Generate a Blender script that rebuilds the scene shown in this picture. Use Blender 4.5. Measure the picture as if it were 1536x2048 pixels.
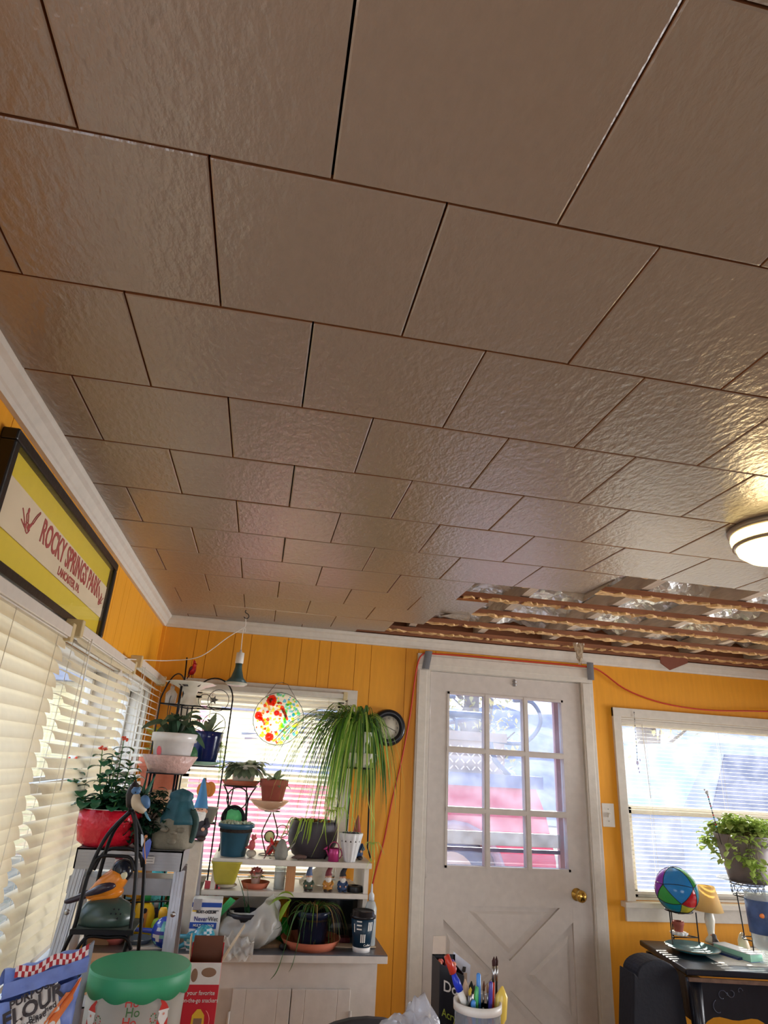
import bpy, math, random
from mathutils import Vector, Matrix, noise
random.seed(7)
PI = math.pi
sc = bpy.context.scene
COL = sc.collection
for o in list(bpy.data.objects): bpy.data.objects.remove(o)

# ---------------------------------------------------------------- camera
CH = 1.525
YAW, PITCH, ROLL, FPX = 0.16469, 0.38172, 0.06023, 1254.51
def cam_axes():
    cy, sy, cp, sp, cr, sr = math.cos(YAW), math.sin(YAW), math.cos(PITCH), math.sin(PITCH), math.cos(ROLL), math.sin(ROLL)
    F = Vector((sy*cp, cy*cp, sp)); R0 = Vector((cy, -sy, 0)); U0 = R0.cross(F)
    return F, cr*R0 + sr*U0, -sr*R0 + cr*U0
CF, CR, CU = cam_axes()
CAM = Vector((0, 0, CH))
cd = bpy.data.cameras.new('camera'); cam = bpy.data.objects.new('camera', cd); COL.objects.link(cam)
cd.sensor_fit = 'HORIZONTAL'; cd.sensor_width = 36; cd.lens = 36*FPX/1536; cd.clip_start = .02; cd.clip_end = 300
m = Matrix((CR, CU, -CF)).transposed().to_4x4(); m.translation = CAM
cam.matrix_world = m
sc.camera = cam
sc.view_settings.view_transform = 'Standard'; sc.view_settings.look = 'None'
sc.view_settings.gamma = 1; sc.view_settings.use_curve_mapping = False
sc.view_settings.exposure = 0.38

# ---------------------------------------------------------------- light
w = bpy.data.worlds.new('sky'); sc.world = w; w.use_nodes = True
nt = w.node_tree; nt.nodes.clear()
bg = nt.nodes.new('ShaderNodeBackground'); wo = nt.nodes.new('ShaderNodeOutputWorld')
tc = nt.nodes.new('ShaderNodeTexCoord'); sx = nt.nodes.new('ShaderNodeSeparateXYZ'); cr_ = nt.nodes.new('ShaderNodeValToRGB')
nt.links.new(tc.outputs['Generated'], sx.inputs[0]); nt.links.new(sx.outputs['Z'], cr_.inputs[0])
cr_.color_ramp.elements[0].position = 0.0; cr_.color_ramp.elements[0].color = (.92, .95, 1, 1)
cr_.color_ramp.elements[1].position = 0.6; cr_.color_ramp.elements[1].color = (.5, .68, 1, 1)
nt.links.new(cr_.outputs[0], bg.inputs[0]); bg.inputs[1].default_value = 3.3
nt.links.new(bg.outputs[0], wo.inputs[0])
def lamp(name, kind, loc, energy, color=(1, 1, 1), size=None, aim=None, angle=None):
    l = bpy.data.lights.new(name, kind); l.energy = energy; l.color = color
    o = bpy.data.objects.new(name, l); COL.objects.link(o); o.location = loc
    if kind == 'AREA': l.shape = 'RECTANGLE'; l.size, l.size_y = size
    elif size is not None and kind == 'POINT': l.shadow_soft_size = size
    if aim is not None: o.rotation_euler = (Vector(aim)-Vector(loc)).to_track_quat('-Z', 'Y').to_euler()
    if angle: l.angle = angle
    return o
SUN = Vector((0.42, 1.0, 0.62)).normalized()
lamp('sun', 'SUN', SUN*20, 12.0, (1, .93, .8), aim=(0, 0, 0), angle=.01)
# added fill lights, out of view behind and beside the camera
lamp('fill_back', 'AREA', (1.6, -2.35, 1.15), 7, (.88, .94, 1), (1.8, 1.0), aim=(1.4, 3.5, .9)).data.spread = math.radians(80)
lamp('fill_right', 'AREA', (4.2, 2.3, 1.2), 20, (.95, .97, 1), (1.6, 1.0), aim=(-.4, 2.7, 1.5)).data.spread = math.radians(80)
lamp('fill_left', 'AREA', (-0.50, -.1, 1.35), 2.5, (.88, .94, 1), (1.6, .8), aim=(2, .1, 1.2))

# ---------------------------------------------------------------- pixel frame -> world
def ray(u, v): return CF + CR*((u-768)/FPX) + CU*((1024-v)/FPX)
def P(u, v, Y): r = ray(u, v); return CAM + r*(Y/r.y)
def PX(u, v, X): r = ray(u, v); return CAM + r*(X/r.x)
def PZ(u, v, Z): r = ray(u, v); return CAM + r*((Z-CH)/r.z)
def mp(Y): return Y/FPX*1.02            # metres per pixel at depth Y

# ---------------------------------------------------------------- materials
def c(r, g, b):
    f = lambda x: (x/255/12.92) if x/255 <= .04045 else ((x/255+.055)/1.055)**2.4
    return (f(r), f(g), f(b))
MATS = {}
def mat(name, col, rough=.5, metal=0., bump=0., scale=40., var=.06, trans=0., emit=None, spec=.5, sub=0., alpha=1., stretch=None, ior=1.45):
    if name in MATS: return MATS[name]
    m = bpy.data.materials.new(name); m.use_nodes = True; n = m.node_tree; b = n.nodes['Principled BSDF']
    MATS[name] = m
    b.inputs['Roughness'].default_value = rough; b.inputs['Metallic'].default_value = metal
    b.inputs['Specular IOR Level'].default_value = spec; b.inputs['IOR'].default_value = ior
    b.inputs['Transmission Weight'].default_value = trans
    tcn = n.nodes.new('ShaderNodeTexCoord'); nz = n.nodes.new('ShaderNodeTexNoise'); nz.inputs['Scale'].default_value = scale
    nz.inputs['Detail'].default_value = 4
    src = tcn.outputs['Object']
    if stretch:
        mp_ = n.nodes.new('ShaderNodeMapping'); mp_.inputs['Scale'].default_value = stretch
        n.links.new(src, mp_.inputs[0]); src = mp_.outputs[0]
    n.links.new(src, nz.inputs['Vector'])
    mx = n.nodes.new('ShaderNodeMix'); mx.data_type = 'RGBA'
    mx.inputs['A'].default_value = (*[max(0, x*(1-var*2)) for x in col], 1); mx.inputs['B'].default_value = (*[min(1, x*(1+var*2)) for x in col], 1)
    n.links.new(nz.outputs['Fac'], mx.inputs['Factor']); n.links.new(mx.outputs['Result'], b.inputs['Base Color'])
    if bump:
        bp = n.nodes.new('ShaderNodeBump'); bp.inputs['Strength'].default_value = bump; bp.inputs['Distance'].default_value = .01
        n.links.new(nz.outputs['Fac'], bp.inputs['Height']); n.links.new(bp.outputs[0], b.inputs['Normal'])
    if emit:
        b.inputs['Emission Color'].default_value = (*emit[0], 1); b.inputs['Emission Strength'].default_value = emit[1]
    if sub or alpha < 1:      # thin translucent sheet (leaf, plastic, fabric, slat)
        out = n.nodes['Material Output']; sh = b.outputs[0]
        if sub:
            t = n.nodes.new('ShaderNodeBsdfTranslucent'); n.links.new(mx.outputs['Result'], t.inputs[0])
            ms = n.nodes.new('ShaderNodeMixShader'); ms.inputs[0].default_value = sub
            n.links.new(sh, ms.inputs[1]); n.links.new(t.outputs[0], ms.inputs[2]); sh = ms.outputs[0]
        if alpha < 1:
            t = n.nodes.new('ShaderNodeBsdfTransparent'); t.inputs[0].default_value = (*[.5+.5*x for x in col], 1)
            ms = n.nodes.new('ShaderNodeMixShader'); ms.inputs[0].default_value = alpha
            n.links.new(t.outputs[0], ms.inputs[1]); n.links.new(sh, ms.inputs[2]); sh = ms.outputs[0]
        n.links.new(sh, out.inputs[0])
    return m
def S(name, r, g, b, rough=.5, **k): return mat(name, c(r, g, b), rough, **k)
def paneglass(name, tint=(1, 1, 1), dust=.07):
    m = bpy.data.materials.new(name); m.use_nodes = True; n = m.node_tree; n.nodes.clear()
    out = n.nodes.new('ShaderNodeOutputMaterial'); t = n.nodes.new('ShaderNodeBsdfTransparent'); t.inputs[0].default_value = (*tint, 1)
    g = n.nodes.new('ShaderNodeBsdfGlossy'); g.inputs['Roughness'].default_value = .03
    tr = n.nodes.new('ShaderNodeBsdfTranslucent'); tr.inputs[0].default_value = (.9, .93, 1, 1)
    f = n.nodes.new('ShaderNodeFresnel'); f.inputs[0].default_value = 1.3
    nz = n.nodes.new('ShaderNodeTexNoise'); nz.inputs['Scale'].default_value = 9; nz.inputs['Detail'].default_value = 8
    tcn = n.nodes.new('ShaderNodeTexCoord'); n.links.new(tcn.outputs['Object'], nz.inputs['Vector'])
    mr = n.nodes.new('ShaderNodeMapRange'); mr.inputs[1].default_value = .35; mr.inputs[2].default_value = .75; mr.inputs[3].default_value = dust*.5; mr.inputs[4].default_value = dust*1.8
    n.links.new(nz.outputs['Fac'], mr.inputs[0])
    gm_ = n.nodes.new('ShaderNodeNewGeometry'); mu_ = n.nodes.new('ShaderNodeMath'); mu_.operation = 'SUBTRACT'; mu_.use_clamp = True
    n.links.new(f.outputs[0], mu_.inputs[0]); n.links.new(gm_.outputs['Backfacing'], mu_.inputs[1])
    a = n.nodes.new('ShaderNodeMixShader'); n.links.new(mr.outputs[0], a.inputs[0]); n.links.new(t.outputs[0], a.inputs[1]); n.links.new(tr.outputs[0], a.inputs[2])
    b = n.nodes.new('ShaderNodeMixShader'); n.links.new(mu_.outputs[0], b.inputs[0]); n.links.new(a.outputs[0], b.inputs[1]); n.links.new(g.outputs[0], b.inputs[2])
    n.links.new(b.outputs[0], out.inputs[0]); MATS[name] = m
    return m

# ---------------------------------------------------------------- mesh builder
ORG = {}
class MB:
    def __init__(s, m=None): s.v = []; s.f = []; s.fm = []; s.sm = []; s.ms = []; s.cur = m; s.smooth = False
    def mi(s):
        if s.cur not in s.ms: s.ms.append(s.cur)
        return s.ms.index(s.cur)
    def face(s, idx, smooth=None):
        s.f.append(tuple(idx)); s.fm.append(s.mi()); s.sm.append(s.smooth if smooth is None else smooth)
    def add(s, pts): i = len(s.v); s.v += [Vector(p) for p in pts]; return i
    def box(s, ce, sz, R=None, m=None):
        if m: s.cur = m
        h = Vector(sz)/2; ce = Vector(ce); q = []
        for z in (-1, 1):
            for (x, y) in ((-1, -1), (1, -1), (1, 1), (-1, 1)):
                p = Vector((x*h.x, y*h.y, z*h.z)); q.append(ce + (R @ p if R else p))
        i = s.add(q)
        for f in ((3, 2, 1, 0), (4, 5, 6, 7), (0, 1, 5, 4), (1, 2, 6, 5), (2, 3, 7, 6), (3, 0, 4, 7)): s.face([i+k for k in f], False)
        return s
    def bb(s, a, b, m=None): a = Vector(a); b = Vector(b); return s.box((a+b)/2, [abs(x) for x in (b-a)], None, m)
    def bar(s, a, b, wd, dp, up=(0, 0, 1), m=None):      # rectangular bar a->b
        a = Vector(a); b = Vector(b); z = (b-a).normalized(); x = Vector(up).cross(z)
        if x.length < 1e-4: x = Vector((1, 0, 0))
        x.normalize(); y = z.cross(x); return s.box((a+b)/2, (wd, dp, (b-a).length), Matrix((x, y, z)).transposed(), m)
    def tube(s, pts, r, n=7, closed=False, m=None, flat=1.):
        if m: s.cur = m
        pts = [Vector(p) for p in pts]; N = len(pts); rr = r if isinstance(r, (list, tuple)) else [r]*N
        prev = None; base = len(s.v)
        for k, p in enumerate(pts):
            if closed: t = pts[(k+1) % N]-pts[k-1]
            else: t = pts[min(k+1, N-1)]-pts[max(k-1, 0)]
            t = t.normalized() if t.length > 1e-9 else Vector((0, 0, 1))
            if prev is None:
                a = Vector((0, 0, 1)) if abs(t.z) < .9 else Vector((0, 1, 0)); x = (a - t*a.dot(t)).normalized()
            else:
                x = prev - t*prev.dot(t)
                x = x.normalized() if x.length > 1e-6 else Vector((1, 0, 0))
            prev = x; y = t.cross(x)
            s.v += [p + (x*math.cos(2*PI*j/n)*flat + y*math.sin(2*PI*j/n))*rr[k] for j in range(n)]
        for k in range(N if closed else N-1):
            a = base+k*n; b = base+((k+1) % N)*n
            for j in range(n): s.face((a+j, a+(j+1) % n, b+(j+1) % n, b+j), True)
        if not closed:
            s.face([base+j for j in range(n)][::-1], True); s.face([base+(N-1)*n+j for j in range(n)], True)
        return s
    def lathe(s, prof, ce=(0, 0, 0), n=24, R=None, m=None, sx=1., sy=1., fn=None, smooth=True, sq=0):
        if m: s.cur = m
        ce = Vector(ce); base = len(s.v)
        for (r, z) in prof:
            for j in range(n):
                a = 2*PI*j/n; rr = r*(fn(a, z) if fn else 1)
                ca, sa = math.cos(a), math.sin(a)
                if sq: k = 1/((abs(ca)**sq+abs(sa)**sq)**(1/sq)); ca *= k; sa *= k
                p = Vector((rr*ca*sx, rr*sa*sy, z)); s.v.append(ce + (R @ p if R else p))
        for k in range(len(prof)-1):
            a = base+k*n; b = a+n
            for j in range(n): s.face((a+j, a+(j+1) % n, b+(j+1) % n, b+j), smooth)
        if prof[0][0] > 1e-5: s.face([base+j for j in range(n)][::-1], False)
        if prof[-1][0] > 1e-5: s.face([base+(len(prof)-1)*n+j for j in range(n)], False)
        return s
    def ell(s, ce, r, R=None, n=14, k=9, m=None):
        if isinstance(r, (int, float)): r = (r, r, r)
        if m: s.cur = m
        base = len(s.v); ce = Vector(ce)
        for i in range(k+1):
            t = PI*i/k
            for j in range(n):
                a = 2*PI*j/n; p = Vector((r[0]*math.sin(t)*math.cos(a), r[1]*math.sin(t)*math.sin(a), -r[2]*math.cos(t))); s.v.append(ce + (R @ p if R else p))
        for i in range(k):
            for j in range(n): s.face((base+i*n+j, base+i*n+(j+1) % n, base+(i+1)*n+(j+1) % n, base+(i+1)*n+j), True)
        return s
    def prism(s, pts, vec, m=None):
        if m: s.cur = m
        n = len(pts); i = s.add(pts); j = s.add([Vector(p)+Vector(vec) for p in pts])
        s.face([i+k for k in range(n)][::-1], False); s.face([j+k for k in range(n)], False)
        for k in range(n): s.face((i+k, i+(k+1) % n, j+(k+1) % n, j+k), False)
        return s
    def grid(s, fn, nu, nv, m=None, smooth=True):
        if m: s.cur = m
        i = s.add([fn(a/(nu-1), b/(nv-1)) for b in range(nv) for a in range(nu)])
        for b in range(nv-1):
            for a in range(nu-1): k = i+b*nu+a; s.face((k, k+1, k+nu+1, k+nu), smooth)
        return s
    def leaf(s, b, d, L, W, droop=.5, k=6, fold=.2, m=None, pw=.8, up=None):
        if m: s.cur = m
        b = Vector(b); d = Vector(d).normalized(); z = Vector((0, 0, 1))
        side = d.cross(z)
        side = Vector((1, 0, 0)) if side.length < .05 else side.normalized()
        if up is not None: side = d.cross(Vector(up)).normalized()
        p = b.copy(); i = len(s.v); st = L/k
        for q in range(k+1):
            t = q/k; wd = W*.5*max(.03, math.sin(PI*min(1, (t*.97+.03)))**pw)
            nrm = side.cross(d).normalized()
            s.v += [p - side*wd + nrm*wd*fold, p.copy(), p + side*wd + nrm*wd*fold]
            p = p + d*st; d = (d - z*droop*st/L*1.5).normalized()
        for q in range(k):
            a = i+q*3; s.face((a, a+1, a+4, a+3), True); s.face((a+1, a+2, a+5, a+4), True)
        return s
    def blade(s, pts, W, m=None, fold=.35):
        if m: s.cur = m
        i = len(s.v); N = len(pts)
        for q, p in enumerate(pts):
            t = (pts[min(q+1, N-1)]-pts[max(q-1, 0)]).normalized(); sd = t.cross(Vector((0, 0, 1)))
            if sd.length < .15: sd = t.cross(CF)
            sd.normalize(); wd = W*.5*(1-(q/(N-1))**3*.95)*(0.6+.4*min(1, q/2)); nrm = sd.cross(t)
            s.v += [p-sd*wd+nrm*wd*fold, p.copy(), p+sd*wd+nrm*wd*fold]
        for q in range(N-1):
            a = i+q*3; s.face((a, a+1, a+4, a+3), True); s.face((a+1, a+2, a+5, a+4), True)
        return s
    def build(s, name, parent=None, bev=0, label=None, cat=None, group=None, kind=None, sub=0):
        if not s.v: return None
        if parent is not None: o0 = ORG[parent.name]
        else:
            xs = [v.x for v in s.v]; ys = [v.y for v in s.v]; o0 = Vector(((min(xs)+max(xs))/2, (min(ys)+max(ys))/2, min(v.z for v in s.v)))
        me = bpy.data.meshes.new(name); me.from_pydata([v-o0 for v in s.v], [], s.f)
        for mm in s.ms: me.materials.append(mm)
        me.polygons.foreach_set('material_index', s.fm); me.polygons.foreach_set('use_smooth', s.sm); me.update()
        o = bpy.data.objects.new(name, me); COL.objects.link(o)
        if parent is not None: o.parent = parent
        else: o.location = o0
        ORG[o.name] = o0
        if bev:
            md = o.modifiers.new('bevel', 'BEVEL'); md.width = bev; md.segments = 2; md.limit_method = 'ANGLE'; md.angle_limit = .7
        if sub:
            md = o.modifiers.new('subdivision', 'SUBSURF'); md.levels = sub; md.render_levels = sub
        tag(o, label, cat, group, kind)
        return o
def tag(o, label=None, cat=None, group=None, kind=None):
    if label: o['label'] = label
    if cat: o['category'] = cat
    if group: o['group'] = group
    if kind: o['kind'] = kind
    return o
def thing(name, label, cat, loc, group=None, kind=None):
    o = bpy.data.objects.new(name, None); COL.objects.link(o); o.location = loc; o.empty_display_size = .05
    ORG[o.name] = Vector(loc); return tag(o, label, cat, group, kind)
def struct(name, mb, parent=None, bev=0): return mb.build(name, parent, bev, kind='structure' if parent is None else None)
def spl(pts, n=6, closed=False):
    pts = [Vector(p) for p in pts]; N = len(pts); out = []
    rng = range(N if closed else N-1)
    for i in rng:
        g = lambda k: pts[k % N] if closed else pts[max(0, min(N-1, k))]
        p0, p1, p2, p3 = g(i-1), g(i), g(i+1), g(i+2)
        for j in range(n):
            t = j/n; out.append(.5*((2*p1)+(p2-p0)*t+(2*p0-5*p1+4*p2-p3)*t*t+(3*p1-p0-3*p2+p3)*t**3))
    if not closed: out.append(pts[-1])
    return out
def ring(ce, r, ax=(1, 0, 0), ay=(0, 0, 1), n=24, a0=0, a1=2*PI, r2=None):
    ce = Vector(ce); ax = Vector(ax); ay = Vector(ay); full = abs(a1-a0-2*PI) < 1e-6
    return [ce + ax*(r*math.cos(a0+(a1-a0)*k/(n if full else n-1))) + ay*((r2 or r)*math.sin(a0+(a1-a0)*k/(n if full else n-1))) for k in range(n)]
def text(s, size, loc, ax, ay, m, parent, name='lettering', sx=1., fn=None, depth=.0006, align='CENTER', bold=0):
    cu = bpy.data.curves.new('t', 'FONT'); cu.body = s; cu.size = size; cu.align_x = align; cu.align_y = 'CENTER'; cu.extrude = depth; cu.resolution_u = 3; cu.offset = bold
    ob = bpy.data.objects.new('t', cu); COL.objects.link(ob)
    dg = bpy.context.evaluated_depsgraph_get(); me = bpy.data.meshes.new_from_object(ob.evaluated_get(dg))
    bpy.data.objects.remove(ob); bpy.data.curves.remove(cu)
    ax = Vector(ax); ay = Vector(ay); n = ax.cross(ay); loc = Vector(loc); o0 = ORG[parent.name]
    for v in me.vertices:
        p = v.co; v.co = (fn(p.x*sx, p.y, p.z) if fn else loc + ax*p.x*sx + ay*p.y + n*p.z) - o0
    me.materials.clear(); me.materials.append(m); me.name = name
    o = bpy.data.objects.new(name, me); COL.objects.link(o); o.parent = parent; ORG[o.name] = o0
    return o
def R_z(a): return Matrix.Rotation(a, 3, 'Z')
def stained(name, r, g, b):
    if name in MATS: return MATS[name]
    m = bpy.data.materials.new(name); m.use_nodes = True; n = m.node_tree; n.nodes.clear(); col = (*c(r, g, b), 1)
    o = n.nodes.new('ShaderNodeOutputMaterial'); t = n.nodes.new('ShaderNodeBsdfTransparent'); d = n.nodes.new('ShaderNodeBsdfTranslucent'); x = n.nodes.new('ShaderNodeMixShader'); nz = n.nodes.new('ShaderNodeTexNoise'); nz.inputs['Scale'].default_value = 60
    mx = n.nodes.new('ShaderNodeMix'); mx.data_type = 'RGBA'; mx.inputs['A'].default_value = col; mx.inputs['B'].default_value = (*[min(1, k*1.3) for k in col[:3]], 1); n.links.new(nz.outputs['Fac'], mx.inputs['Factor'])
    n.links.new(mx.outputs['Result'], t.inputs[0]); n.links.new(mx.outputs['Result'], d.inputs[0]); x.inputs[0].default_value = .35
    n.links.new(t.outputs[0], x.inputs[1]); n.links.new(d.outputs[0], x.inputs[2]); n.links.new(x.outputs[0], o.inputs[0]); MATS[name] = m
    return m
def rnd(a, b): return random.uniform(a, b)
def along(d, up=(0, 0, 1)):     # rotation whose local x points along d
    x = Vector(d).normalized(); z = Vector(up); z = (z - x*z.dot(x)).normalized(); y = z.cross(x); return Matrix((x, y, z)).transposed()
# ---------------------------------------------------------------- palette
XL, XR, YF, YB, ZC = -.579, 4.3, 3.543, -2.4, 2.208
M_ceil = mat('ceiling_board', c(146, 129, 112), .27, bump=.28, scale=80, var=.04, stretch=(1, .6, 1), spec=.8, ior=1.75)
M_wall = mat('orange_paneling', c(232, 158, 34), .5, bump=.08, scale=18, var=.05, stretch=(3, 3, .4))
M_white = S('white_trim_paint', 214, 206, 194, .4, bump=.1, scale=30)
M_door = S('grey_white_door_paint', 205, 196, 188, .4, bump=.05, scale=25)
M_slat = mat('cream_slat', c(236, 222, 192), .35, var=.03, sub=.45)
M_slatw = mat('white_slat', c(244, 240, 228), .35, var=.02, sub=.55)
M_slatw2 = mat('thin_white_slat', c(240, 234, 216), .35, var=.02, sub=.42)
M_headrail = S('headrail_white', 216, 208, 196, .3)
M_black = S('black_metal', 15, 15, 20, .42, spec=.35)
M_blackp = S('black_paint_frame', 20, 18, 18, .3, bump=.1)
M_alu = mat('aluminium', c(178, 180, 186), .32, metal=.85, bump=.05, scale=90, stretch=(1, 1, .05))
M_alup = S('aluminium_plate', 168, 168, 172, .38, metal=.6, bump=.05)
M_terra = S('terracotta', 188, 104, 76, .8, bump=.1, scale=60)
M_soil = S('potting_soil', 48, 36, 28, .95, bump=.8, scale=120)
M_glass = paneglass('window_glass', (.97, .99, 1), .04)
M_doorglass = paneglass('door_glass_dusty_dimmed', (.84, .87, .92), .06)  # tint added to dim the bright outdoors, besides the dust film
M_brass = S('brass', 200, 160, 80, .25, metal=1)
M_steel = S('steel', 170, 170, 170, .3, metal=1)
M_wood = mat('raw_wood', c(184, 130, 86), .6, bump=.15, scale=20, var=.15, stretch=(6, 6, .6))
M_leafdk = mat('leaf_dark_green', c(52, 98, 62), .3, var=.25, scale=30, sub=.25)
M_leafmd = mat('leaf_mid_green', c(96, 142, 58), .4, var=.2, scale=30, sub=.4)
M_leaflt = mat('leaf_light_green', c(168, 200, 72), .45, var=.15, scale=30, sub=.5)
M_leafgr = mat('leaf_grey_green', c(124, 140, 112), .5, var=.25, scale=60, sub=.25)
M_dkwood = mat('black_stained_wood', c(24, 26, 36), .3, bump=.1, scale=15, var=.2, stretch=(4, 4, 1))

# ---------------------------------------------------------------- setting: floor, walls, ceiling
fl = MB(mat('floor_boards', c(206, 190, 166), .45, bump=.1, scale=8, var=.2, stretch=(8, .6, 1))); fl.bb((XL-.1, YB-.1, -.05), (XR+.1, YF+.1, 0)); struct('floor', fl)
def planks(mb, lo, hi, z0, z1, opens, grooves, fn):
    cuts = sorted(set([lo, hi] + [g for g in grooves if lo < g < hi] + [a for o in opens for a in (o[0], o[1]) if lo < a < hi]))
    gs = set(grooves)
    for a, b in zip(cuts[:-1], cuts[1:]):
        a2 = a + (.0013 if a in gs else 0); b2 = b - (.0013 if b in gs else 0); seg = [(z0, z1)]
        for o in opens:
            if a >= o[0]-1e-6 and b <= o[1]+1e-6:
                ns = []
                for (p, q) in seg:
                    if o[2] > p: ns.append((p, min(q, o[2])))
                    if o[3] < q: ns.append((max(p, o[3]), q))
                seg = ns
        for (p, q) in seg:
            if q-p > .002: fn(mb, a2, b2, p, q, False)
            if q-p > .002: fn(mb, a, b, p, q, True)
def groove_list(lo, hi, pat=(.10, .065, .14, .09, .20, .075)):
    x = lo; out = []; k = 0
    while x < hi: x += pat[k % len(pat)]; out.append(round(x, 4)); k += 1
    return out
M_groove = S('groove_paint', 214, 142, 30, .7)
OPF = [(-.37, .45, .99, 1.84), (.875, 1.85, -.01, 2.06), (2.06, 3.35, .93, 1.86)]
OPL = [(1.0, 3.36, .97, 1.80), (-1.3, .7, .97, 1.80)]
wb = MB(M_wall)
def fF(mb, a, b, p, q, back): mb.bb((a, YF+.006 if back else YF, p), (b, YF+.10 if back else YF+.006, q), M_groove if back else M_wall)
planks(wb, XL-.1, XR+.1, 0, ZC+.3, OPF, groove_list(-.5, .86), fF); struct('wall_back', wb)
wl = MB(M_wall)
def fL(mb, a, b, p, q, back): mb.bb((XL-.006 if back else XL, a, p), (XL-.10 if back else XL-.006, b, q), M_groove if back else M_wall)
planks(wl, YB, YF, 0, ZC+.3, OPL, groove_list(.2, 3.5), fL); struct('wall_left', wl)
wr = MB(M_wall); wr.bb((XR, YB, 0), (XR+.1, YF, ZC+.3)); struct('wall_right', wr)
wf = MB(M_wall); wf.bb((XL-.1, YB-.1, 0), (XR+.1, YB, ZC+.3)); struct('wall_front', wf)

# ceiling tiles in staggered rows, some missing at the far right
TW, TB, TX0, TY0 = .3048, .2842, -.2995, .5906
cl = MB(M_ceil)
def gone(r, cc): return (r == 5 and cc >= 10) or (r == 6 and cc >= 7) or (r == 7 and cc >= 8) or (r == 8 and cc >= 7) or (r == 9 and cc >= 6) or (r >= 10 and cc >= 5)
def sag(x, y):
    z = .004*noise.noise(Vector((x*1.3, y*1.3, 3)))
    return z
M_board = S('fibreboard_edge', 150, 96, 56, .9)
for r in range(-11, 11):
    y0 = TY0 + r*TB; y1 = min(y0+TB, YF)
    par = 1 if r % 2 == 0 else 0
    for cc in range(-4+par-(4 % 2), 32, 2):
        x0 = TX0 + cc*TW/2; x1 = x0+TW
        if x1 < XL or x0 > XR or gone(r, cc): continue
        x0 = max(x0, XL); x1 = min(x1, XR); g = .0016; g2 = .0022 if r in (0, 1, 3, 4) else .0016
        t = [rnd(-.0008, .0008) for _ in range(4)]
        def tz(x, y, k): return ZC + sag(x, y) + t[k]
        a = [(x0+g, y0+g2), (x1-g, y0+g2), (x1-g, y1-g2), (x0+g, y1-g2)]
        low = [Vector((x, y, tz(x, y, k))) for k, (x, y) in enumerate(a)]
        e = .0025; ins = [(x0+g+e, y0+g2+e), (x1-g-e, y0+g2+e), (x1-g-e, y1-g2-e), (x0+g+e, y1-g2-e)]
        if r == 5 and cc == 8: 
            low[2].z -= .0; 
        bot = [Vector((x, y, tz(x, y, k)-.0012)) for k, (x, y) in enumerate(ins)]
        if r == 6 and cc == 5: bot[2].z -= .004; low[2].z -= .004
        cl.cur = M_ceil
        i = cl.add(bot + low + [v+Vector((0, 0, .012)) for v in low])
        cl.face((i+3, i+2, i+1, i), False)
        for k in range(4):
            j = (k+1) % 4; cl.face((i+k, i+j, i+4+j, i+4+k), False)
        cl.cur = M_board
        for k in range(4):
            j = (k+1) % 4; cl.face((i+4+k, i+4+j, i+8+j, i+8+k), False)
        cl.face((i+8, i+9, i+10, i+11), False)
struct('ceiling', cl)
M_dark = S('attic_dark_board', 52, 34, 24, .9, bump=.3)
ab = MB(M_dark); ab.bb((XL-.1, YB-.1, ZC+.30), (XR+.1, YF+.1, ZC+.33)); struct('ceiling_upper_deck', ab)
# furring strips with torn fibreboard edges
M_fur = mat('furring_strip_brown', c(140, 88, 58), .8, bump=.3, scale=12, var=.2, stretch=(.6, 6, 6))
M_torn = mat('torn_fibreboard_edge', c(226, 176, 122), .9, bump=.4, scale=60, var=.25)
roof = thing('ceiling_framing', None, None, (2.2, 2.8, ZC)); roof['kind'] = 'structure'
for r in range(5, 11):
    y = TY0+r*TB; xs = {5: 1.1, 6: .70, 7: .70, 8: .70, 9: .55, 10: .40}[r]
    fs = MB(M_fur)
    fs.box(((xs-.3+XR)/2, y+.004, ZC+.026), (XR-xs+.3, .052, .02)); fs.build('furring_strip', roof)
    tr = MB(M_torn); x = xs+.1; pr = None
    yy0, yy1 = y-.010, y+.020
    while x < XR:
        dx = rnd(.008, .035); a = yy0 + rnd(-.018, .012); b = yy1+rnd(-.014, .012); z = ZC+.010+rnd(-.006, .003)
        cur = (x, a, b, z)
        if pr:
            i = tr.add([(pr[0], pr[1], pr[3]), (x, a, z), (x, b, z+.002), (pr[0], pr[2], pr[3]+.002)]+[(pr[0], pr[1], ZC+.018), (x, a, ZC+.018), (x, b, ZC+.018), (pr[0], pr[2], ZC+.018)])
            for f in ((3, 2, 1, 0), (0, 1, 5, 4), (1, 2, 6, 5), (2, 3, 7, 6), (3, 0, 4, 7)): tr.face([i+k for k in f], False)
        pr = cur if random.random() > .07 else None
        x += dx
    tr.build('torn_tile_edge', roof)
fs = MB(M_fur); fs.box(((.4+XR)/2, YF-.02, ZC+.02), (XR-.4, .04, .03)); fs.build('furring_strip', roof)
M_raft = mat('weathered_rafter', c(196, 176, 156), .8, bump=.2, scale=14, var=.15, stretch=(6, .5, 6))
for k, x in enumerate([.62, 1.02, 1.45, 1.9, 2.35, 2.8, 3.3]):
    rb = MB(M_raft); rb.bar((x, 1.9, ZC+.085), (x+.16, YF, ZC+.085), .04, .085); rb.build('rafter', roof)
M_foil = mat('foil_insulation', c(236, 234, 230), .25, metal=.4, bump=1.0, scale=22, var=.12)
fo = MB(M_foil)
def foil(u, v):
    x = .2+u*(XR-.3); y = 1.9+v*(YF-1.92)
    n1 = noise.noise(Vector((x*5, y*7, 1))); n2 = noise.noise(Vector((x*17, y*21, 5)))
    return Vector((x, y, ZC+.125+.05*n1+.030*n2+.02*math.sin(x*14)))
fo.grid(foil, 170, 70, smooth=False); fo.build('foil_insulation', roof)
hb = MB(M_fur); hb.bb((.3, YF-.012, ZC-.001), (XR, YF-.001, ZC+.30)); hb.build('header_board', roof)
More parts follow.
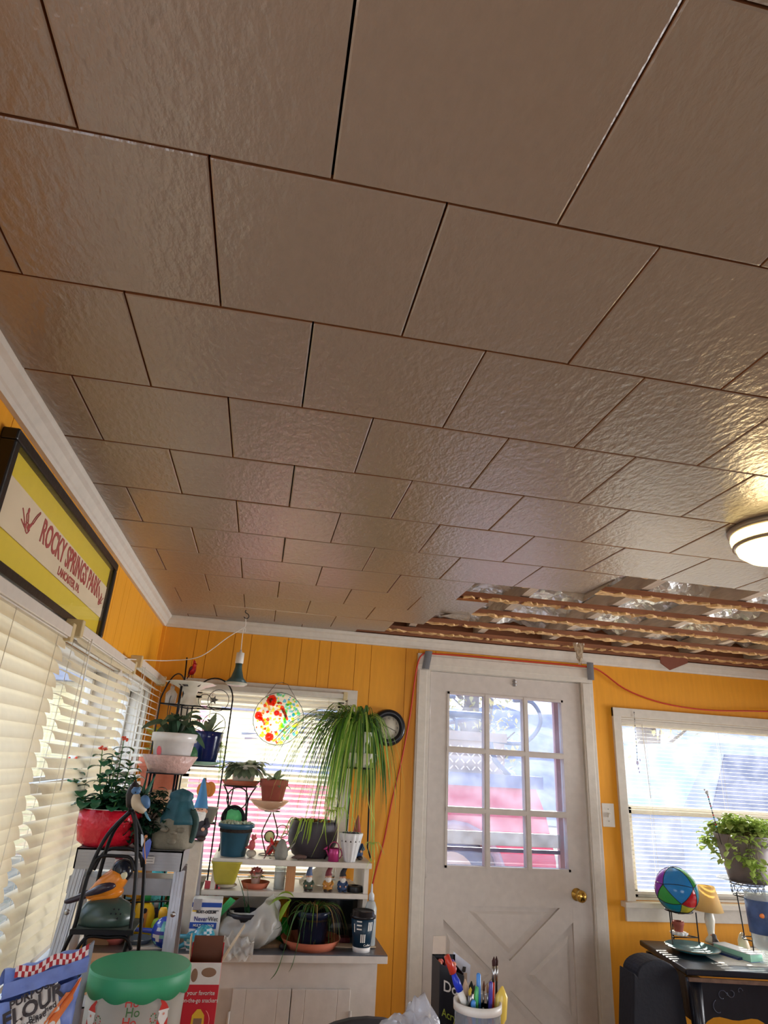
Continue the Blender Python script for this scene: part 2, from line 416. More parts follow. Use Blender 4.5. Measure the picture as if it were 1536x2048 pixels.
# crown moulding
def crown(name, a, b, inward, label=None):
    a = Vector(a); b = Vector(b); n = Vector(inward); mb = MB(M_white)
    prof = [(0, -.060), (.012, -.060), (.016, -.050), (.020, -.046), (.026, -.024), (.036, -.016), (.038, -.006), (.038, -.001), (0, -.001)]
    i = mb.add([a+n*p+Vector((0, 0, q)) for p, q in prof]); j = mb.add([b+n*p+Vector((0, 0, q)) for p, q in prof]); k = len(prof)
    for t in range(k): mb.face((i+t, i+(t+1) % k, j+(t+1) % k, j+t), False)
    mb.face([i+t for t in range(k)], False); mb.face([j+t for t in range(k)][::-1], False)
    return struct(name, mb)
crown('trim_1', (XL, YF-.0005, ZC), (XR, YF-.0005, ZC), (0, -1, 0)); crown('trim_2', (XL+.0005, YB, ZC), (XL+.0005, YF, ZC), (1, 0, 0))
tm = MB(M_wall); tm.bb((XL, YF-.018, 0), (XL+.018, YF, ZC-.06)); struct('trim_3', tm)
bbm = MB(M_white); bbm.bb((XL+.018, YF-.014, 0), (.78, YF, .09)); struct('baseboard_back', bbm)

# ---------------------------------------------------------------- door
DX0, DX1, DZ = .9107, 1.8145, 2.032
door = thing('door_1', None, None, (1.36, YF, 0)); door['kind'] = 'structure'
px0, px1 = 1.0128, 1.7059; zz = [1.9261, 1.6222, 1.3230, 1.0508]
dl = MB(M_door); y0, y1 = YF-.004, YF+.036
zb, zt = .30, .885       # crossbuck panel
dl.bb((DX0+.002, y0, .01), (px0, y1, DZ-.002)); dl.bb((px1, y0, .01), (DX1-.002, y1, DZ-.002)); dl.bb((px0, y0, zz[0]), (px1, y1, DZ-.002)); dl.bb((px0, y0, zt), (px1, y1, zz[3])); dl.bb((px0, y0, .01), (px1, y1, zb))
dl.bb((px0, y0+.016, zb), (px1, y1, zt))
for sgn in (1, -1):   # X bars
    a = Vector((px0, y0+.008, zb if sgn > 0 else zt)); b = Vector((px1, y0+.008, zt if sgn > 0 else zb)); d = (b-a).normalized(); nn = Vector((-d.z, 0, d.x))*.052
    e = d*.03
    pts = [a-nn, b-nn, b+nn, a+nn]
    def clip(p): return Vector((min(max(p.x, px0), px1), y0+.0005 if sgn > 0 else y0, min(max(p.z, zb), zt)))
    if sgn > 0: pl = [Vector((px0, y0+.0005, zb)), Vector((px0+.07, y0+.0005, zb)), Vector((px1, y0+.0005, zt-.062)), Vector((px1, y0+.0005, zt)), Vector((px1-.07, y0+.0005, zt)), Vector((px0, y0+.0005, zb+.062))]
    else: pl = [Vector((px0, y0, zt)), Vector((px0, y0, zt-.062)), Vector((px1-.07, y0, zb)), Vector((px1, y0, zb)), Vector((px1, y0, zb+.062)), Vector((px0+.07, y0, zt))]
    dl.prism(pl, (0, .018, 0))
# raised triangular fields
cx, cz = (px0+px1)/2, (zb+zt)/2
for tri in ([(px0+.13, zt-.022), (px1-.13, zt-.022), (cx, cz+.085)], [(px0+.13, zb+.022), (px1-.13, zb+.022), (cx, cz-.085)], [(px0+.022, zt-.12), (px0+.022, zb+.12), (cx-.10, cz)], [(px1-.022, zt-.12), (px1-.022, zb+.12), (cx+.10, cz)]):
    g = Vector((sum(t[0] for t in tri)/3, 0, sum(t[1] for t in tri)/3))
    o_ = [Vector((t[0], y0+.0165, t[1])) for t in tri]; i_ = [Vector((g.x+(t[0]-g.x)*.8, y0+.009, g.z+(t[1]-g.z)*.8)) for t in tri]
    k = dl.add(o_+i_); dl.face((k+3, k+4, k+5), False)
    for t in range(3): dl.face((k+t, k+(t+1) % 3, k+3+(t+1) % 3, k+3+t), False)
dl.build('door_leaf', door)
mu = MB(M_door)
for k in (1, 2):
    x = px0+(px1-px0)*k/3; mu.bb((x-.015, y0-.002, zz[3]), (x+.015, y1, zz[0])); mu.bb((x-.009, y0-.006, zz[3]), (x+.009, y0, zz[0]))
    mu.bb((px0, y0-.003, zz[k]-.015), (px1, y1, zz[k]+.015)); mu.bb((px0, y0-.007, zz[k]-.009), (px1, y0, zz[k]+.009))
for (a, b) in (((px0, zz[3]), (px0+.012, zz[0])), ((px1-.012, zz[3]), (px1, zz[0])), ((px0, zz[0]-.012), (px1, zz[0])), ((px0, zz[3]), (px1, zz[3]+.012))): mu.bb((a[0], y0-.004, a[1]), (b[0], y1, b[1]))
mu.build('glazing_bars', door)
for i in range(3):
    for j in range(3):
        g = MB(M_doorglass); x = px0+(px1-px0)*i/3; g.bb((x+.01, YF+.014, zz[j+1]+.01), (x+(px1-px0)/3-.01, YF+.017, zz[j]-.01)); g.build('pane', door)
kn = MB(M_brass); kc = P(1158, 1791, YF-.03)
Ry = Matrix.Rotation(PI/2, 3, 'X')
kn.lathe([(.030, 0), (.030, .004), (.012, .008), (.010, .028), (.022, .034), (.029, .046), (.028, .058), (.018, .066), (0, .068)], (kc.x, YF-.004, kc.z), 20, R=Ry); kn.build('door_knob', door)
for v, u in ((1420, 857), (1735, 848)):
    h = MB(M_door); q = P(u, v, YF); h.tube([(DX0, YF-.008, q.z-.045), (DX0, YF-.008, q.z+.045)], .007); h.bb((DX0-.012, YF-.006, q.z-.04), (DX0+.02, YF-.002, q.z+.04)); h.build('hinge', door)
hk = MB(M_steel); q = P(1028, 1366, YF); hk.bb((q.x-.006, YF-.008, q.z-.02), (q.x+.006, YF-.003, q.z+.02)); hk.tube([q+Vector((-.012, -.012, .006)), q+Vector((.012, -.012, .006))], .003); hk.tube([q+Vector((-.012, -.012, -.008)), q+Vector((.012, -.012, -.012))], .003); hk.build('door_hook', door)
# casing
ca = MB(M_white); cwd = .075
for x in (DX0-cwd-.004, DX1+.004):
    ca.bb((x, YF-.022, 0), (x+cwd, YF-.0005, DZ+.004)); ca.bb((x+.008, YF-.026, 0), (x+cwd-.02, YF-.020, DZ))
ca.bb((DX0-cwd-.004, YF-.022, DZ+.004), (DX1+cwd+.004, YF-.0005, DZ+.092)); ca.bb((DX0-cwd, YF-.026, DZ+.03), (DX1+cwd, YF-.020, DZ+.08))
# jambs
ca.bb((.876, YF, 0), (DX0, YF+.10, DZ+.02)); ca.bb((DX1, YF, 0), (1.849, YF+.10, DZ+.02)); ca.bb((.876, YF, DZ), (1.849, YF+.10, 2.059))
struct('trim_4', ca, bev=.002)
# storm door outside
st = thing('door_2', None, None, (1.36, YF+.13, 0)); st['kind'] = 'structure'
M_storm = S('storm_door_rosy_white', 206, 160, 152, .5)
sd = MB(M_storm); ys = YF+.115
sd.bb((.90, ys, .0), (.985, ys+.03, 2.03)); sd.bb((1.705, ys, 0), (1.83, ys+.03, 2.03)); sd.bb((.9, ys, 1.93), (1.83, ys+.03, 2.03)); sd.bb((.985, ys, 0), (1.705, ys+.03, .35))
sd.build('storm_frame', st)
sr = MB(S('storm_rail_tan', 190, 172, 156, .4)); sr.bb((.985, ys-.012, 1.150), (1.705, ys+.012, 1.215)); sr.bb((.985, ys-.004, 1.118), (1.705, ys+.02, 1.136), S('storm_rail_dark', 90, 70, 84, .5)); sr.build('storm_cross_rail', st)
sg = MB(paneglass('storm_glass_dimmed', (.84, .86, .9), .03)); sg.bb((.985, ys+.016, 1.22), (1.705, ys+.018, 1.93)); sg.bb((.985, ys+.016, .35), (1.705, ys+.018, 1.11)); sg.build('storm_glass', st)  # tint added to darken the outdoor view through the door

# ---------------------------------------------------------------- windows of the back wall
def window(name, x0, x1, z0, z1, mid, cw=.045, sill=True):
    w_ = thing(name, None, None, ((x0+x1)/2, YF, z0)); w_['kind'] = 'structure'
    f = MB(M_white)
    f.bb((x0-cw, YF-.02, z0-.01), (x0, YF-.0005, z1+cw)); f.bb((x1, YF-.02, z0-.01), (x1+cw, YF-.0005, z1+cw)); f.bb((x0-cw, YF-.022, z1), (x1+cw, YF-.0005, z1+cw))
    for (a, b) in (((x0, z0), (x0+.012, z1)), ((x1-.012, z0), (x1, z1)), ((x0, z1-.012), (x1, z1)), ((x0, z0), (x1, z0+.012))): f.bb((a[0], YF, a[1]), (b[0], YF+.09, b[1]))
    f.build('window_frame', w_, bev=.002)
    if sill:
        s_ = MB(M_white); s_.bb((x0-cw-.03, YF-.055, z0-.028), (x1+cw+.03, YF-.0005, z0-.002)); s_.bb((x0-cw-.01, YF-.018, z0-.095), (x1+cw+.01, YF-.0005, z0-.028)); s_.build('window_sill', w_, bev=.003)
    for k, (a, b, yy) in enumerate(((mid, z1-.012, YF+.055), (z0+.012, mid+.02, YF+.03))):
        s_ = MB(M_white); t = .032
        s_.bb((x0+.012, yy, a), (x0+.012+t, yy+.022, b)); s_.bb((x1-.012-t, yy, a), (x1-.012, yy+.022, b)); s_.bb((x0+.012, yy, b-t), (x1-.012, yy+.022, b)); s_.bb((x0+.012, yy, a), (x1-.012, yy+.022, a+t))
        ss = s_.build('window_sash', w_)
        g = MB(M_glass); g.bb((x0+.012+t, yy+.010, a+t), (x1-.012-t, yy+.013, b-t)); g.build('pane', ss)
    return w_
window('window_1', -.37, .45, .99, 1.84, 1.42, .05)
window('window_2', 2.06, 3.35, .93, 1.86, 1.36, .05)
# ---------------------------------------------------------------- triple window on the left wall
wL = thing('window_3', None, None, (XL, 2.2, .97)); wL['kind'] = 'structure'
f = MB(M_white); X0 = XL
f.bb((XL, .93, 1.80), (XL+.02, 3.42, 1.828)); f.bb((XL, .94, .95), (XL+.02, 1.0, 1.80)); f.bb((XL, 3.36, .95), (XL+.02, 3.42, 1.80))
for ypost in (1.765, 2.665): f.bb((XL-.09, ypost-.045, .97), (XL+.018, ypost+.045, 1.80))
f.bb((XL-.099, 1.0, .97), (XL, 1.012, 1.80)); f.bb((XL-.099, 3.348, .97), (XL, 3.36, 1.80)); f.bb((XL-.09, 1.0, .97), (XL, 3.36, .982)); f.bb((XL-.09, 1.0, 1.788), (XL, 3.36, 1.80)); f.build('window_frame', wL, bev=.002)
s_ = MB(M_white); s_.bb((XL, .92, .938), (XL+.10, 3.45, .962)); s_.bb((XL, .93, .87), (XL+.015, 3.44, .938)); s_.build('window_sill', wL, bev=.003)
for (a, b) in ((1.0, 1.72), (1.81, 2.62), (2.71, 3.36)):
    s_ = MB(M_white); t = .03
    for (z0, z1, xx) in ((1.40, 1.788, XL-.06), (.982, 1.42, XL-.03)):
        s_.bb((xx-.02, a, z0), (xx, a+t, z1)); s_.bb((xx-.02, b-t, z0), (xx, b, z1)); s_.bb((xx-.02, a, z1-t), (xx, b, z1)); s_.bb((xx-.02, a, z0), (xx, b, z0+t))
    ss = s_.build('window_sash', wL); g = MB(M_glass); g.bb((XL-.072, a+t, 1.43), (XL-.069, b-t, 1.76)); g.bb((XL-.042, a+t, 1.01), (XL-.039, b-t, 1.39)); g.build('pane', ss)

# ---------------------------------------------------------------- blinds
def blind(name, label, o, ax, nrm, L, ztop, zbot, sw, sp, tilt, m, hr=.035, warp=0., wave=0., cat='window blind', crown_=.12, wand=True, cords=(.12, .5, .88), brackets=True):
    o = Vector(o); ax = Vector(ax); nr = Vector(nrm); t = thing(name, label, cat, o+ax*L/2+Vector((0, 0, zbot)))
    R = Matrix((ax, nr, Vector((0, 0, 1)))).transposed()
    h = MB(M_headrail); h.box(o+ax*L/2+Vector((0, 0, ztop-hr/2)), (L, .03, hr), R); h.box(o+ax*L/2+nr*.018+Vector((0, 0, ztop-hr*.5)), (L, .006, hr*.8), R); h.build('headrail', t, bev=.002)
    s = MB(m); z = ztop-hr-.006; k = 0; ct, st_ = math.cos(tilt), math.sin(tilt)
    while z > zbot+.02:
        j = rnd(-1, 1)*warp; j2 = rnd(-1, 1)*warp; ang = tilt+rnd(-.05, .05)*(1 if warp else .3)
        cc, s2 = math.cos(ang), math.sin(ang); ns = 7
        NL = 13
        base = len(s.v)
        for q in range(NL):
            f_ = q/(NL-1); pp = o+ax*(L*(.008+.984*f_)); zz_ = z + j*(1-f_)+j2*f_ + wave*math.sin(f_*PI*1.0+z*2)*.5
            for e in range(ns):
                w_ = (e/(ns-1)-.5); arc = crown_*sw*(1-4*w_*w_)*(1+.0)
                # w_>0 towards the room, tilted down
                dx = w_*sw*cc + arc*s2; dz = -w_*sw*s2 + arc*cc
                s.v.append(pp+nr*dx+Vector((0, 0, zz_+dz)))
        for q in range(NL-1):
            for e in range(ns-1): a = base+q*ns+e; s.face((a, a+1, a+ns+1, a+ns), True)
        z -= sp; k += 1
    s.build('slats', t)
    b = MB(M_headrail); b.box(o+ax*L/2+Vector((0, 0, zbot+.008)), (L, .024, .014), R); b.build('bottom_rail', t, bev=.002)
    for f_ in cords:
        cm = MB(S('blind_cord', 225, 215, 195, .7))
        for off in (sw*.5*ct+.002, -sw*.5*ct-.002):
            p = o+ax*(L*f_)+nr*off; cm.tube([p+Vector((0, 0, ztop-hr)), p+Vector((0, 0, zbot+.01))], .0008, 4)
        cm.build('ladder_cord', t)
    if wand:
        wd = MB(S('clear_wand', 226, 220, 206, .2)); p = o+ax*(L*.1)+nr*(sw*.5*ct+.014); wd.tube([p+Vector((0, 0, ztop-hr*.9)), p+Vector((0, 0, ztop-.05))]+[p+ax*.01+nr*.004+Vector((0, 0, ztop-.42))], .0019, 6); wd.build('tilt_wand', t)
    if brackets:
        for f_ in (0, 1):
            br = MB(S('clear_yellowed_bracket', 206, 186, 140, .35)); br.box(o+ax*(L*f_+(.010 if f_ == 0 else -.010))+Vector((0, 0, ztop-hr/2)), (.024, .046, hr+.012), R)
            br.build('bracket', t, bev=.003)
    return t
XB = XL+.055
T2 = math.radians(50)
blind('window_blind', 'cream slatted blind hanging nearest the camera at the left frame edge', (XB, .98, 0), (0, 1, 0), (1, 0, 0), .77, 1.812, .985, .046, .031, math.radians(62), M_slat, warp=.002)
blind('window_blind', 'wide cream slatted blind with curved slat ends in the middle of the left wall', (XB, 1.805, 0), (0, 1, 0), (1, 0, 0), .83, 1.835, .985, .044, .031, math.radians(34), M_slat, warp=.003, wave=.012, crown_=.2)
blind('window_blind', 'narrow-looking white blind on the left wall nearest the room corner', (XB, 2.715, 0), (0, 1, 0), (1, 0, 0), .74, 1.872, .985, .030, .030, math.radians(18), M_slatw, warp=.002)
blind('window_blind', 'white slatted blind behind the plants on the back wall window', (-.36, YF-.035, 0), (1, 0, 0), (0, -1, 0), .80, 1.868, 1.0, .026, .0235, math.radians(-24), M_slatw2, hr=.03, crown_=.08, wand=False)
blind('window_blind', 'white slatted blind on the window right of the door', (2.07, YF+.018, 0), (1, 0, 0), (0, -1, 0), 1.26, 1.85, .955, .024, .0205, math.radians(3), M_slatw2, hr=.025, crown_=.06, brackets=False)
# ---------------------------------------------------------------- outdoors
g = MB(mat('ground_leaf_litter', c(112, 98, 74), .9, bump=.2, scale=6, var=.3)); g.bb((-14, YF+.14, -.55), (40, 45, -.5)); g.bb((-14, YB-6, -.55), (XL-.12, YF+.14, -.5)); g.bb((XR+.12, YB-6, -.55), (40, YF+.14, -.5)); g.build('ground', kind='structure')
pa = MB(mat('pale_bounce_slab', c(212, 208, 198), .8, var=.05, scale=5, bump=.1)); pa.bb((-3.2, YF+.15, -.5), (6, 5.7, -.44)); pa.bb((-3.2, YB, -.5), (XL-.13, YF+.15, -.44)); pa.build('bounce_slab', kind='structure')  # pale slab added to bounce sunlight up onto the ceiling
def slab(name, a, b, m, label, cat): mb = MB(m); mb.bb(a, b); return mb
TX, TY = 2.1, 6.1     # pickup truck parked beyond the door
tk = thing('pickup_truck', 'red pickup truck with a diamond plate toolbox parked outside the door', 'truck', (TX, TY+.9, -.5))
M_red = S('truck_red_paint', 188, 62, 98, .3, spec=.6, var=.03)
bd = MB(M_red)
def tz(v, Y=6.1): return P(1000, v, Y).z
zc_, zb_ = tz(1570), tz(1765)
xr = P(1095, 1600, TY).x
prof = []
wc = P(905, 1745, TY); wr_ = .46
pts = [Vector((xr-3.7, TY, -.12)), Vector((xr-3.7, TY, zc_)), Vector((xr-.12, TY, zc_)), Vector((xr-.02, TY, zc_-.25)), Vector((xr+.06, TY, zc_-.62)), Vector((xr+.04, TY, -.12))]
arch = [Vector((wc.x+wr_*math.cos(a), TY, wc.z-.08+wr_*math.sin(a))) for a in [PI*k/12 for k in range(13)]]
arch = [p for p in arch if p.z > -.12]
poly = pts[:5] + [Vector((xr+.04, TY, -.12)), Vector((wc.x+wr_, TY, -.12))] + arch + [Vector((wc.x-wr_, TY, -.12))]
bd.prism(poly, (0, 1.75, 0)); bd.build('bed_side', tk)
fl_ = MB(S('fender_trim', 150, 120, 130, .4)); fl_.tube([p+Vector((0, -.02, 0)) for p in arch], .045, 6); fl_.build('wheel_arch_trim', tk)
ra = MB(S('bed_rail_cap', 92, 110, 150, .5)); ra.bb((xr-3.2, TY-.03, zc_-.02), (xr-.05, TY+.12, zc_+.09)); ra.build('bed_rail_cap', tk)
wh = MB(S('tyre_grey', 90, 100, 125, .8)); wh.tube(ring((wc.x, TY+.16, wc.z-.08), .30, n=24), .12, 10, closed=True); wh.lathe([(.0, -.03), (.22, -.03), (.26, .03), (.26, .10)], (wc.x, TY+.16, wc.z-.08), 20, R=Ry, m=M_alup); wh.build('wheel', tk)
cb = MB(M_red); cb.prism([(xr-3.7, TY+.1, zc_), (xr-3.66, TY+.1, zc_+.62), (xr-3.36, TY+.1, zc_+.62), (xr-3.26, TY+.1, zc_)], (0, 1.5, 0)); cb.build('cab', tk)
M_dp = mat('diamond_plate', c(150, 152, 150), .3, metal=.35, var=.05, scale=12)
tb = MB(M_dp); xt = P(1012, 1500, TY).x; zt_ = P(950, 1468, TY).z
tb.bb((xt-1.9, TY+.04, zc_+.09), (xt, TY+.62, zt_)); tb.bb((xt-1.92, TY+.02, zt_-.06), (xt+.02, TY+.64, zt_+.02))
tb.cur = S('diamond_tread_lightened', 226, 226, 214, .4)  # lighter colour stands in for light catching the raised tread bars
for i in range(34):
    for j in range(8):
        x = xt-1.85+i*.055; z = zc_+.13+j*.06
        if z > zt_-.09: continue
        a = .8 if (i+j) % 2 else -.8; tb.box((x, TY+.036, z), (.044, .008, .011), Matrix.Rotation(a, 3, 'Y'))
tb.build('toolbox', tk)
rk = MB(S('rack_steel_blue', 70, 88, 116, .5)); rz = P(950, 1430, TY).z
for yy in (TY+.05, TY+1.6):
    rk.tube([(xr-3.2, yy, rz), (xr-.55, yy, rz)], .035); rk.tube([(xr-3.2, yy, rz+.16), (xr-.9, yy, rz+.16)], .02)
    rk.tube([(xr-.62, yy, rz), (xr-.5, yy, rz-.4), (xr-.36, yy, zc_+.08)], .03)
    rk.tube([(xr-2.9, yy, rz-.3), (xr-1.0, yy, rz-.05)], .02)
    for q in (1.05, 1.3, 1.6): rk.tube(ring((xr-q+.1, yy, rz-.12), .07, n=12, r2=.10), .016, 5, closed=True)
rk.tube([(xr-.62, TY+.05, rz), (xr-.62, TY+1.6, rz)], .03)
rk.tube(spl([(xr-.55, TY+.05, rz-.22), (xr-.2, TY+.05, rz-.22), (xr-.02, TY+.05, rz-.02), (xr-.1, TY+.05, rz+.16), (xr-.3, TY+.05, rz+.17)], 6), .02)
rk.build('ladder_rack', tk)
M_bark = S('tree_bark', 120, 104, 92, .9, bump=.5, scale=8)
M_twig = mat('winter_twig_foliage', c(196, 178, 110), .8, var=.2, trans=0, sub=.3)
def tree(x, y, h, r, label, cols=None):
    t = thing('tree', label, 'tree', (x, y, -.5), 'bare trees across the yard'); tr = MB(M_bark); tr.tube(spl([(x, y, -.5), (x+rnd(-.2, .2), y, h*.4), (x+rnd(-.4, .4), y, h)], 4), [r*(1-.06*k) for k in range(9)], 9)
    for k in range(7):
        z = h*.3+k*h*.09; a = rnd(0, 6.28); tr.tube([(x, y, z), (x+math.cos(a)*1.2, y+math.sin(a)*1.2, z+.9)], [.06, .02], 5)
    tr.build('trunk', t)
    f = MB(M_twig)
    for k in range(260):
        a = rnd(0, 6.28); q = rnd(.2, 1.5); z = h*.35+rnd(0, h*.7); f.leaf((x+math.cos(a)*q, y+math.sin(a)*q, z), (rnd(-1, 1), rnd(-1, 1), rnd(-1, .6)), .22, .12, k=2)
    f.build('foliage', t)
for i, (u, Y, r) in enumerate(((925, 17, .34), (958, 19, .30), (995, 24, .3), (1100, 16, .42))):
    q = P(u, 1480, Y); tree(q.x+i*1.2, Y+(0, 3, 9, 1)[i], 3.9, r, ['thick bare tree seen through the top left door pane', 'bare tree just right of the thickest trunk in the top left pane', 'slim bare tree seen through the top middle door pane', 'broad tree seen through the top right door pane'][i])
hs = thing('neighbouring_house', 'pale neighbouring house with wide siding across the yard behind the left blinds', 'house', (-6, 6, -.5))
M_sid = mat('pale_blue_siding', c(176, 190, 206), .7, var=.04)
h_ = MB(M_sid)
for k in range(26): h_.bb((-6.4, 1.0, -.5+k*.14), (-6.0-.012*(k % 2), 30, -.5+k*.14+.134))
h_.build('siding', hs); rf = MB(S('shingle_roof', 150, 158, 170, .9)); rf.prism([(-5.6, .6, 3.1), (-10, .6, 5.4), (-10, .6, 5.2), (-5.6, .6, 2.95)], (0, 30, 0)); rf.build('roof', hs)
for y in (4.2, 6.8, 10.5):
    wn = MB(S('house_window_white', 240, 240, 240, .4)); wn.bb((-6.0, y, 1.0), (-5.94, y+1.0, 2.4)); wn.bb((-5.945, y+.08, 1.08), (-5.93, y+.92, 2.32), S('dark_window', 70, 84, 110, .2)); wn.build('window', hs)
gr = MB(S('garage_siding', 236, 214, 150, .8, var=.05)); gy = 15
for k in range(24): gr.bb((-5.2, gy, -.5+k*.14), (1.2, gy+.3-.02*(k % 2), -.5+k*.14+.134))
sh = thing('garage', 'pale yellow garage beyond the truck behind the plant window', 'garage', (-2, gy, -.5)); gr.build('siding', sh)
rf = MB(S('garage_roof', 140, 140, 150, .9)); rf.prism([(-5.6, gy-.3, 2.8), (1.5, gy-.3, 2.8), (-2, gy-.3, 4.4)], (0, 5, 0)); rf.build('roof', sh)
cr2 = thing('parked_car', 'light blue car parked across the yard seen through the top door panes', 'car', (9, 21, -.5))
cx_ = P(1010, 1445, 21); cx_.x += 9; M_carb = S('pale_blue_car_paint', 150, 190, 220, .3)
cm = MB(M_carb); cm.prism([(cx_.x-2.2, 21, .0), (cx_.x-2.2, 21, .75), (cx_.x-1.3, 21, .85), (cx_.x-.8, 21, 1.4), (cx_.x+.9, 21, 1.4), (cx_.x+1.5, 21, .85), (cx_.x+2.2, 21, .75), (cx_.x+2.2, 21, .0)], (0, 1.7, 0)); cm.build('body', cr2)
for dx in (-1.3, 1.4): wm = MB(S('car_tyre', 40, 40, 46, .8)); wm.lathe([(.32, 0), (.32, .2), (0, .2)], (cx_.x+dx, 20.95, -.1), 16, R=Ry); wm.build('wheel', cr2)
bs = MB(mat('frosty_hill_bank', c(116, 118, 134), .95, var=.3, scale=2)); bs.grid(lambda u, v: Vector((-14+u*60, 27+v*12, -.5+v*5.5+.6*noise.noise(Vector((u*20, v*5, 0))))), 60, 14); bs.build('hillside', kind='structure')
dc = thing('grey_van', 'grey-blue van parked outside the window right of the door', 'van', (6.6, 7.6, -.5))
vb = MB(S('van_grey_paint', 128, 140, 158, .35, var=.1, scale=3)); q = P(1300, 1450, 8); q2 = P(1520, 1600, 8)
vb.prism([(q.x+.3, 8, .0), (q.x+.3, 8, 1.15), (q.x+.9, 8, 2.05), (q.x+4.6, 8, 2.1), (q.x+4.6, 8, .0)], (0, 1.8, 0)); vb.build('body', dc)
vw = MB(S('van_window_dark', 60, 74, 110, .15)); vw.prism([(q.x+.75, 7.985, 1.2), (q.x+1.05, 7.985, 1.9), (q.x+1.9, 7.985, 1.92), (q.x+1.9, 7.985, 1.2)], (0, .02, 0)); vw.bb((q.x+2.1, 7.985, 1.2), (q.x+3.4, 8.0, 1.9)); vw.build('window', dc)
for dx in (1.2, 3.8): wm = MB(S('car_tyre', 40, 40, 46, .8)); wm.lathe([(.36, 0), (.36, .2), (0, .2)], (q.x+dx, 7.95, -.14), 16, R=Ry); wm.build('wheel', dc)

# ---------------------------------------------------------------- framed banner on the left wall
pc = thing('framed_banner', 'black framed yellow poster with a cream pennant reading ROCKY SPRINGS PARK', 'picture', (XL, 1.7, 1.83))
fy0, fy1, fz0, fz1 = 1.228, 2.21, 1.832, 2.110; fx = XL+.001; fd = .034; fw = .026
fr = MB(M_blackp)
for (a, b) in (((fy0, fz0), (fy1, fz0+fw)), ((fy0, fz1-fw), (fy1, fz1)), ((fy0, fz0+fw), (fy0+fw, fz1-fw)), ((fy1-fw, fz0+fw), (fy1, fz1-fw))):
    fr.bb((fx, a[0], a[1]), (fx+fd, b[0], b[1]))
fr.build('frame', pc, bev=.004)
bk = MB(S('yellow_poster_board', 232, 206, 62, .35, var=.03)); bk.bb((fx, fy0+.01, fz0+.01), (fx+.016, fy1-.01, fz1-.01)); bk.build('backing_board', pc)
pe = MB(S('aged_cream_pennant', 226, 208, 176, .8, var=.08, scale=10)); xx = fx+.0175
pe.prism([(xx, fy0+fw, fz0+.092), (xx, fy1-fw-.004, fz0+.086), (xx, fy1-fw-.004, fz1-.090), (xx, fy0+fw, fz1-.080)], (.0015, 0, 0)); pe.build('pennant', pc)
M_rt = S('faded_red_print', 168, 62, 62, .7, var=.08)
tx0 = fx+.0195
text('ROCKY SPRINGS PARK', .078, (tx0, 1.800, fz0+.156), (0, 1, 0), (0, 0, 1), M_rt, pc, sx=.73, bold=.0015)
text('LANCASTER, PA.', .030, (tx0, 1.79, fz0+.108), (0, 1, 0), (0, 0, 1), M_rt, pc, sx=.95, bold=.0006)
def swimmer(yc, zc, s, flip):
    mb = MB(M_rt); f = lambda a, b: Vector((tx0, yc+flip*a*s, zc+b*s)); mb.cur = M_rt
    mb.prism([f(.1, -.3), f(.35, -.38), f(.55, -.1), f(.72, .12), f(.6, .2), f(.4, .0), f(.2, -.05)], (.0006, 0, 0))
    mb.prism([f(-.2, -.35), f(.0, -.42), f(.05, -.15), f(-.1, .0)], (.0006, 0, 0))
    mb.ell(f(-.15, .48), (.0008, .13*s, .17*s), n=10, k=6)
    for l in ([(-.9, .35), (-.4, -.05), (-.2, -.35)], [(-.75, -.15), (-.3, -.30), (.1, -.42)], [(.1, -.02), (.0, .2), (-.1, .34)], [(-.1, .0), (-.28, .25), (-.2, .36)], [(.72, .12), (1.0, .55), (1.3, .9)], [(.6, .2), (.9, .62), (1.25, .95)], [(-.15, -.05), (.2, -.05)], [(.0, -.42), (.3, -.5), (.5, -.25)]):
        mb.tube(spl([f(*p) for p in l], 4), .0016, 4)
    mb.build('swimmer_print', pc)
swimmer(1.42, fz0+.145, .046, 1); swimmer(2.13, fz0+.135, .036, -1)
gl = MB(paneglass('poster_glass', (1, 1, 1), .015)); gl.bb((fx+.026, fy0+fw, fz0+fw), (fx+.028, fy1-fw, fz1-fw)); gl.build('glazing', pc)

# ---------------------------------------------------------------- ceiling lamp
q = PZ(1560, 1082, ZC-.04); LX, LY = q.x, q.y
lt = thing('ceiling_lamp', 'round frosted flush ceiling lamp glowing warm near the right edge', 'lamp', (LX, LY, ZC))
ba = MB(S('lamp_base_nickel', 160, 150, 135, .35, metal=.6)); ba.lathe([(.0, 0), (.125, 0), (.130, -.008), (.128, -.016), (.12, -.02)], (LX, LY, ZC-.001), 40); ba.build('base', lt)
M_glow = mat('frosted_glow_glass', c(255, 244, 214), .5, emit=(c(255, 224, 150), 2.4))
gm = MB(M_glow); gm.lathe([(.121, -.02), (.124, -.030), (.122, -.042), (.113, -.048)], (LX, LY, ZC), 40); gm.build('upper_glass', lt)
rg = MB(S('lamp_base_nickel', 0, 0, 0)); rg.lathe([(.113, -.048), (.120, -.050), (.121, -.056), (.112, -.058)], (LX, LY, ZC), 40); rg.build('trim_ring', lt)
gm = MB(M_glow); gm.lathe([(.113, -.056), (.108, -.072), (.085, -.090), (.045, -.100), (0, -.103)], (LX, LY, ZC), 40); gm.build('glass_dome', lt)
lamp('ceiling_lamp_light', 'POINT', (LX, LY, ZC-.13), 2.4, (1, .72, .36), size=.05)
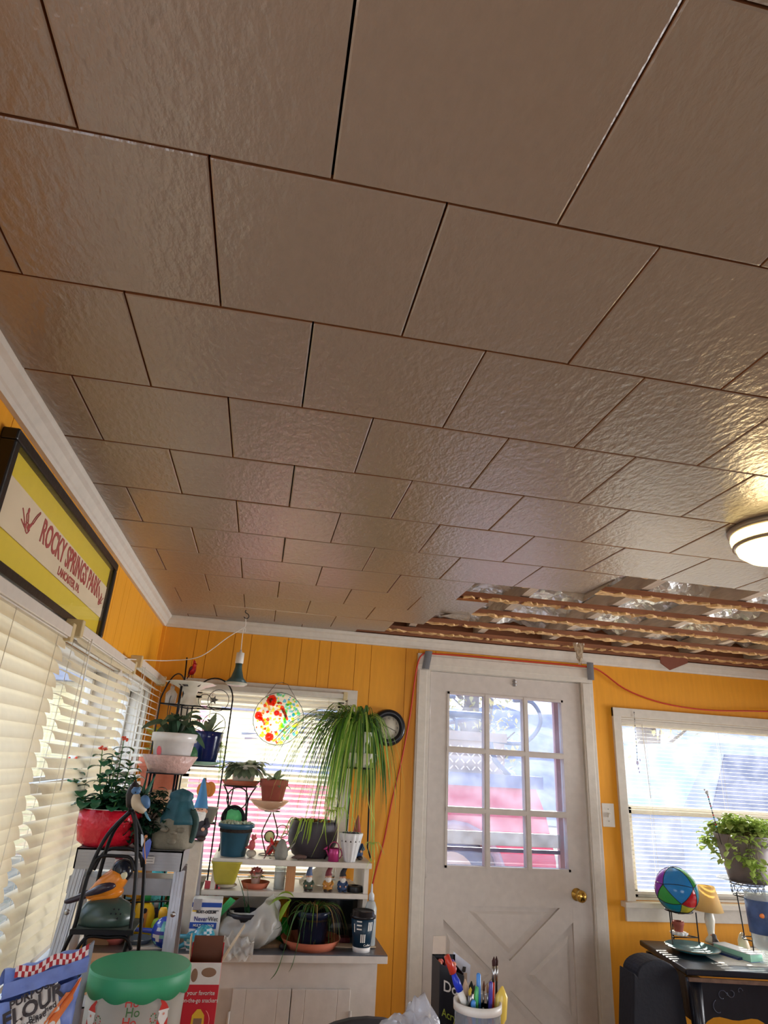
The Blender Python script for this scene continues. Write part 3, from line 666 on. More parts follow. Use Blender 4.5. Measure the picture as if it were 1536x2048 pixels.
# ---------------------------------------------------------------- helpers for pots, plants and figures
def pot(par, ce, rt, rb, h, m, rim=.0, n=28, fn=None, name='pot', soil=True, sq=0, wall=.008):
    ce = Vector(ce); b = MB(m); pr = [(0, 0), (rb*.96, 0), (rb, .003)]
    if rim: pr += [(rb+(rt*.9-rb)*.98, h-rim), (rt, h-rim+.002), (rt, h-.002), (rt-.003, h)]
    else:
        pr += [(rb+(rt-rb)*t, h*t) for t in (.2, .4, .6, .8)] + [(rt, h-.002), (rt-.002, h)]
    pr += [(rt-wall, h), (rt-wall-.002, h-.02)]
    b.lathe(pr, ce, n, fn=fn, sq=sq); b.build(name, par)
    if soil: s = MB(M_soil); s.lathe([(0, h-.018), (rt-wall-.001, h-.02), (rt-wall-.001, h-.035), (0, h-.035)], ce, n, sq=sq); s.build('soil', par)
    return ce+Vector((0, 0, h-.018))
def saucer(par, ce, r, h, m, name='saucer', r0=.8, fn=None):
    b = MB(m); b.lathe([(0, 0), (r*r0, 0), (r, h), (r-.004, h), (r*r0-.006, .006), (0, .006)], ce, 36, fn=fn); return b.build(name, par)
def stems(par, ce, n, h, spread, L, W, ml, per=7, droop=.4, lean=(0, 0, 0), stem_r=.0025, ms=None, name='foliage', pw=.7, asc=.3, seed=1, start=.15):
    rs = random.Random(seed); lb = MB(ml); sb = MB(ms or M_leafmd)
    for i in range(n):
        a = rs.uniform(0, 2*PI); sp = spread*rs.uniform(.2, 1); hh = h*rs.uniform(.55, 1)
        d = Vector((math.cos(a)*sp, math.sin(a)*sp, hh))+Vector(lean)*rs.uniform(.5, 1)
        mid = Vector(ce)+d*.5+Vector((0, 0, hh*.10)); end = Vector(ce)+d; b0 = Vector(ce)+Vector((math.cos(a), math.sin(a), 0))*spread*.15
        pts = spl([b0, mid, end], 5); sb.tube(pts, [stem_r*(1-.07*k) for k in range(len(pts))], 5)
        for k in range(per):
            t = start+(1-start)*(k+.5)/per; p = pts[min(len(pts)-1, int(t*(len(pts)-1)))]
            for sg in (0, PI):
                az = k*1.57+sg+a+rs.uniform(-.4, .4)
                dd = Vector((math.cos(az), math.sin(az), asc+rs.uniform(-.2, .4)))
                lb.leaf(p, dd, L*rs.uniform(.6, 1.1)*(1.1-.4*t), W*rs.uniform(.7, 1.1)*(1.1-.4*t), droop=droop*rs.uniform(.4, 1.4), pw=pw)
        lb.leaf(end, (rs.uniform(-.4, .4), rs.uniform(-.4, .4), 1), L*.6, W*.6, pw=pw)
    sb.build('stem', par); return lb.build(name, par)
def rosette(par, ce, n, L, W, ml, elev=(.1, 1.2), droop=.6, seed=1, name='foliage', pw=.6, fold=.2):
    rs = random.Random(seed); lb = MB(ml)
    for i in range(n):
        a = i*2.4+rs.uniform(-.3, .3); e = elev[0]+(elev[1]-elev[0])*(i/n)+rs.uniform(-.1, .1)
        lb.leaf(Vector(ce)+Vector((math.cos(a), math.sin(a), 0))*.006, (math.cos(a)*math.cos(e), math.sin(a)*math.cos(e), math.sin(e)), L*rs.uniform(.7, 1.1), W*rs.uniform(.8, 1.1), droop=droop*rs.uniform(.6, 1.3), pw=pw, fold=fold)
    return lb.build(name, par)
def gnome(label, ce, H, hat, coat, boots, bend=.15, group=None):
    ce = Vector(ce); t = thing('garden_gnome', label, 'gnome figurine', ce, group); s = H
    b = MB(coat); b.lathe([(0, .03*s), (.15*s, .04*s), (.185*s, .12*s), (.16*s, .25*s), (.11*s, .36*s), (.06*s, .40*s), (0, .41*s)], ce, 18, sy=.85)
    for x in (-1, 1): b.tube([ce+Vector((x*.12*s, -.02*s, .33*s)), ce+Vector((x*.17*s, -.08*s, .24*s)), ce+Vector((x*.09*s, -.15*s, .19*s))], [.045*s, .045*s, .035*s], 8)
    b.build('body', t)
    bo = MB(boots)
    for x in (-1, 1): bo.ell(ce+Vector((x*.09*s, -.10*s, .045*s)), (.075*s, .12*s, .045*s))
    bo.build('boots', t)
    f = MB(S('gnome_skin', 214, 160, 130, .6)); f.ell(ce+Vector((0, 0, .45*s)), (.105*s, .10*s, .11*s)); f.ell(ce+Vector((0, -.105*s, .455*s)), (.03*s, .03*s, .028*s))
    for x in (-1, 1): f.ell(ce+Vector((x*.105*s, 0, .45*s)), (.02*s, .02*s, .03*s)); f.ell(ce+Vector((x*.10*s, -.165*s, .19*s)), .03*s)
    f.build('face', t)
    e = MB(S('eye_dark', 24, 20, 20, .2))
    for x in (-1, 1): e.ell(ce+Vector((x*.038*s, -.09*s, .487*s)), .009*s, n=8, k=5)
    e.build('eyes', t)
    be = MB(mat('gnome_beard', c(226, 222, 214), .8, bump=.4, scale=120)); be.lathe([(0, .16*s), (.03*s, .19*s), (.075*s, .28*s), (.105*s, .37*s), (.11*s, .43*s), (.08*s, .455*s)], ce+Vector((0, -.055*s, 0)), 14, sy=.75, fn=lambda a, z: 1+.08*math.sin(a*9))
    be.tube([ce+Vector((-.08*s, -.10*s, .415*s)), ce+Vector((0, -.135*s, .44*s)), ce+Vector((.08*s, -.10*s, .415*s))], [.012*s, .022*s, .012*s], 6); be.build('beard', t)
    h = MB(hat); pts = spl([ce+Vector((0, 0, .50*s)), ce+Vector((0, .01*s, .62*s)), ce+Vector((bend*.4*s, .01*s, .80*s)), ce+Vector((bend*s, 0, .99*s))], 4); n = len(pts)
    h.tube(pts, [.125*s*(1-(k/(n-1)))**.75+.006*s for k in range(n)], 14); h.build('hat', t)
    return t
def bird(label, ce, L, az, mb_, mw, mbelly, legs=True, name='bird_figurine', upright=.9, crest=False, cat='bird figurine', group=None, face=None, feet=.18):
    ce = Vector(ce); t = thing(name, label, cat, ce, group); u = Vector((math.cos(az), math.sin(az), 0)); z = Vector((0, 0, 1))
    f0 = feet*L if legs else 0
    def q(a, b, s=0): return ce+u*a*L*math.cos(upright*.0)+z*(b*L+f0)+u.cross(z)*s*L
    b = MB(mb_); b.tube(spl([q(-.20, .06), q(-.05, .18), q(.04, .36), q(.06, .52), q(.08, .66), q(.09, .74)], 3), [.03*L, .10*L, .15*L, .175*L, .185*L, .18*L, .17*L, .155*L, .14*L, .13*L, .125*L, .13*L, .125*L, .10*L, .06*L, .01*L], 12); b.build('body', t)
    w_ = MB(mw)
    for s in (-1, 1): w_.tube(spl([q(.05, .50, s*.15), q(-.04, .34, s*.18), q(-.16, .14, s*.12), q(-.26, -.02, s*.05)], 3), [.03*L, .07*L, .09*L, .09*L, .075*L, .06*L, .05*L, .035*L, .025*L, .01*L], 8)
    w_.build('wings', t)
    tl = MB(mw); tl.tube([q(-.12, .12), q(-.24, -.04), q(-.34, -.20)], [.05*L, .05*L, .035*L], 8, flat=.5); tl.build('tail', t)
    be = MB(mbelly); be.ell(q(.12, .36), (.09*L, .12*L, .17*L)); be.build('breast', t)
    k = MB(face or S('beak_orange', 214, 120, 40, .4)); k.tube([q(.18, .66), q(.30, .64)], [.04*L, .004*L], 7); k.build('beak', t)
    e = MB(S('eye_dark', 0, 0, 0))
    for s in (-1, 1): e.ell(q(.15, .70, s*.085), .018*L, n=8, k=5)
    e.build('eyes', t)
    if crest: cm = MB(mb_); cm.tube([q(.06, .72), q(.0, .84), q(-.05, .93)], [.09*L, .06*L, .008*L], 8); cm.build('crest', t)
    if legs:
        lg = MB(M_black)
        for s in (-1, 1): lg.tube([q(.03, .16, s*.06), q(.04, .16-f0/L-.0, s*.06)], .012*L+.0004, 5); lg.tube([q(.04, -f0/L+.012, s*.06), q(.12, -f0/L+.01, s*.07)], .008*L+.0003, 5)
        lg.build('legs', t)
    return t

# ---------------------------------------------------------------- foreground table with groceries and craft things
tb_ = thing('dining_table', 'wooden dining table just below the frame under the flour and tub', 'table', (.35, 1.3, 0))
x0, x1, ya, yb, TZ = -.46, 1.15, .55, 1.975, .80
q = MB(M_wood); q.bb((x0, ya, TZ-.03), (x1, yb, TZ)); q.build('table_top', tb_, bev=.004)
for x in (x0+.06, x1-.06):
    for y in (ya+.06, yb-.06): q = MB(M_wood); q.bb((x-.03, y-.03, 0), (x+.03, y+.03, TZ-.03)); q.build('leg', tb_)
# tub with the green scalloped lid
TY0 = 1.68; tc_ = P(283, 1928, TY0); TR = (P(385, 1935, TY0).x-P(181, 1935, TY0).x)/2; lz = tc_.z
tub = thing('snack_tub', 'clear round tub with holiday gnomes and a green scalloped lid', 'tub', (tc_.x, TY0, TZ))
tb = MB(mat('frosted_clear_plastic', c(228, 226, 216), .25, alpha=.55, sub=.3, var=.02)); tr_, rb_ = TR*.955, TR*.86
tb.lathe([(0, .0), (rb_, 0), (tr_, lz-TZ-.012)], (tc_.x, TY0, TZ), 48); tb.build('tub_body', tub)
lid = MB(mat('green_plastic_lid', c(60, 158, 112), .45, var=.02)); H = .040
def scal(a, z): return 1
base = len(lid.v); n = 96
for ring_i, (r, z, sc_) in enumerate([(0, 0, 0), (TR*.5, 0, 0), (TR*.9, 0, 0), (TR*.97, 0, 0), (TR, -.004, 0), (TR*1.005, -.018, 0), (TR*1.01, -.034, 1), (TR*.99, -.034, 1), (TR*.985, -.004, 0)]):
    for j in range(n): a = 2*PI*j/n; lid.v.append(Vector((tc_.x+r*math.cos(a), TY0+r*math.sin(a), lz+z-(.008*abs(math.sin(a*6)) if sc_ else 0))))
for k in range(8):
    for j in range(n): a = base+k*n; lid.face((a+j, a+(j+1) % n, a+n+(j+1) % n, a+n+j), k > 3)
lid.build('lid', tub)
sn = MB(S('brown_snack_mix', 120, 84, 56, .9, var=.3))
rs = random.Random(3)
for k in range(60): a = rs.uniform(0, 6.28); r = rs.uniform(0, tr_*.78)**1; z = TZ+rs.uniform(.03, .155); sn.ell((tc_.x+r*math.cos(a), TY0+r*math.sin(a), z), (.02, .02, .015), n=8, k=5)
tag(sn.build('snack_mix', tub), kind='stuff')
def oncyl(ang0, zc, R=tr_+.001, cx=tc_.x, cy=TY0):
    def f(x, y, z): a = ang0+x/R; return Vector((cx+(R+z)*math.sin(a), cy-(R+z)*math.cos(a), zc+y))
    return f
vang = math.atan2(-tc_.x, 1.8)*-1
def g_art(a0, zc, sc, flip=1):
    f = oncyl(a0, zc); M_r = S('print_red', 204, 52, 44, .5); M_w = S('print_white', 236, 234, 228, .6); M_k = S('print_dark', 50, 48, 48, .6); M_g = S('print_green', 70, 116, 66, .6)
    mb = MB(M_r); P_ = lambda pts, dz, m: (setattr(mb, 'cur', m), mb.face([mb.add([f(flip*x*sc, y*sc, dz)]) for x, y in pts], False))
    P_([(-.9, .5), (.9, .5), (.75, .9), (.6, 1.3), (.9, 1.9), (.65, 2.1), (.2, 1.7), (-.4, 1.2)], .0006, M_r)
    P_([(-1, .5), (-.95, .25), (.95, .25), (1, .5)], .001, M_w)
    P_([(-.8, .25), (.8, .25), (.9, -.6), (.35, -1.5), (0, -1.8), (-.35, -1.5), (-.9, -.6)], .0006, M_w)
    P_([(-.16, .1), (.16, .1), (.2, -.15), (0, -.26), (-.2, -.15)], .0012, S('print_skin', 222, 150, 128, .6))
    P_([(-1, -.7), (-.6, -1.2), (0, -1.8), (.6, -1.2), (1, -.7), (1.1, -2.6), (-1.1, -2.6)], .0003, M_r)
    P_([(-.9, -2.6), (.9, -2.6), (1, -3.2), (-1, -3.2)], .0004, M_k)
    for k in range(10): a = k*.628; P_([(1.7+.45*math.cos(a)-.12, -.4+.6*math.sin(a)), (1.7+.45*math.cos(a)+.15, -.4+.6*math.sin(a)-.12), (1.7+.45*math.cos(a)+.05, -.4+.6*math.sin(a)+.2)], .0006, M_g if k % 3 else M_r)
    tx = mb.cur; P_([(.95, 2.05), (1.12, 2.0), (1.15, 2.2), (1.0, 2.25)], .001, M_w)
    mb.build('gnome_print', tub)
g_art(-.78, P(207, 2026, TY0-.06).z, .0125); g_art(.72, P(350, 2020, TY0-.06).z, .0125, -1)
M_pr = S('print_red', 0, 0, 0)
text('Ho', .022, (0, 0, 0), (1, 0, 0), (0, 0, 1), M_pr, tub, fn=oncyl(.06, P(268, 2006, TY0-.1).z)); text('Ho', .022, (0, 0, 0), (1, 0, 0), (0, 0, 1), S('print_green', 0, 0, 0), tub, fn=oncyl(.10, P(268, 2026, TY0-.1).z))
text('Ho', .022, (0, 0, 0), (1, 0, 0), (0, 0, 1), M_pr, tub, fn=oncyl(.06, P(268, 2046, TY0-.1).z))
# flour bag: crumpled, rolled over at the top
fb = thing('flour_bag', 'opened blue and white paper bag of all purpose flour with folded top', 'bag', (-.34, 1.5, TZ))
A = P(4, 1960, 1.46); B = P(172, 1905, 1.52); A2 = P(12, 2048, 1.46); wv = Vector((B.x-A.x, B.y-A.y, 0)); Wd = wv.length; wv.normalize(); nv = Vector((wv.y, -wv.x, 0))  # nv towards camera
M_fblue = mat('flour_bag_blue', c(112, 136, 206), .45, bump=.25, scale=22, var=.2); M_fwhite = mat('flour_bag_white', c(222, 220, 216), .5, bump=.25, scale=22, var=.04)
tl = Vector((A.x, A.y, 0))
zT0, zT1 = P(10, 1945, 1.46).z, P(178, 1893, 1.52).z
def bagp(u, v, side):     # u across, v height, side -1..1 depth
    top = zT0+(zT1-zT0)*u - .045
    p = tl + wv*(Wd*u)*(1) + nv*(.045*side*(1-.55*v**2)*(math.sin(PI*min(max(u, .0), 1))**.35))
    z = TZ + (top-TZ)*v; k = .006*noise.noise(Vector((u*7, v*9, side*3)))+.004*noise.noise(Vector((u*23, v*25, side)))
    return Vector((p.x, p.y, z))+nv*k
def bagcol(mb):
    for i in range(len(mb.f)):
        ce = sum((mb.v[k] for k in mb.f[i]), Vector())/len(mb.f[i]); yield i, ce
bag = MB(M_fblue); bag.grid(lambda u, v: bagp(u, v, 1), 26, 30); 
bag.grid(lambda u, v: bagp(1-u, v, -1), 18, 20); bag.build('bag_body', fb)
def bcoord(u, v):
    p = P(u, v, 1.455); uc = (p-tl).dot(wv)/Wd; top = zT0+(zT1-zT0)*uc-.045; return uc, (p.z-TZ)/(top-TZ)
ca_, cb2, cc_, cd_ = bcoord(22, 2003), bcoord(122, 1972), bcoord(128, 2075), bcoord(20, 2090)
lab = MB(M_fwhite)
def labf(u, v):
    a = [ca_[k]*(1-u)+cb2[k]*u for k in (0, 1)]; d_ = [cd_[k]*(1-u)+cc_[k]*u for k in (0, 1)]; q_ = [d_[k]*(1-v)+a[k]*v for k in (0, 1)]
    return bagp(q_[0], q_[1], 1)+nv*.0035
lab.grid(labf, 22, 24); lab.build('front_label', fb)
fold = MB(M_fblue)
def fp(u, v):   # folded flap over the top
    top = zT0+(zT1-zT0)*u; a = v*PI*1.15; r = .024+.006*noise.noise(Vector((u*6, v*3, 0)))
    p = tl+wv*(Wd*u); z = top-.022
    off = math.cos(a-.3)*-.5*r*2; up = math.sin(a-.3)*r
    return Vector((p.x, p.y, z+up))-nv*(off)+nv*.004*noise.noise(Vector((u*20, v*6, 2)))
fold.grid(lambda u, v: fp(u, v), 30, 12)
fold.grid(lambda u, v: Vector(((tl+wv*(Wd*u)).x, (tl+wv*(Wd*u)).y, zT0+(zT1-zT0)*u-.010-.024*v))+nv*(.030+.004*noise.noise(Vector((u*9, v*5, 7)))), 26, 6)
fold.build('folded_top', fb)
gs_ = MB(S('bag_gusset_grey', 120, 124, 136, .5, bump=.2)); g0 = tl+wv*Wd; g1 = P(187, 1895, 1.58)
gs_.prism([(g0.x-.004, g0.y-.004, TZ), (g1.x, g1.y, TZ), (g1.x, g1.y, zT1-.004), (g0.x-.004, g0.y-.004, zT1-.01)], (-.003, .003, 0)); gs_.build('side_gusset', fb)
bd_ = MB(S('bag_red_check', 170, 40, 50, .6)); M_w2 = S('bag_white_check', 226, 214, 214, .6)
for k in range(22):
    for j in range(2):
        u0, u1 = .1+k*.04, .1+(k+1)*.04; m = bd_.cur = (S('bag_red_check', 0, 0, 0) if (k+j) % 2 else M_w2)
        def pp(u, j_): return Vector(((tl+wv*(Wd*u)).x, (tl+wv*(Wd*u)).y, zT0+(zT1-zT0)*u+.006-.008*j_+.004*math.sin(u*14)))+nv*(.020+.004*j_)
        i = bd_.add([pp(u0, j), pp(u1, j), pp(u1, j+1), pp(u0, j+1)]); bd_.face((i, i+1, i+2, i+3), False)
bd_.build('checked_band', fb)
M_ink = S('dark_grey_ink', 66, 62, 66, .7)
rl = math.atan2(zT1-zT0, Wd)*.9
def onbag(u, v, rot):
    uc, vc = bcoord(u, v)
    def f(x, y, z):
        X = x*math.cos(rot)-y*math.sin(rot); Y = x*math.sin(rot)+y*math.cos(rot)
        return bagp(uc+X/Wd, vc+Y/(zT0-.045-TZ), 1)+nv*(.0052+z)
    return f
text('PURPOSE', .0165, (0, 0, 0), (1, 0, 0), (0, 0, 1), M_ink, fb, fn=onbag(66, 1990, .26), sx=1.0, bold=.0004)
text('FLOUR', .033, (0, 0, 0), (1, 0, 0), (0, 0, 1), M_ink, fb, fn=onbag(68, 2016, .26), sx=.9, bold=.0010)
text('Bleached', .012, (0, 0, 0), (1, 0, 0), (0, 0, 1), M_ink, fb, fn=onbag(88, 2030, .26)); text('Enriched', .012, (0, 0, 0), (1, 0, 0), (0, 0, 1), M_ink, fb, fn=onbag(66, 2044, .26))
rp = MB(S('print_rolling_pin', 222, 124, 66, .5)); f = onbag(124, 2032, .85)
i = rp.add([f(-.07, -.010, .001), f(.022, -.010, .001), f(.026, -.004, .001), f(.045, -.004, .001), f(.048, 0, .001), f(.045, .004, .001), f(.026, .004, .001), f(.022, .010, .001), f(-.07, .010, .001)]); rp.face([i+k for k in range(9)], False); rp.build('rolling_pin_print', fb)
# red snack box, top open
y = 1.9; a = P(372, 1962, y); b = P(436, 1958, y); bw = (b.x-a.x); ztop = P(400, 1925, y).z
sb_ = thing('snack_box', 'opened tall red snack box beside the green lidded tub', 'box', ((a.x+b.x)/2, y, TZ))
bx = MB(S('snack_box_red', 206, 24, 44, .4, var=.03)); x0, x1 = a.x, b.x+.004; d = .055
bx.bb((x0, y, TZ), (x1, y+.002, ztop)); bx.bb((x0, y+d, TZ), (x1, y+d+.002, ztop+.03)); bx.bb((x0, y, TZ), (x0+.002, y+d, ztop)); bx.bb((x1-.002, y, TZ), (x1, y+d, ztop)); bx.build('carton', sb_)
br = MB(S('box_inside_brown', 112, 70, 52, .8)); br.bb((x0+.003, y+d-.003, ztop-.05), (x1-.003, y+d-.001, ztop+.045)); br.build('inside', sb_)
wt = MB(S('box_white_band', 232, 228, 224, .5)); wt.bb((x0, y-.001, ztop-.045), (x1, y, ztop)); wt.ell(((x0+x1)/2+.012, y-.001, ztop-.02), (.018, .0008, .010), m=S('nut_print', 150, 116, 92, .7)); wt.ell(((x0+x1)/2-.022, y-.001, ztop-.026), (.008, .0008, .014), m=S('nut_print', 0, 0, 0)); wt.build('white_band', sb_)
fp_ = MB(S('box_flap_cream', 226, 204, 170, .6)); fp_.prism([(x1, y+.004, ztop), (x1, y+d, ztop), (x1+.045, y+d, ztop+.072), (x1+.045, y+.02, ztop+.072)], (.0015, 0, 0)); fp_.prism([(x0, y+.004, ztop), (x0, y+d, ztop), (x0-.006, y+d, ztop+.05), (x0-.006, y+.01, ztop+.05)], (.0015, 0, 0)); fp_.build('top_flaps', sb_)
M_pw = S('print_white', 0, 0, 0); xm = (x0+x1)/2
text('your favorite', .0125, (xm, y-.001, ztop-.062), (1, 0, 0), (0, 0, 1), M_pw, sb_); text('on-the-go snackers', .0125, (xm, y-.001, ztop-.077), (1, 0, 0), (0, 0, 1), M_pw, sb_, sx=.88)
for k, z in enumerate((ztop-.118, ztop-.165, ztop-.21)):
    yb_ = MB(S('print_yellow_pack', 240, 192, 50, .5)); s_ = .016
    if k == 0: yb_.prism([(xm-s_, y-.001, z-.02), (xm+s_, y-.001, z-.02), (xm+s_*.9, y-.001, z+.012), (xm+.004, y-.001, z+.024), (xm-.004, y-.001, z+.024), (xm-s_*.9, y-.001, z+.012)], (0, -.0006, 0))
    else: yb_.bb((xm-s_*1.2, y-.0016, z-.015), (xm+s_*1.2, y-.001, z+.015))
    yb_.bb((xm-.010, y-.002, z-.006), (xm+.010, y-.0016, z+.006), S('nut_print', 0, 0, 0)); yb_.build('pack_print', sb_)
    rg_ = MB(S('print_pink_ring', 240, 150, 150, .5)); rg_.tube(ring((xm, y-.0012, z), .027, n=20, a0=-.8, a1=.9), .0007, 4); rg_.build('ring_print', sb_)
# clear plastic bag on the table
pb = MB(mat('crinkled_clear_plastic', c(224, 228, 238), .12, alpha=.5, bump=.5, scale=30, var=.05, spec=.9)); q0 = P(755, 2030, 1.55); q1 = P(900, 2030, 1.55)
pc_ = (q0+q1)/2
def pbg(u, v):
    a = u*2*PI; t = v*PI/2; R_ = (.115, .10, .26); x = math.cos(a)*math.cos(t); y_ = math.sin(a)*math.cos(t); z = math.sin(t)
    k = 1+.22*noise.noise(Vector((x*2.6, y_*2.6, z*3)))+.10*noise.noise(Vector((x*8, y_*8, z*8+3)))
    return Vector((pc_.x+x*R_[0]*k, 1.55+y_*R_[1]*k, TZ+.002+z*R_[2]*k))
pb.grid(pbg, 40, 18)
zt = P(820, 2000, 1.55).z
for v in pb.v: v.z = TZ+(v.z-TZ)*(zt-TZ)/.285
pbt = pb.build('plastic_bag', label='crumpled clear plastic bag on the table below the door', cat='plastic bag')
pr_ = MB(S('craft_packet_pink', 206, 190, 214, .5, var=.2)); pr_.box((pc_.x+.0, 1.55, TZ+.16), (.12, .02, .10), Matrix.Rotation(.5, 3, 'X')); pr_.build('packet', pbt)
# dark chair back at the bottom edge
q = P(735, 2034, 2.3); ch = thing('chair', 'dark padded chair back at the bottom edge left of the plastic bag', 'chair', (q.x, 2.1, 0))
M_cu = S('dark_chair_cushion', 52, 50, 54, .6)
b = MB(M_cu); b.prism([(q.x+.2*math.cos(a), 2.28, q.z-.10+.10*math.sin(a)) for a in [PI*k/12 for k in range(13)]]+[(q.x-.19, 2.28, .55), (q.x+.19, 2.28, .55)], (0, .04, 0)); b.build('backrest', ch, bev=.01)
b = MB(M_cu); b.bb((q.x-.2, 1.88, .43), (q.x+.2, 2.28, .48)); b.build('seat', ch, bev=.01)
for x in (-.18, .18):
    for yy in (1.9, 2.3): b = MB(M_black); b.tube([(q.x+x, yy, 0), (q.x+x, yy, .56 if yy > 2 else .44)], .012); b.build('leg', ch)
# black patterned paint marker box
y = 1.72; a = P(879, 1960, y); b = P(922, 1985, y); zt = P(880, 1915, y).z
db = thing('marker_box', 'black craft marker box with white lettering behind the brush holder', 'box', ((a.x+b.x)/2, y, TZ))
bxm = MB(S('black_card', 26, 28, 36, .5, var=.05)); x0, x1, dd = a.x, b.x+.006, .07
bxm.prism([(x0, y, TZ), (x1, y-.004, TZ), (x1, y-.004, zt-.035), (x0, y, zt-.012)], (0, .002, 0)); bxm.bb((x0, y, TZ), (x0+.002, y+dd, zt-.012)); bxm.bb((x1-.002, y, TZ), (x1, y+dd, zt-.03)); bxm.bb((x0, y+dd, TZ), (x1, y+dd+.002, zt-.01)); bxm.build('carton', db)
fl2 = MB(S('card_flap_beige', 214, 198, 180, .6)); fl2.prism([(x0, y+dd, zt-.012), (x0+.034, y+dd, zt-.012), (x0+.034, y+dd, zt+.028), (x0+.002, y+dd, zt+.028)], (0, .0015, 0)); fl2.build('flap', db); fl2 = MB(S('card_flap_beige', 0, 0, 0)); fl2.prism([P(912, 1946, y+dd-.012), P(934, 1946, y+dd-.012), P(934, 1967, y+dd-.012), P(912, 1967, y+dd-.012)], (0, .0015, 0)); fl2.build('flap', db)
fl3 = MB(S('card_flap_white', 218, 226, 240, .5)); z_ = zt
fl3.prism([P(907, 1903, y+dd), P(941, 1930, y+dd), P(939, 1965, y+dd), P(908, 1965, y+dd)], (0, .0015, 0)); fl3.build('white_card', db)
ic = MB(S('print_dark', 0, 0, 0)); ic.prism([P(924, 1945, y+dd-.003), P(931, 1944, y+dd-.003), P(932, 1934, y+dd-.003), P(926, 1933, y+dd-.003)], (0, .001, 0)); ic.prism([P(910, 1935, y+dd-.003), P(912, 1935, y+dd-.003), P(912, 1930, y+dd-.003), P(910, 1930, y+dd-.003)], (0, .001, 0), m=M_pr); ic.build('card_print', db)
mk = MB(S('marker_pink', 230, 120, 120, .4)); rs = random.Random(5)
for k in range(14): mk.cur = [S('marker_pink', 0, 0, 0), S('marker_purple', 120, 80, 160, .4), S('marker_coral', 236, 140, 110, .4)][k % 3]; mk.ell((x0+.008+rs.random()*(x1-x0-.02), y+.01+rs.random()*.05, zt-.026+rs.uniform(-.004, .006)), .0065, n=8, k=5)
mk.build('markers', db)
text('Doo', .030, (x0+(x1-x0)*.56, y-.005, zt-.062), (1, -.06, -.3), (0, 0, 1), S('print_white', 0, 0, 0), db, sx=.9, bold=.0003); text('Acrylic', .022, (x0+(x1-x0)*.52, y-.005, zt-.115), (1, -.06, -.4), (0, 0, 1), S('print_lime', 186, 206, 84, .5), db, sx=.8)
# brush holder
y = 1.62; hc = P(955, 2010, y); HR = (P(1004, 2010, y).x-P(912, 2020, y).x)/2; hz = hc.z
bh = thing('brush_holder', 'white ring caddy for paint brushes at the bottom below the door', 'brush holder', (hc.x, y, TZ))
b = MB(S('white_plastic', 226, 222, 214, .4)); b.lathe([(HR, -.008), (HR, .008), (HR-.004, .008), (HR-.004, -.008)], (hc.x, y, hz), 36); b.build('rim', bh)
b = MB(S('caddy_clear', 200, 205, 215, .15, alpha=.3)); b.lathe([(HR*.95, TZ+.004-hz), (HR*.95, -.009), (HR*.93, -.009), (HR*.93, TZ+.004-hz)], (hc.x, y, hz), 36); b.build('clear_cup', bh)
b = MB(S('white_plastic', 0, 0, 0)); b.lathe([(0, 0), (HR, 0), (HR, .006), (0, .006)], (hc.x, y, TZ), 36); b.build('base', bh)
def br_tool(name, label, u, v, dy, col, ub=None, kind='brush', r=.0035, col2=None, cat='paint brush', tipc=(60, 40, 30), tl=.018):
    tp = P(u, v, y+dy); bt = P(ub if ub else u, 2030, y+dy*.6); d = (tp-bt); k = (TZ+.012-bt.z)/d.z; bt = bt+d*k
    dx = bt.x-hc.x
    t = thing(name, label, cat, bt, 'paint tools in the white caddy'); L = (tp-bt).length; dn = (tp-bt)/L
    h = MB(col)
    if kind == 'brush':
        h.tube([bt, bt+dn*(L*.45), bt+dn*(L-tl-.03)], [r*.6, r, r*.7], 8); h.build('handle', t)
        f = MB(M_steel); f.tube([bt+dn*(L-tl-.03), bt+dn*(L-tl)], [r*.75, r*.9], 8); f.build('ferrule', t)
        bs_ = MB(S('bristle_%d' % tipc[0], *tipc, .8)); bs_.tube([bt+dn*(L-tl), bt+dn*(L-tl*.5), tp], [r*.9, r*1.05, r*.15], 8); bs_.build('bristles', t)
    elif kind == 'foam':
        h.tube([bt, bt+dn*(L*.75)], r, 8); h.build('handle', t); f = MB(col2); f.tube([bt+dn*(L*.72), bt+dn*(L*.78), bt+dn*(L*.93), tp], [r*1.2, r*2.6, r*2.4, r*.3], 10, flat=.5); f.build('head', t)
    else:
        h.tube([bt, bt+dn*(L*.7)], r, 8); h.build('barrel', t)
        if name == 'craft_knife':
            f = MB(M_pw); f.tube([bt+dn*(L*.70), bt+dn*(L*.80)], r*1.02, 8); f.build('white_sleeve', t); f = MB(S('tool_red', 200, 60, 44, .3)); f.tube([bt+dn*(L*.90), bt+dn*(L*1.0)], [r*1.1, r*.9], 8); f.build('red_tip', t)
        f = MB(col2); f.tube([bt+dn*(L*.80), bt+dn*(L*.85), bt+dn*(L*.905)] if name == 'craft_knife' else [bt+dn*(L*.7), bt+dn*(L*.99), tp], [r*1.15, r*1.15, r*.6], 8); f.build('cap', t)
    return t
Bc = lambda n, *q: S(n, *q, .3)
t = br_tool('craft_knife', 'fat orange tool with blue and red top leaning left out of the caddy', 893, 1911, -.01, Bc('tool_orange', 232, 118, 30), 938, 'pen', .0075, Bc('tool_blue', 34, 62, 200), 'craft tool')
br_tool('paint_brush', 'white tipped fluffy brush left in the brush caddy', 930, 1958, .012, Bc('pale_handle', 200, 190, 170), 934, 'brush', .007, None, tipc=(222, 196, 170), tl=.03)
br_tool('marker', 'straight light blue pen standing tall in the middle of the caddy', 957, 1946, 0, Bc('pen_blue', 60, 130, 210), 958, 'pen', .0045, Bc('pen_blue2', 80, 150, 230), 'pen')
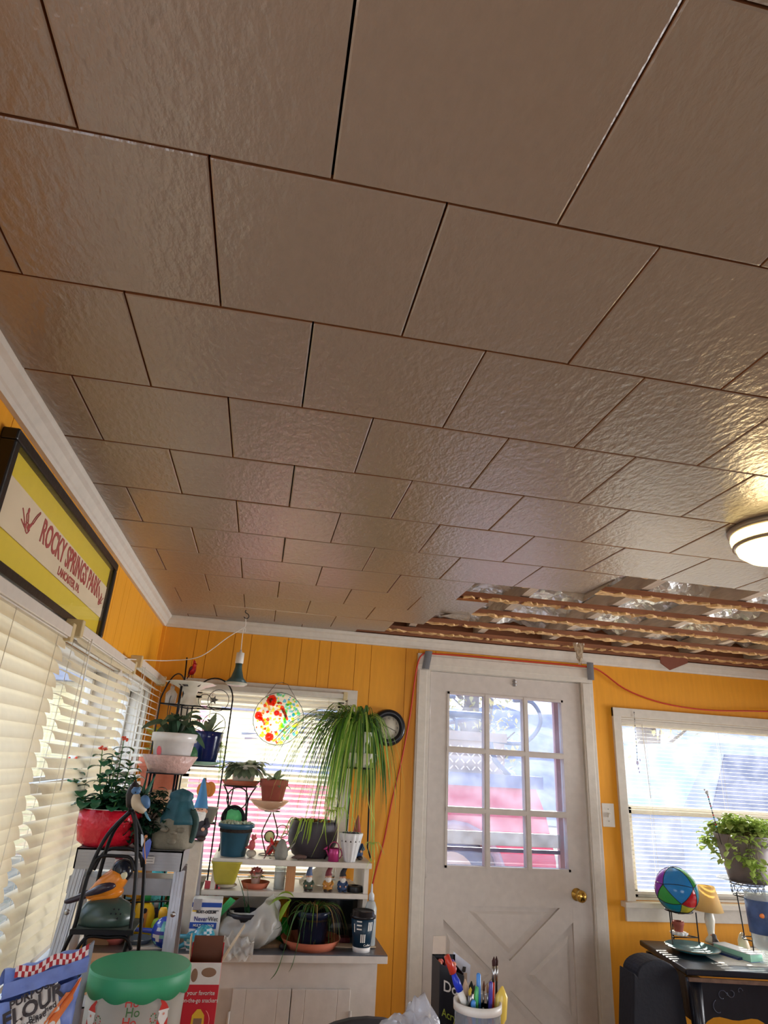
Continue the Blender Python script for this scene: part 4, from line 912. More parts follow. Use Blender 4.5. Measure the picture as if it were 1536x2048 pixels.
br_tool('paint_brush', 'red handled brush with dark tip standing tallest on the right of the caddy', 988, 1913, .01, Bc('brush_red', 220, 66, 50), 985, 'brush', .0045, None, tipc=(60, 30, 30))
br_tool('paint_brush', 'black handled brush close behind the tall red brush', 993, 1912, .022, Bc('brush_black', 30, 26, 30), 993, 'brush', .004, None, tipc=(61, 32, 30))
br_tool('palette_knife', 'yellow leaf-shaped spreader with an orange handle at the right of the caddy', 1005, 1972, .0, Bc('tool_orange', 0, 0, 0), 1000, 'foam', .006, Bc('spreader_yellow', 236, 206, 96), 'craft tool')
br_tool('paint_brush', 'thin black brush leaning left across the front of the caddy rim', 950, 1969, -.03, Bc('brush_black', 0, 0, 0), 932, 'brush', .003, None, tipc=(30, 28, 28))
br_tool('paint_brush', 'thin white brush between the blue pen and the red brush', 968, 1962, .01, Bc('brush_white', 220, 220, 220), 966, 'brush', .003, None, tipc=(120, 80, 60))
br_tool('paint_brush', 'thin brown brush just left of the purple pen', 975, 1966, -.01, Bc('brush_brown', 120, 76, 56), 976, 'brush', .003, None, tipc=(150, 110, 80))
br_tool('marker', 'purple capped pen left of the red brush in the caddy', 982, 1963, -.02, Bc('pen_white', 210, 210, 220), 980, 'pen', .004, Bc('pen_purple', 80, 70, 160), 'pen')
br_tool('marker', 'green capped pen left of the light blue pen', 953, 1973, -.015, Bc('pen_white', 0, 0, 0), 952, 'pen', .0045, Bc('pen_green', 90, 200, 120), 'pen')
br_tool('paint_brush', 'yellow tipped wooden brush beside the fluffy brush', 941, 1974, -.005, Bc('brush_wood', 176, 136, 80), 940, 'brush', .005, None, tipc=(214, 180, 70), tl=.015)
br_tool('marker', 'white pen at the front of the caddy below the green cap', 946, 2000, -.022, Bc('pen_white', 0, 0, 0), 947, 'pen', .005, Bc('pen_blue2', 0, 0, 0), 'pen')
br_tool('paint_brush', 'dark glossy flat brush behind the fluffy white brush', 943, 1962, .03, Bc('brush_black', 0, 0, 0), 942, 'brush', .006, None, tipc=(28, 34, 34), tl=.02)
# ---------------------------------------------------------------- white cabinet with grey worktop
CZ = .80; cyf = 3.0
cab = thing('base_cabinet', 'white painted cabinet with two panelled doors under the plant window', 'cabinet', (.02, 3.28, 0))
M_cab = S('cabinet_white', 206, 198, 190, .45, bump=.08, scale=25)
XR_ = PZ(776, 1912, CZ).x
b = MB(M_cab); b.bb((XL+.02, cyf+.03, .08), (XR_-.035, YF-.02, CZ-.028)); b.bb((XL+.02, cyf+.08, 0), (XR_-.06, YF-.02, .08)); b.build('carcass', cab)
q0, q1, q2 = P(466, 1976, cyf+.03), P(583, 1976, cyf+.03), P(700, 1980, cyf+.03)
for k, (xa, xb) in enumerate(((q0.x, q1.x-.002), (q1.x+.002, q2.x))):
    b = MB(M_cab); zt = q1.z; yy = cyf+.012; f_ = .052
    for (p, r) in (((xa, .12), (xa+f_, zt)), ((xb-f_, .12), (xb, zt)), ((xa+f_, zt-.135), (xb-f_, zt)), ((xa+f_, .12), (xb-f_, .12+f_))): b.bb((p[0], yy, p[1]), (r[0], cyf+.03, r[1]))
    b.bb((xa+f_, yy+.011, .12+f_), (xb-f_, cyf+.03, zt-.135)); dr = b.build('door', cab, bev=.002)
    h = MB(M_cab); hx = xa-.004 if k == 0 else xb+.004; h.tube([(hx, yy-.002, zt-.13), (hx, yy-.002, zt-.07)], .005, 6); h.build('hinge', dr)
    h = MB(M_brass); h.ell((xb-.02 if k == 0 else xa+.02, yy-.012, zt-.25), .012); h.build('knob', dr)
wt = MB(mat('grey_laminate_worktop', c(92, 94, 102), .3, var=.15, scale=30)); wt.bb((XL+.019, cyf, CZ-.004), (XR_, YF-.019, CZ)); wt.build('worktop', cab)
wt = MB(M_cab); wt.bb((XL+.019, cyf-.001, CZ-.030), (XR_+.001, YF-.019, CZ-.004)); wt.build('worktop_edge', cab, bev=.002)

# ---------------------------------------------------------------- white two-tier plant shelf
SYF, SYB = 3.12, 3.44
UZ = P(600, 1722, SYF).z; LZ = P(600, 1785, SYF).z
sx0, sx1 = P(425, 1722, SYF).x, P(744, 1728, SYF).x
sh_ = thing('plant_shelf', 'white two-tier shelf holding pots and gnomes in front of the window', 'shelf', ((sx0+sx1)/2, 3.28, CZ))
b = MB(M_white); b.bb((sx0, SYF, UZ-.022), (sx1, SYB, UZ)); b.build('upper_board', sh_, bev=.002)
b = MB(M_white); b.bb((sx0-.03, SYF, LZ-.020), (sx1-.01, SYB, LZ)); b.build('lower_board', sh_, bev=.002)
for x in (sx0+.004, sx1-.03): b = MB(M_white); b.bb((x, SYF+.01, CZ), (x+.02, SYB, UZ-.022)); b.build('side_panel', sh_)
b = MB(M_wood); pxx = P(582, 1755, SYF).x; b.bb((pxx-.019, SYF+.02, LZ), (pxx+.019, SYF+.06, UZ-.022)); b.build('wooden_post', sh_)
def U(u, Y=3.22): return Vector((P(u, 1700, Y).x, Y, UZ))
def Lw(u, Y=3.20): return Vector((P(u, 1780, Y).x, Y, LZ))
def Cn(u, Y, v=1880): return Vector((P(u, v, Y).x, Y, CZ))
def pw(px, Y): return px*mp(Y)

# upper shelf ------------------------------------------------------
ce = U(467, 3.21); t = thing('potted_plant', 'teal ribbed pot of tiny pale succulents on the upper shelf', 'potted plant', ce)
M_teal = S('teal_plastic_pot', 40, 84, 104, .4)
tp = pot(t, ce, pw(31, 3.21), pw(21, 3.21), pw(50, 3.21), M_teal, rim=.018, n=64, fn=lambda a, z: 1+(.03*math.sin(a*20) if .01 < z < .10 else 0))
lb = MB(mat('tiny_succulent', c(176, 186, 160), .5, var=.3, scale=80)); rs = random.Random(2)
for k in range(150): a = rs.uniform(0, 6.28); r = pw(27, 3.2)*math.sqrt(rs.random()); lb.ell(tp+Vector((r*math.cos(a), r*math.sin(a), .010+.012*rs.random())), (.005, .005, .006), n=6, k=4)
lb.build('foliage', t)
# black ring stand behind with saucer and white pot
Y = 3.33; ce = Vector((P(482, 1560, Y).x, Y, UZ)); zs = P(482, 1572, Y).z
t = thing('wire_plant_stand', 'black wire stand with two rings and a green medallion', 'plant stand', ce); b = MB(M_black)
for s in (-1, 1):
    b.tube(spl([ce+Vector((s*.058, 0, 0)), ce+Vector((s*.050, 0, zs-UZ-.16)), ce+Vector((s*.046, 0, zs-UZ-.06)), ce+Vector((s*.075, 0, zs-UZ))], 6), .0035)
    b.tube([ce+Vector((s*.055, .05, 0)), ce+Vector((s*.03, .04, zs-UZ))], .003)
b.tube(ring(ce+Vector((0, 0, zs-UZ)), .078, (1, 0, 0), (0, 1, 0)), .0035, closed=True)
zr = P(477, 1597, Y).z; b.tube(ring((ce.x-.006, Y, zr), .048), .003, closed=True); b.build('wire_frame', t)
zr2 = P(470, 1636, Y).z; b = MB(M_black); b.tube(ring((ce.x-.014, Y, zr2), .048), .008, closed=True); md = b.build('medallion_ring', t)
b = MB(mat('green_cut_glass', c(140, 214, 170), .2, bump=.6, scale=60, sub=.5)); b.lathe([(0, 0), (.044, 0), (.044, .004), (0, .004)], (ce.x-.014, Y+.002, zr2), 24, R=Ry); b.build('glass_disc', md)
ce = Vector((ce.x, Y, zs+.003)); t = thing('potted_plant', 'white round pot of grey-green foliage on the ring stand saucer', 'potted plant', ce)
saucer(t, ce, pw(34, Y), .022, M_terra)
tp = pot(t, ce+Vector((.010, 0, .006)), pw(24, Y), pw(17, Y), pw(32, Y), S('cream_ceramic', 226, 220, 204, .3), rim=0)
b = MB(M_leafgr); rs = random.Random(11)
for k in range(60):
    a = rs.uniform(0, 6.28); e = rs.uniform(-.1, 1.3); b.leaf(tp+Vector((math.cos(a)*.03, math.sin(a)*.03, .0)), (math.cos(a), math.sin(a)*.8, e), rs.uniform(.07, .115), .034, droop=1.3, pw=.6, fold=.15)
b.build('foliage', t)
# oval wire stand with glass bowl and terracotta pot
Y = 3.26; ce = Vector((P(536, 1700, Y).x, Y, UZ)); zs = P(537, 1622, Y).z
t = thing('wire_plant_stand', 'slim brown oval wire stand with a small clear disc', 'plant stand', ce); b = MB(S('bronze_wire', 78, 62, 54, .4, metal=.5))
hh = zs-UZ
for s in (-1, 1): b.tube(spl([ce+Vector((s*.006, 0, .0)), ce+Vector((s*.030, 0, hh*.35)), ce+Vector((s*.034, 0, hh*.55)), ce+Vector((s*.004, 0, hh*.97))], 6), .003)
b.tube(ring(ce+Vector((0, 0, .003)), .04, (1, 0, 0), (0, 1, 0)), .002, closed=True); b.tube(ring(ce+Vector((0, 0, hh)), .035, (1, 0, 0), (0, 1, 0)), .002, closed=True)
b.tube(ring(ce+Vector((.055, 0, hh*.55)), .026), .0018, closed=True); b.tube(ring(ce+Vector((.072, 0, hh*.40)), .018), .0018, closed=True); b.tube(ring(ce+Vector((0, 0, hh*.42)), .022), .003, closed=True); b.build('wire_frame', t)
b = MB(mat('clear_disc', c(226, 228, 190), .2, sub=.5)); b.lathe([(0, 0), (.020, 0), (.020, .003), (0, .003)], ce+Vector((0, .001, hh*.42)), 20, R=Ry); b.build('glass_disc', t)
ce = Vector((P(537, 1620, Y).x, Y, zs+.003)); t = thing('glass_bowl', 'pressed peach glass bowl under the small terracotta pot', 'bowl', ce)
b = MB(mat('peach_pressed_glass', c(244, 208, 176), .12, alpha=.7, sub=.3, spec=.9)); b.lathe([(0, 0), (pw(14, Y), 0), (pw(25, Y), .02), (pw(33, Y), .042), (pw(32, Y), .044), (pw(23, Y), .022), (pw(13, Y), .005), (0, .005)], ce, 48, fn=lambda a, z: 1+.05*abs(math.sin(a*10))*(z/.044)); b.build('bowl', t)
for k in range(20):
    a = k*PI/10; b = None
ce = ce+Vector((.012, 0, .0065)); t = thing('potted_plant', 'small terracotta pot with a grey-leaved plant in the peach glass bowl', 'potted plant', ce)
tp = pot(t, ce, pw(25, Y), pw(16, Y), pw(48, Y), S('red_terracotta', 160, 84, 68, .8, bump=.1), rim=.03)
rosette(t, tp, 11, .085, .034, M_leafgr, (.15, 1.2), .8, seed=5)
bird('little red cardinal figurine standing at the foot of the oval stand', U(540, 3.16), .075, .4, S('cardinal_red', 206, 34, 40, .35), S('cardinal_wing', 96, 40, 44, .4), S('cardinal_breast', 226, 70, 40, .4), crest=True)
# pink animal on a stump
ce = U(503, 3.17); t = thing('animal_figurine', 'pink figurine with pointed ears sitting on a pale stone by the teal pot', 'figurine', ce)
b = MB(S('pale_stone', 190, 178, 160, .8, bump=.3)); b.ell(ce+Vector((0, 0, .016)), (.022, .018, .016)); b.build('stone', t)
b = MB(S('pink_clay', 200, 92, 92, .5)); b.ell(ce+Vector((0, 0, .048)), (.014, .012, .022)); b.ell(ce+Vector((.004, -.003, .078)), (.011, .010, .011)); b.tube([ce+Vector((-.010, 0, .04)), ce+Vector((-.028, 0, .038))], [.008, .003], 8)
for s in (-1, 1): b.tube([ce+Vector((.004+s*.006, 0, .084)), ce+Vector((.004+s*.008, 0, .096))], [.004, .001], 6)
b.ell(ce+Vector((.014, -.006, .076)), (.005, .004, .004)); b.build('body', t)
# grey winged figurine
ce = U(563, 3.16); t = thing('animal_figurine', 'grey stone figurine with raised wings or ears left of the dark round pot', 'figurine', ce); M_gst = S('grey_stone', 136, 134, 124, .8, bump=.3, scale=80)
b = MB(M_gst); b.lathe([(0, 0), (.024, 0), (.030, .015), (.028, .04), (.020, .058), (.012, .074), (0, .080)], ce, 18); b.build('body', t)
for s in (-1, 1): b = MB(M_gst); b.tube(spl([ce+Vector((s*.018, 0, .03)), ce+Vector((s*.040, 0, .048)), ce+Vector((s*.058, 0, .066))], 3), [.012, .013, .012, .010, .008, .005, .002], 8, flat=.5); b.build('wing', t)
# small terracotta pot behind
ce = U(556, 3.34); t = thing('flower_pot', 'tiny empty terracotta pot behind the winged grey figurine', 'pot', ce); pot(t, ce, .032, .022, .05, M_terra, rim=.014)
# dark round pot
Y = 3.27; ce = U(623, Y); t = thing('potted_plant', 'large dark grey round pot with dry mulch on the upper shelf', 'potted plant', ce)
M_dg = S('dark_grey_ceramic', 66, 60, 68, .5); b = MB(M_dg); R_ = pw(43, Y)
b.lathe([(0, 0), (R_*.62, 0), (R_*.78, .012), (R_*.98, .06), (R_, .10), (R_*.97, .135), (R_*.93, .150), (R_*.88, .150), (R_*.88, .135)], ce, 40); b.build('pot', t)
b = MB(M_soil); b.lathe([(0, .138), (R_*.89, .136), (R_*.89, .12), (0, .12)], ce, 32); b.build('soil', t)
b = MB(S('orange_mulch', 216, 140, 70, .8, var=.3)); rs = random.Random(4)
for k in range(26): a = rs.uniform(0, 6.28); r = R_*.7*rs.random(); b.leaf(ce+Vector((r*math.cos(a), r*math.sin(a), .142)), (rs.uniform(-1, 1), rs.uniform(-1, 1), .3), .04, .016, k=3)
tag(b.build('mulch', t), kind='stuff')
b = MB(M_leaflt)
for k in range(14): a = rs.uniform(1.6, 5); p0 = ce+Vector((math.cos(a)*R_*.8, -abs(math.sin(a))*R_*.8, .145)); d = Vector((math.cos(a), -abs(math.sin(a))*.6, 0)); b.blade(spl([p0, p0+d*.05+Vector((0, 0, .02)), p0+d*.09+Vector((0, 0, -.04)), p0+d*.12+Vector((0, 0, -.10*rs.uniform(.5, 1.1)))], 4), .006)
b.build('trailing_leaves', t)
# wren figurine flat brown lizard at the pot foot
ce = U(600, 3.15); t = thing('lizard_figurine', 'small brown lizard figurine at the foot of the dark round pot', 'figurine', ce); b = MB(S('brown_clay', 96, 72, 66, .6))
b.tube(spl([ce+Vector((-.035, 0, .008)), ce+Vector((-.01, 0, .012)), ce+Vector((.012, 0, .012)), ce+Vector((.032, -.004, .012))], 3), [.002, .004, .007, .009, .010, .009, .008, .008, .007, .004], 8)
for x in (-.010, .014):
    for s in (-1, 1): b.tube([ce+Vector((x, 0, .01)), ce+Vector((x+.004, s*.016, .002))], .0025, 5)
b.build('body', t)
# pink watering can
ce = U(668, 3.15); t = thing('watering_can', 'small pink metal watering can on the upper shelf', 'watering can', ce); M_pk = S('pink_enamel', 176, 56, 116, .3, metal=.3)
b = MB(M_pk); b.lathe([(0, 0), (.024, 0), (.024, .048), (.021, .052), (.020, .048)], ce, 24); b.tube([ce+Vector((-.022, 0, .02)), ce+Vector((-.036, -.005, .048))], .004, 7); b.build('can', t)
b = MB(M_pk); b.lathe([(.004, -.006), (.012, .004), (0, .005)], ce+Vector((-.037, -.006, .050)), 14, R=Matrix.Rotation(-.7, 3, 'Y')); b.build('rose', t)
b = MB(M_pk); b.tube(ring(ce+Vector((0, 0, .05)), .022, n=14, a0=0, a1=PI, r2=.026), .0022, 6); b.tube(ring(ce+Vector((.024, 0, .03)), .012, n=12, a0=-1.5, a1=1.5, r2=.018), .0022, 6); b.build('handle', t)
# gnome with white planter
gnome('tall gnome with red hat and white beard behind the white bead planter', U(712, 3.24), .185, S('gnome_hat_rust', 150, 70, 60, .6), S('gnome_coat_blue', 40, 66, 110, .6), S('gnome_boot', 56, 40, 34, .6), bend=.0)
ce = U(700, 3.155); t = thing('flower_pot', 'white fluted planter filled with dark beads in front of the gnome', 'pot', ce)
pot(t, ce, pw(21, 3.16), pw(10, 3.16), pw(45, 3.16), S('white_fluted', 214, 214, 214, .5), rim=0, n=48, fn=lambda a, z: 1+.05*math.sin(a*12))
b = MB(S('dark_beads', 40, 46, 70, .3))
for k in range(34): a = k*2.4; r = .0065*math.sqrt(k); b.ell(ce+Vector((r*math.cos(a), r*math.sin(a), pw(44, 3.16))), .005, n=6, k=4)
b.build('beads', t)
ce = U(688, 3.36); t = thing('toy_duck', 'tiny yellow duck toy behind the watering can', 'toy', ce); M_yl = S('toy_yellow', 232, 196, 50, .4)
b = MB(M_yl); b.ell(ce+Vector((0, 0, .012)), (.014, .010, .012)); b.ell(ce+Vector((-.006, -.002, .028)), .009); b.build('body', t); b = MB(S('beak_orange', 0, 0, 0)); b.tube([ce+Vector((-.013, -.003, .027)), ce+Vector((-.020, -.004, .026))], [.003, .001], 6); b.build('beak', t)
# spider plant on its tall stand
Y = 3.24; ce = Vector((P(708, 1718, Y).x, Y, UZ)); zs = P(713, 1536, Y).z
t = thing('tall_plant_stand', 'black three-legged metal stand under the big spider plant', 'plant stand', ce); b = MB(M_black); cx0 = P(713, 1536, Y).x
b.tube(ring((cx0, Y, zs), .085, (1, 0, 0), (0, 1, 0)), .004, closed=True); b.lathe([(0, 0), (.083, 0), (.083, .004), (0, .004)], (cx0, Y, zs-.003), 32)
b.build('top_ring', t)
for (uu, vv, dx, dy, ub) in ((660, 1700, -.062, -.03, 660), (690, 1690, -.01, .07, 689), (737, 1715, .062, -.03, 735)):
    foot = Vector((P(ub, 1705, Y+dy).x, Y+dy, UZ)); top = Vector((cx0+dx, Y+dy, zs)); l = MB(M_black)
    kn_ = top+(foot-top)*.86
    l.tube([top, kn_, foot+(foot-Vector((cx0, Y, UZ)))*.25], [.004, .004, .004], 7); l.build('leg', t)
ce = Vector((cx0, Y, zs+.004)); t = thing('spider_plant', 'huge arching spider plant in a white pot and dish on the tall stand', 'plant', ce)
b = MB(S('white_dish_ceramic', 222, 218, 208, .3)); hD = P(713, 1508, Y).z-zs; b.lathe([(0, 0), (pw(30, Y), 0), (pw(37, Y), hD*.55), (pw(40, Y), hD), (pw(38, Y), hD), (pw(34, Y), hD*.5), (0, .008)], ce, 6, smooth=False); b.build('dish', t)
tp = pot(t, ce+Vector((0, 0, .010)), pw(31, Y), pw(20, Y), P(713, 1470, Y).z-zs, S('glossy_white_pot', 232, 230, 226, .15), rim=0)
tp = tp+Vector((0, 0, .012)); rs = random.Random(21)
M_sp1 = mat('spider_leaf_green', c(112, 158, 60), .35, var=.25, scale=8, sub=.42); M_sp2 = mat('spider_leaf_pale', c(190, 212, 110), .4, var=.2, scale=8, sub=.5); M_sp3 = mat('spider_leaf_dark', c(66, 104, 50), .35, var=.2, scale=8, sub=.25)
b = MB(M_sp1)
for k in range(430):
    a = rs.uniform(0, 2*PI)
    if math.cos(a) > 0 and rs.random() < .4: a = PI-a
    ca = math.cos(a)
    sy = math.sin(a)
    if sy < -.35 and rs.random() < .30: continue
    Lb = rs.uniform(.32, .72) if ca < 0 else rs.uniform(.26, .56)
    reach = (rs.uniform(.12, .52) if ca < 0 else rs.uniform(.06, .25))*min(1, Lb/.5)
    ydir = sy*(.5 if sy > 0 else .8); rise = rs.uniform(.03, .11); drop = max(.05, Lb-reach*.8)
    if rs.random() < .10: drop = rs.uniform(-.05, .08); reach *= .5; rise = .12
    pts = []
    for q in range(11):
        s = q/10; h_ = reach*(1-(1-s)**1.45); z = rise*math.sin(PI*min(1, s*1.25))*.9 + .02 - drop*max(0, s-.22)**1.55*1.35
        p = tp+Vector((math.cos(a)*h_, ydir*h_, z))+Vector((math.cos(a), ydir, 0))*.02*(1-s)
        p.y = min(p.y, YF-.075); pts.append(p)
    b.cur = rs.choice([M_sp1, M_sp1, M_sp2, M_sp3]); b.blade(pts, rs.uniform(.006, .011))
b.build('leaves', t)
b = MB(M_sp2)
for (u1, v1, u2, v2) in ((690, 1600, 662, 1690), (742, 1610, 745, 1690), (735, 1590, 742, 1700), (700, 1580, 700, 1665), (668, 1600, 672, 1650), (610, 1640, 575, 1700), (650, 1640, 622, 1715), (748, 1690, 738, 1790), (742, 1700, 728, 1745), (690, 1620, 712, 1660)):
    p1 = P(u1, v1, Y-.1); p2 = P(u2, v2, Y-.13); md_ = (p1+p2)/2+Vector((.012, 0, .01)); b.blade(spl([tp, tp+Vector(((p1.x-tp.x)*.6, -.06, .03)), p1, md_, p2], 5), .006)
for (u, v) in ((676, 1620), (664, 1625), (745, 1690), (660, 1600)):
    q = P(u, v, Y-.09)
    for k in range(16): a = k*2.4; b.blade(spl([q, q+Vector((math.cos(a)*.03, math.sin(a)*.02, .01)), q+Vector((math.cos(a)*.06, math.sin(a)*.03, -.04))], 3), .005)
b.build('runners', t)

# lower shelf ------------------------------------------------------
ce = Lw(447, 3.17); t = thing('square_planter', 'empty yellow-green ribbed square planter at the left of the lower shelf', 'planter', ce)
M_yg = S('yellow_green_glaze', 176, 164, 62, .35); b = MB(S('pale_stone', 0, 0, 0)); b.ell(ce+Vector((.004, .01, .012)), (.05, .04, .012)); b.build('stone', t)
b = MB(M_yg); b.lathe([(0, .02), (.040, .02), (.045, .03), (.062, .098), (.067, .104), (.066, .108), (.058, .106), (.045, .04), (0, .035)], ce, 64, sq=7, R=R_z(PI/4*0), fn=lambda a, z: 1+(.015*math.sin(a*40) if .03 < z < .09 else 0)); b.build('planter_body', t)
ce = Lw(509, 3.20); t = thing('potted_cactus', 'pink flowering cactus in a small pot on a terracotta saucer', 'potted plant', ce)
saucer(t, ce, pw(24, 3.2), .024, M_terra); tp = pot(t, ce+Vector((0, 0, .007)), .024, .017, .048, S('pale_pink_pot', 222, 196, 186, .6), rim=.01)
b = MB(S('pink_blossom', 222, 128, 124, .6, var=.25)); rs = random.Random(9)
for k in range(60): a = rs.uniform(0, 6.28); r = .028*math.sqrt(rs.random()); q = tp+Vector((r*math.cos(a), r*math.sin(a), .008+.026*(1-(r/.03)**2))); b.leaf(q, (math.cos(a)*.6, math.sin(a)*.6, 1), .014, .010, k=3)
b.cur = M_leaflt
for k in range(24): a = rs.uniform(0, 6.28); b.leaf(tp+Vector((math.cos(a)*.016, math.sin(a)*.016, .0)), (math.cos(a), math.sin(a), .8), .028, .010, k=3, droop=1)
b.build('flowers', t)
ce = Lw(557, 3.19); t = thing('glass_tumbler', 'clear glass tumbler with pale wax left of the wooden post', 'glass', ce); b = MB(mat('clear_glass', c(236, 242, 242), .06, alpha=.35, spec=1.)); r = pw(10, 3.2); b.lathe([(0, 0), (r*.9, 0), (r, .09), (r*.94, .09), (r*.85, .006), (0, .006)], ce, 24); b.build('glass', t)
b = MB(S('white_wax', 238, 236, 226, .4)); b.lathe([(0, .008), (r*.83, .008), (r*.88, .05), (0, .05)], ce, 20); b.build('wax', t)
M_gb = S('gnome_boot', 0, 0, 0)
gnome('gnome with a slate blue hat on the lower shelf beside the wooden post', Lw(616, 3.16), .119, S('hat_slate_blue', 86, 104, 140, .6), S('coat_green_dark', 70, 84, 66, .6), M_gb, .10, 'three gnomes on the lower shelf')
gnome('gnome with a plum red hat between the two other lower shelf gnomes', Lw(655, 3.16), .122, S('hat_plum', 128, 54, 62, .6), S('coat_ochre', 190, 132, 54, .6), M_gb, .22, 'three gnomes on the lower shelf')
gnome('gnome with a black hat beside the roll of black tape', Lw(684, 3.16), .121, S('hat_black', 44, 42, 50, .6), S('coat_navy', 46, 70, 110, .6), S('boot_navy', 36, 50, 76, .6), .26, 'three gnomes on the lower shelf')
ce = Lw(709, 3.17); b = MB(S('black_tape', 22, 22, 26, .4)); b.lathe([(.016, 0), (.033, 0), (.034, .003), (.034, .021), (.033, .024), (.016, .024), (.016, 0)], ce, 32); b.build('tape_roll', label='roll of black tape lying at the right end of the lower shelf', cat='tape')
ce = Lw(628, 3.30); b = MB(mat('white_paper', c(232, 230, 224), .7, sub=.4, bump=.1)); 
b.grid(lambda u, v: ce+Vector((-.07+.14*u, .02*math.sin(u*5)+.03*v, .002+.085*v*(1-abs(u-.7)*1.2)+.01*noise.noise(Vector((u*5, v*5, 1))))), 16, 12, smooth=False); b.build('crumpled_paper', label='crumpled white paper leaning behind the blue hatted gnome', cat='paper')
# ---------------------------------------------------------------- on the worktop
# black glass front box under the shelf
x0, x1 = P(650, 1800, 3.30).x, P(728, 1800, 3.30).x
t = thing('countertop_oven', 'black glass-fronted box appliance under the right end of the shelf', 'appliance', ((x0+x1)/2, 3.4, CZ)); b = MB(S('appliance_black', 22, 22, 24, .3)); b.bb((x0-.16, 3.27, CZ), (x1-.02, 3.44, LZ-.024)); b.build('housing', t, bev=.004)
b = MB(S('smoked_glass', 40, 44, 42, .06, spec=1.)); b.bb((x0-.02, 3.266, CZ+.03), (x1-.03, 3.27, LZ-.05)); b.build('glass_front', t); b = MB(M_steel); b.tube([(x0+.0, 3.25, LZ-.04), (x1-.05, 3.25, LZ-.04)], .004); b.build('handle', t)
# coffee cup
Y = 3.06; q = P(722, 1903, Y); ce = Vector((q.x, Y, CZ)); hC = P(722, 1832, Y).z-CZ; r1 = pw(20, Y); r0 = pw(14.5, Y)
t = thing('coffee_cup', 'dark blue paper coffee cup with striped bars and black lid', 'cup', ce)
b = MB(S('cup_navy', 24, 52, 72, .4)); b.lathe([(r0*1.03, .018), (r1, hC)], ce, 40); b.build('cup_body', t); b = MB(S('cup_white', 232, 228, 224, .4)); b.lathe([(0, 0), (r0, 0), (r0*1.035, .018), (0, .018)], ce, 40); b.build('cup_base', t)
b = MB(S('lid_black', 26, 24, 28, .25)); b.lathe([(r1*1.0, hC-.004), (r1*1.09, hC-.004), (r1*1.10, hC+.004), (r1*.98, hC+.007), (r1*.94, hC+.020), (r1*.86, hC+.022), (r1*.8, hC+.016), (0, hC+.016)], ce, 40); b.build('lid', t)
def oncup(a0, z0):
    def f(x, y, z): rr = r0+(r1-r0)*((z0+y)/hC)+.0008+z; a = a0+x/rr; return Vector((ce.x+rr*math.sin(a), Y-rr*math.cos(a), CZ+z0+y))
    return f
b = MB(S('print_white', 0, 0, 0))
def cbar(a0, z0, w_, h_):
    f = oncup(a0, z0); n_ = 4; i = b.add([f(-w_/2+w_*k/(n_-1), y, 0) for y in (-h_/2, h_/2) for k in range(n_)])
    for k in range(n_-1): b.face((i+k, i+k+1, i+n_+k+1, i+n_+k), False)
for k in range(3): cbar(-.45, hC*.68+k*.014, .022, .005); cbar(.42+k*.18, hC*.76, .0045, .032); cbar(-.25+k*.18, hC*.42, .0045, .030)
cbar(-.95, hC*.7, .0045, .03); b.build('bar_print', t)
text('Coffee', .012, (0, 0, 0), (1, 0, 0), (0, 0, 1), S('print_white', 0, 0, 0), t, fn=oncup(.45, hC*.22))
# pump bottle behind
Y = 3.13; ce = Cn(738, 3.11); ce.x = P(741, 1830, Y).x; ce.y = Y; t = thing('squeeze_bottle', 'clear plastic bottle with a white nozzle behind the coffee cup', 'bottle', ce); hB = P(739, 1800, Y).z-CZ
b = MB(mat('cloudy_plastic', c(196, 206, 208), .2, alpha=.6)); b.lathe([(0, 0), (.024, 0), (.026, .01), (.026, hB-.03), (.018, hB-.008), (.010, hB), (0, hB)], ce, 24); b.build('bottle_body', t); b = MB(S('nozzle_white', 210, 214, 218, .3)); b.lathe([(.013, hB), (.012, hB+.02), (.005, hB+.03), (.003, hB+.062), (0, hB+.062)], ce, 16); b.build('nozzle', t)
# papers
b = MB(S('kraft_paper', 206, 186, 156, .7)); q = P(700, 1888, 3.16); b.box((q.x-.02, 3.13, CZ+.002), (.15, .055, .004), R_z(-.15)); b.box((q.x+.06, 3.12, CZ+.005), (.075, .06, .003), R_z(.2)); b.build('paper_stack', label='cream papers and envelopes lying behind the coffee cup', cat='papers')
b = MB(S('dark_red_folder', 96, 24, 36, .5)); b.box((q.x-.06, 3.20, CZ+.009), (.12, .05, .018), R_z(.1)); b.build('notebook', label='dark red notebook lying behind the cream papers', cat='notebook')
# dark blue pot with straggly plant
Y = 3.12; ce = Vector((P(620, 1892, Y).x, Y, CZ)); t = thing('potted_plant', 'straggly spider plant in a navy pot on a terracotta saucer on the worktop', 'potted plant', ce)
sc1 = saucer(t, ce, pw(50, Y), .034, M_terra, r0=.82)
hP = P(625, 1822, Y).z-CZ; tp = pot(t, ce+Vector((.005, 0, .007)), pw(31, Y), pw(22, Y), hP, S('navy_ceramic', 26, 38, 62, .2), rim=.022)
rs = random.Random(31); b = MB(M_sp1)
for k in range(70):
    a = rs.uniform(0, 6.28); reach = rs.uniform(.05, .17); drop = rs.uniform(.05, .22); pts = []
    for q in range(9): s = q/8; pts.append(tp+Vector((math.cos(a)*reach*(1-(1-s)**1.6), math.sin(a)*reach*.7*(1-(1-s)**1.6), .05*math.sin(PI*s)-drop*max(0, s-.25)**1.5)))
    b.cur = rs.choice([M_sp3, M_sp1, S('dried_leaf', 150, 120, 70, .8, sub=.3), M_sp3]); b.blade(pts, .0055)
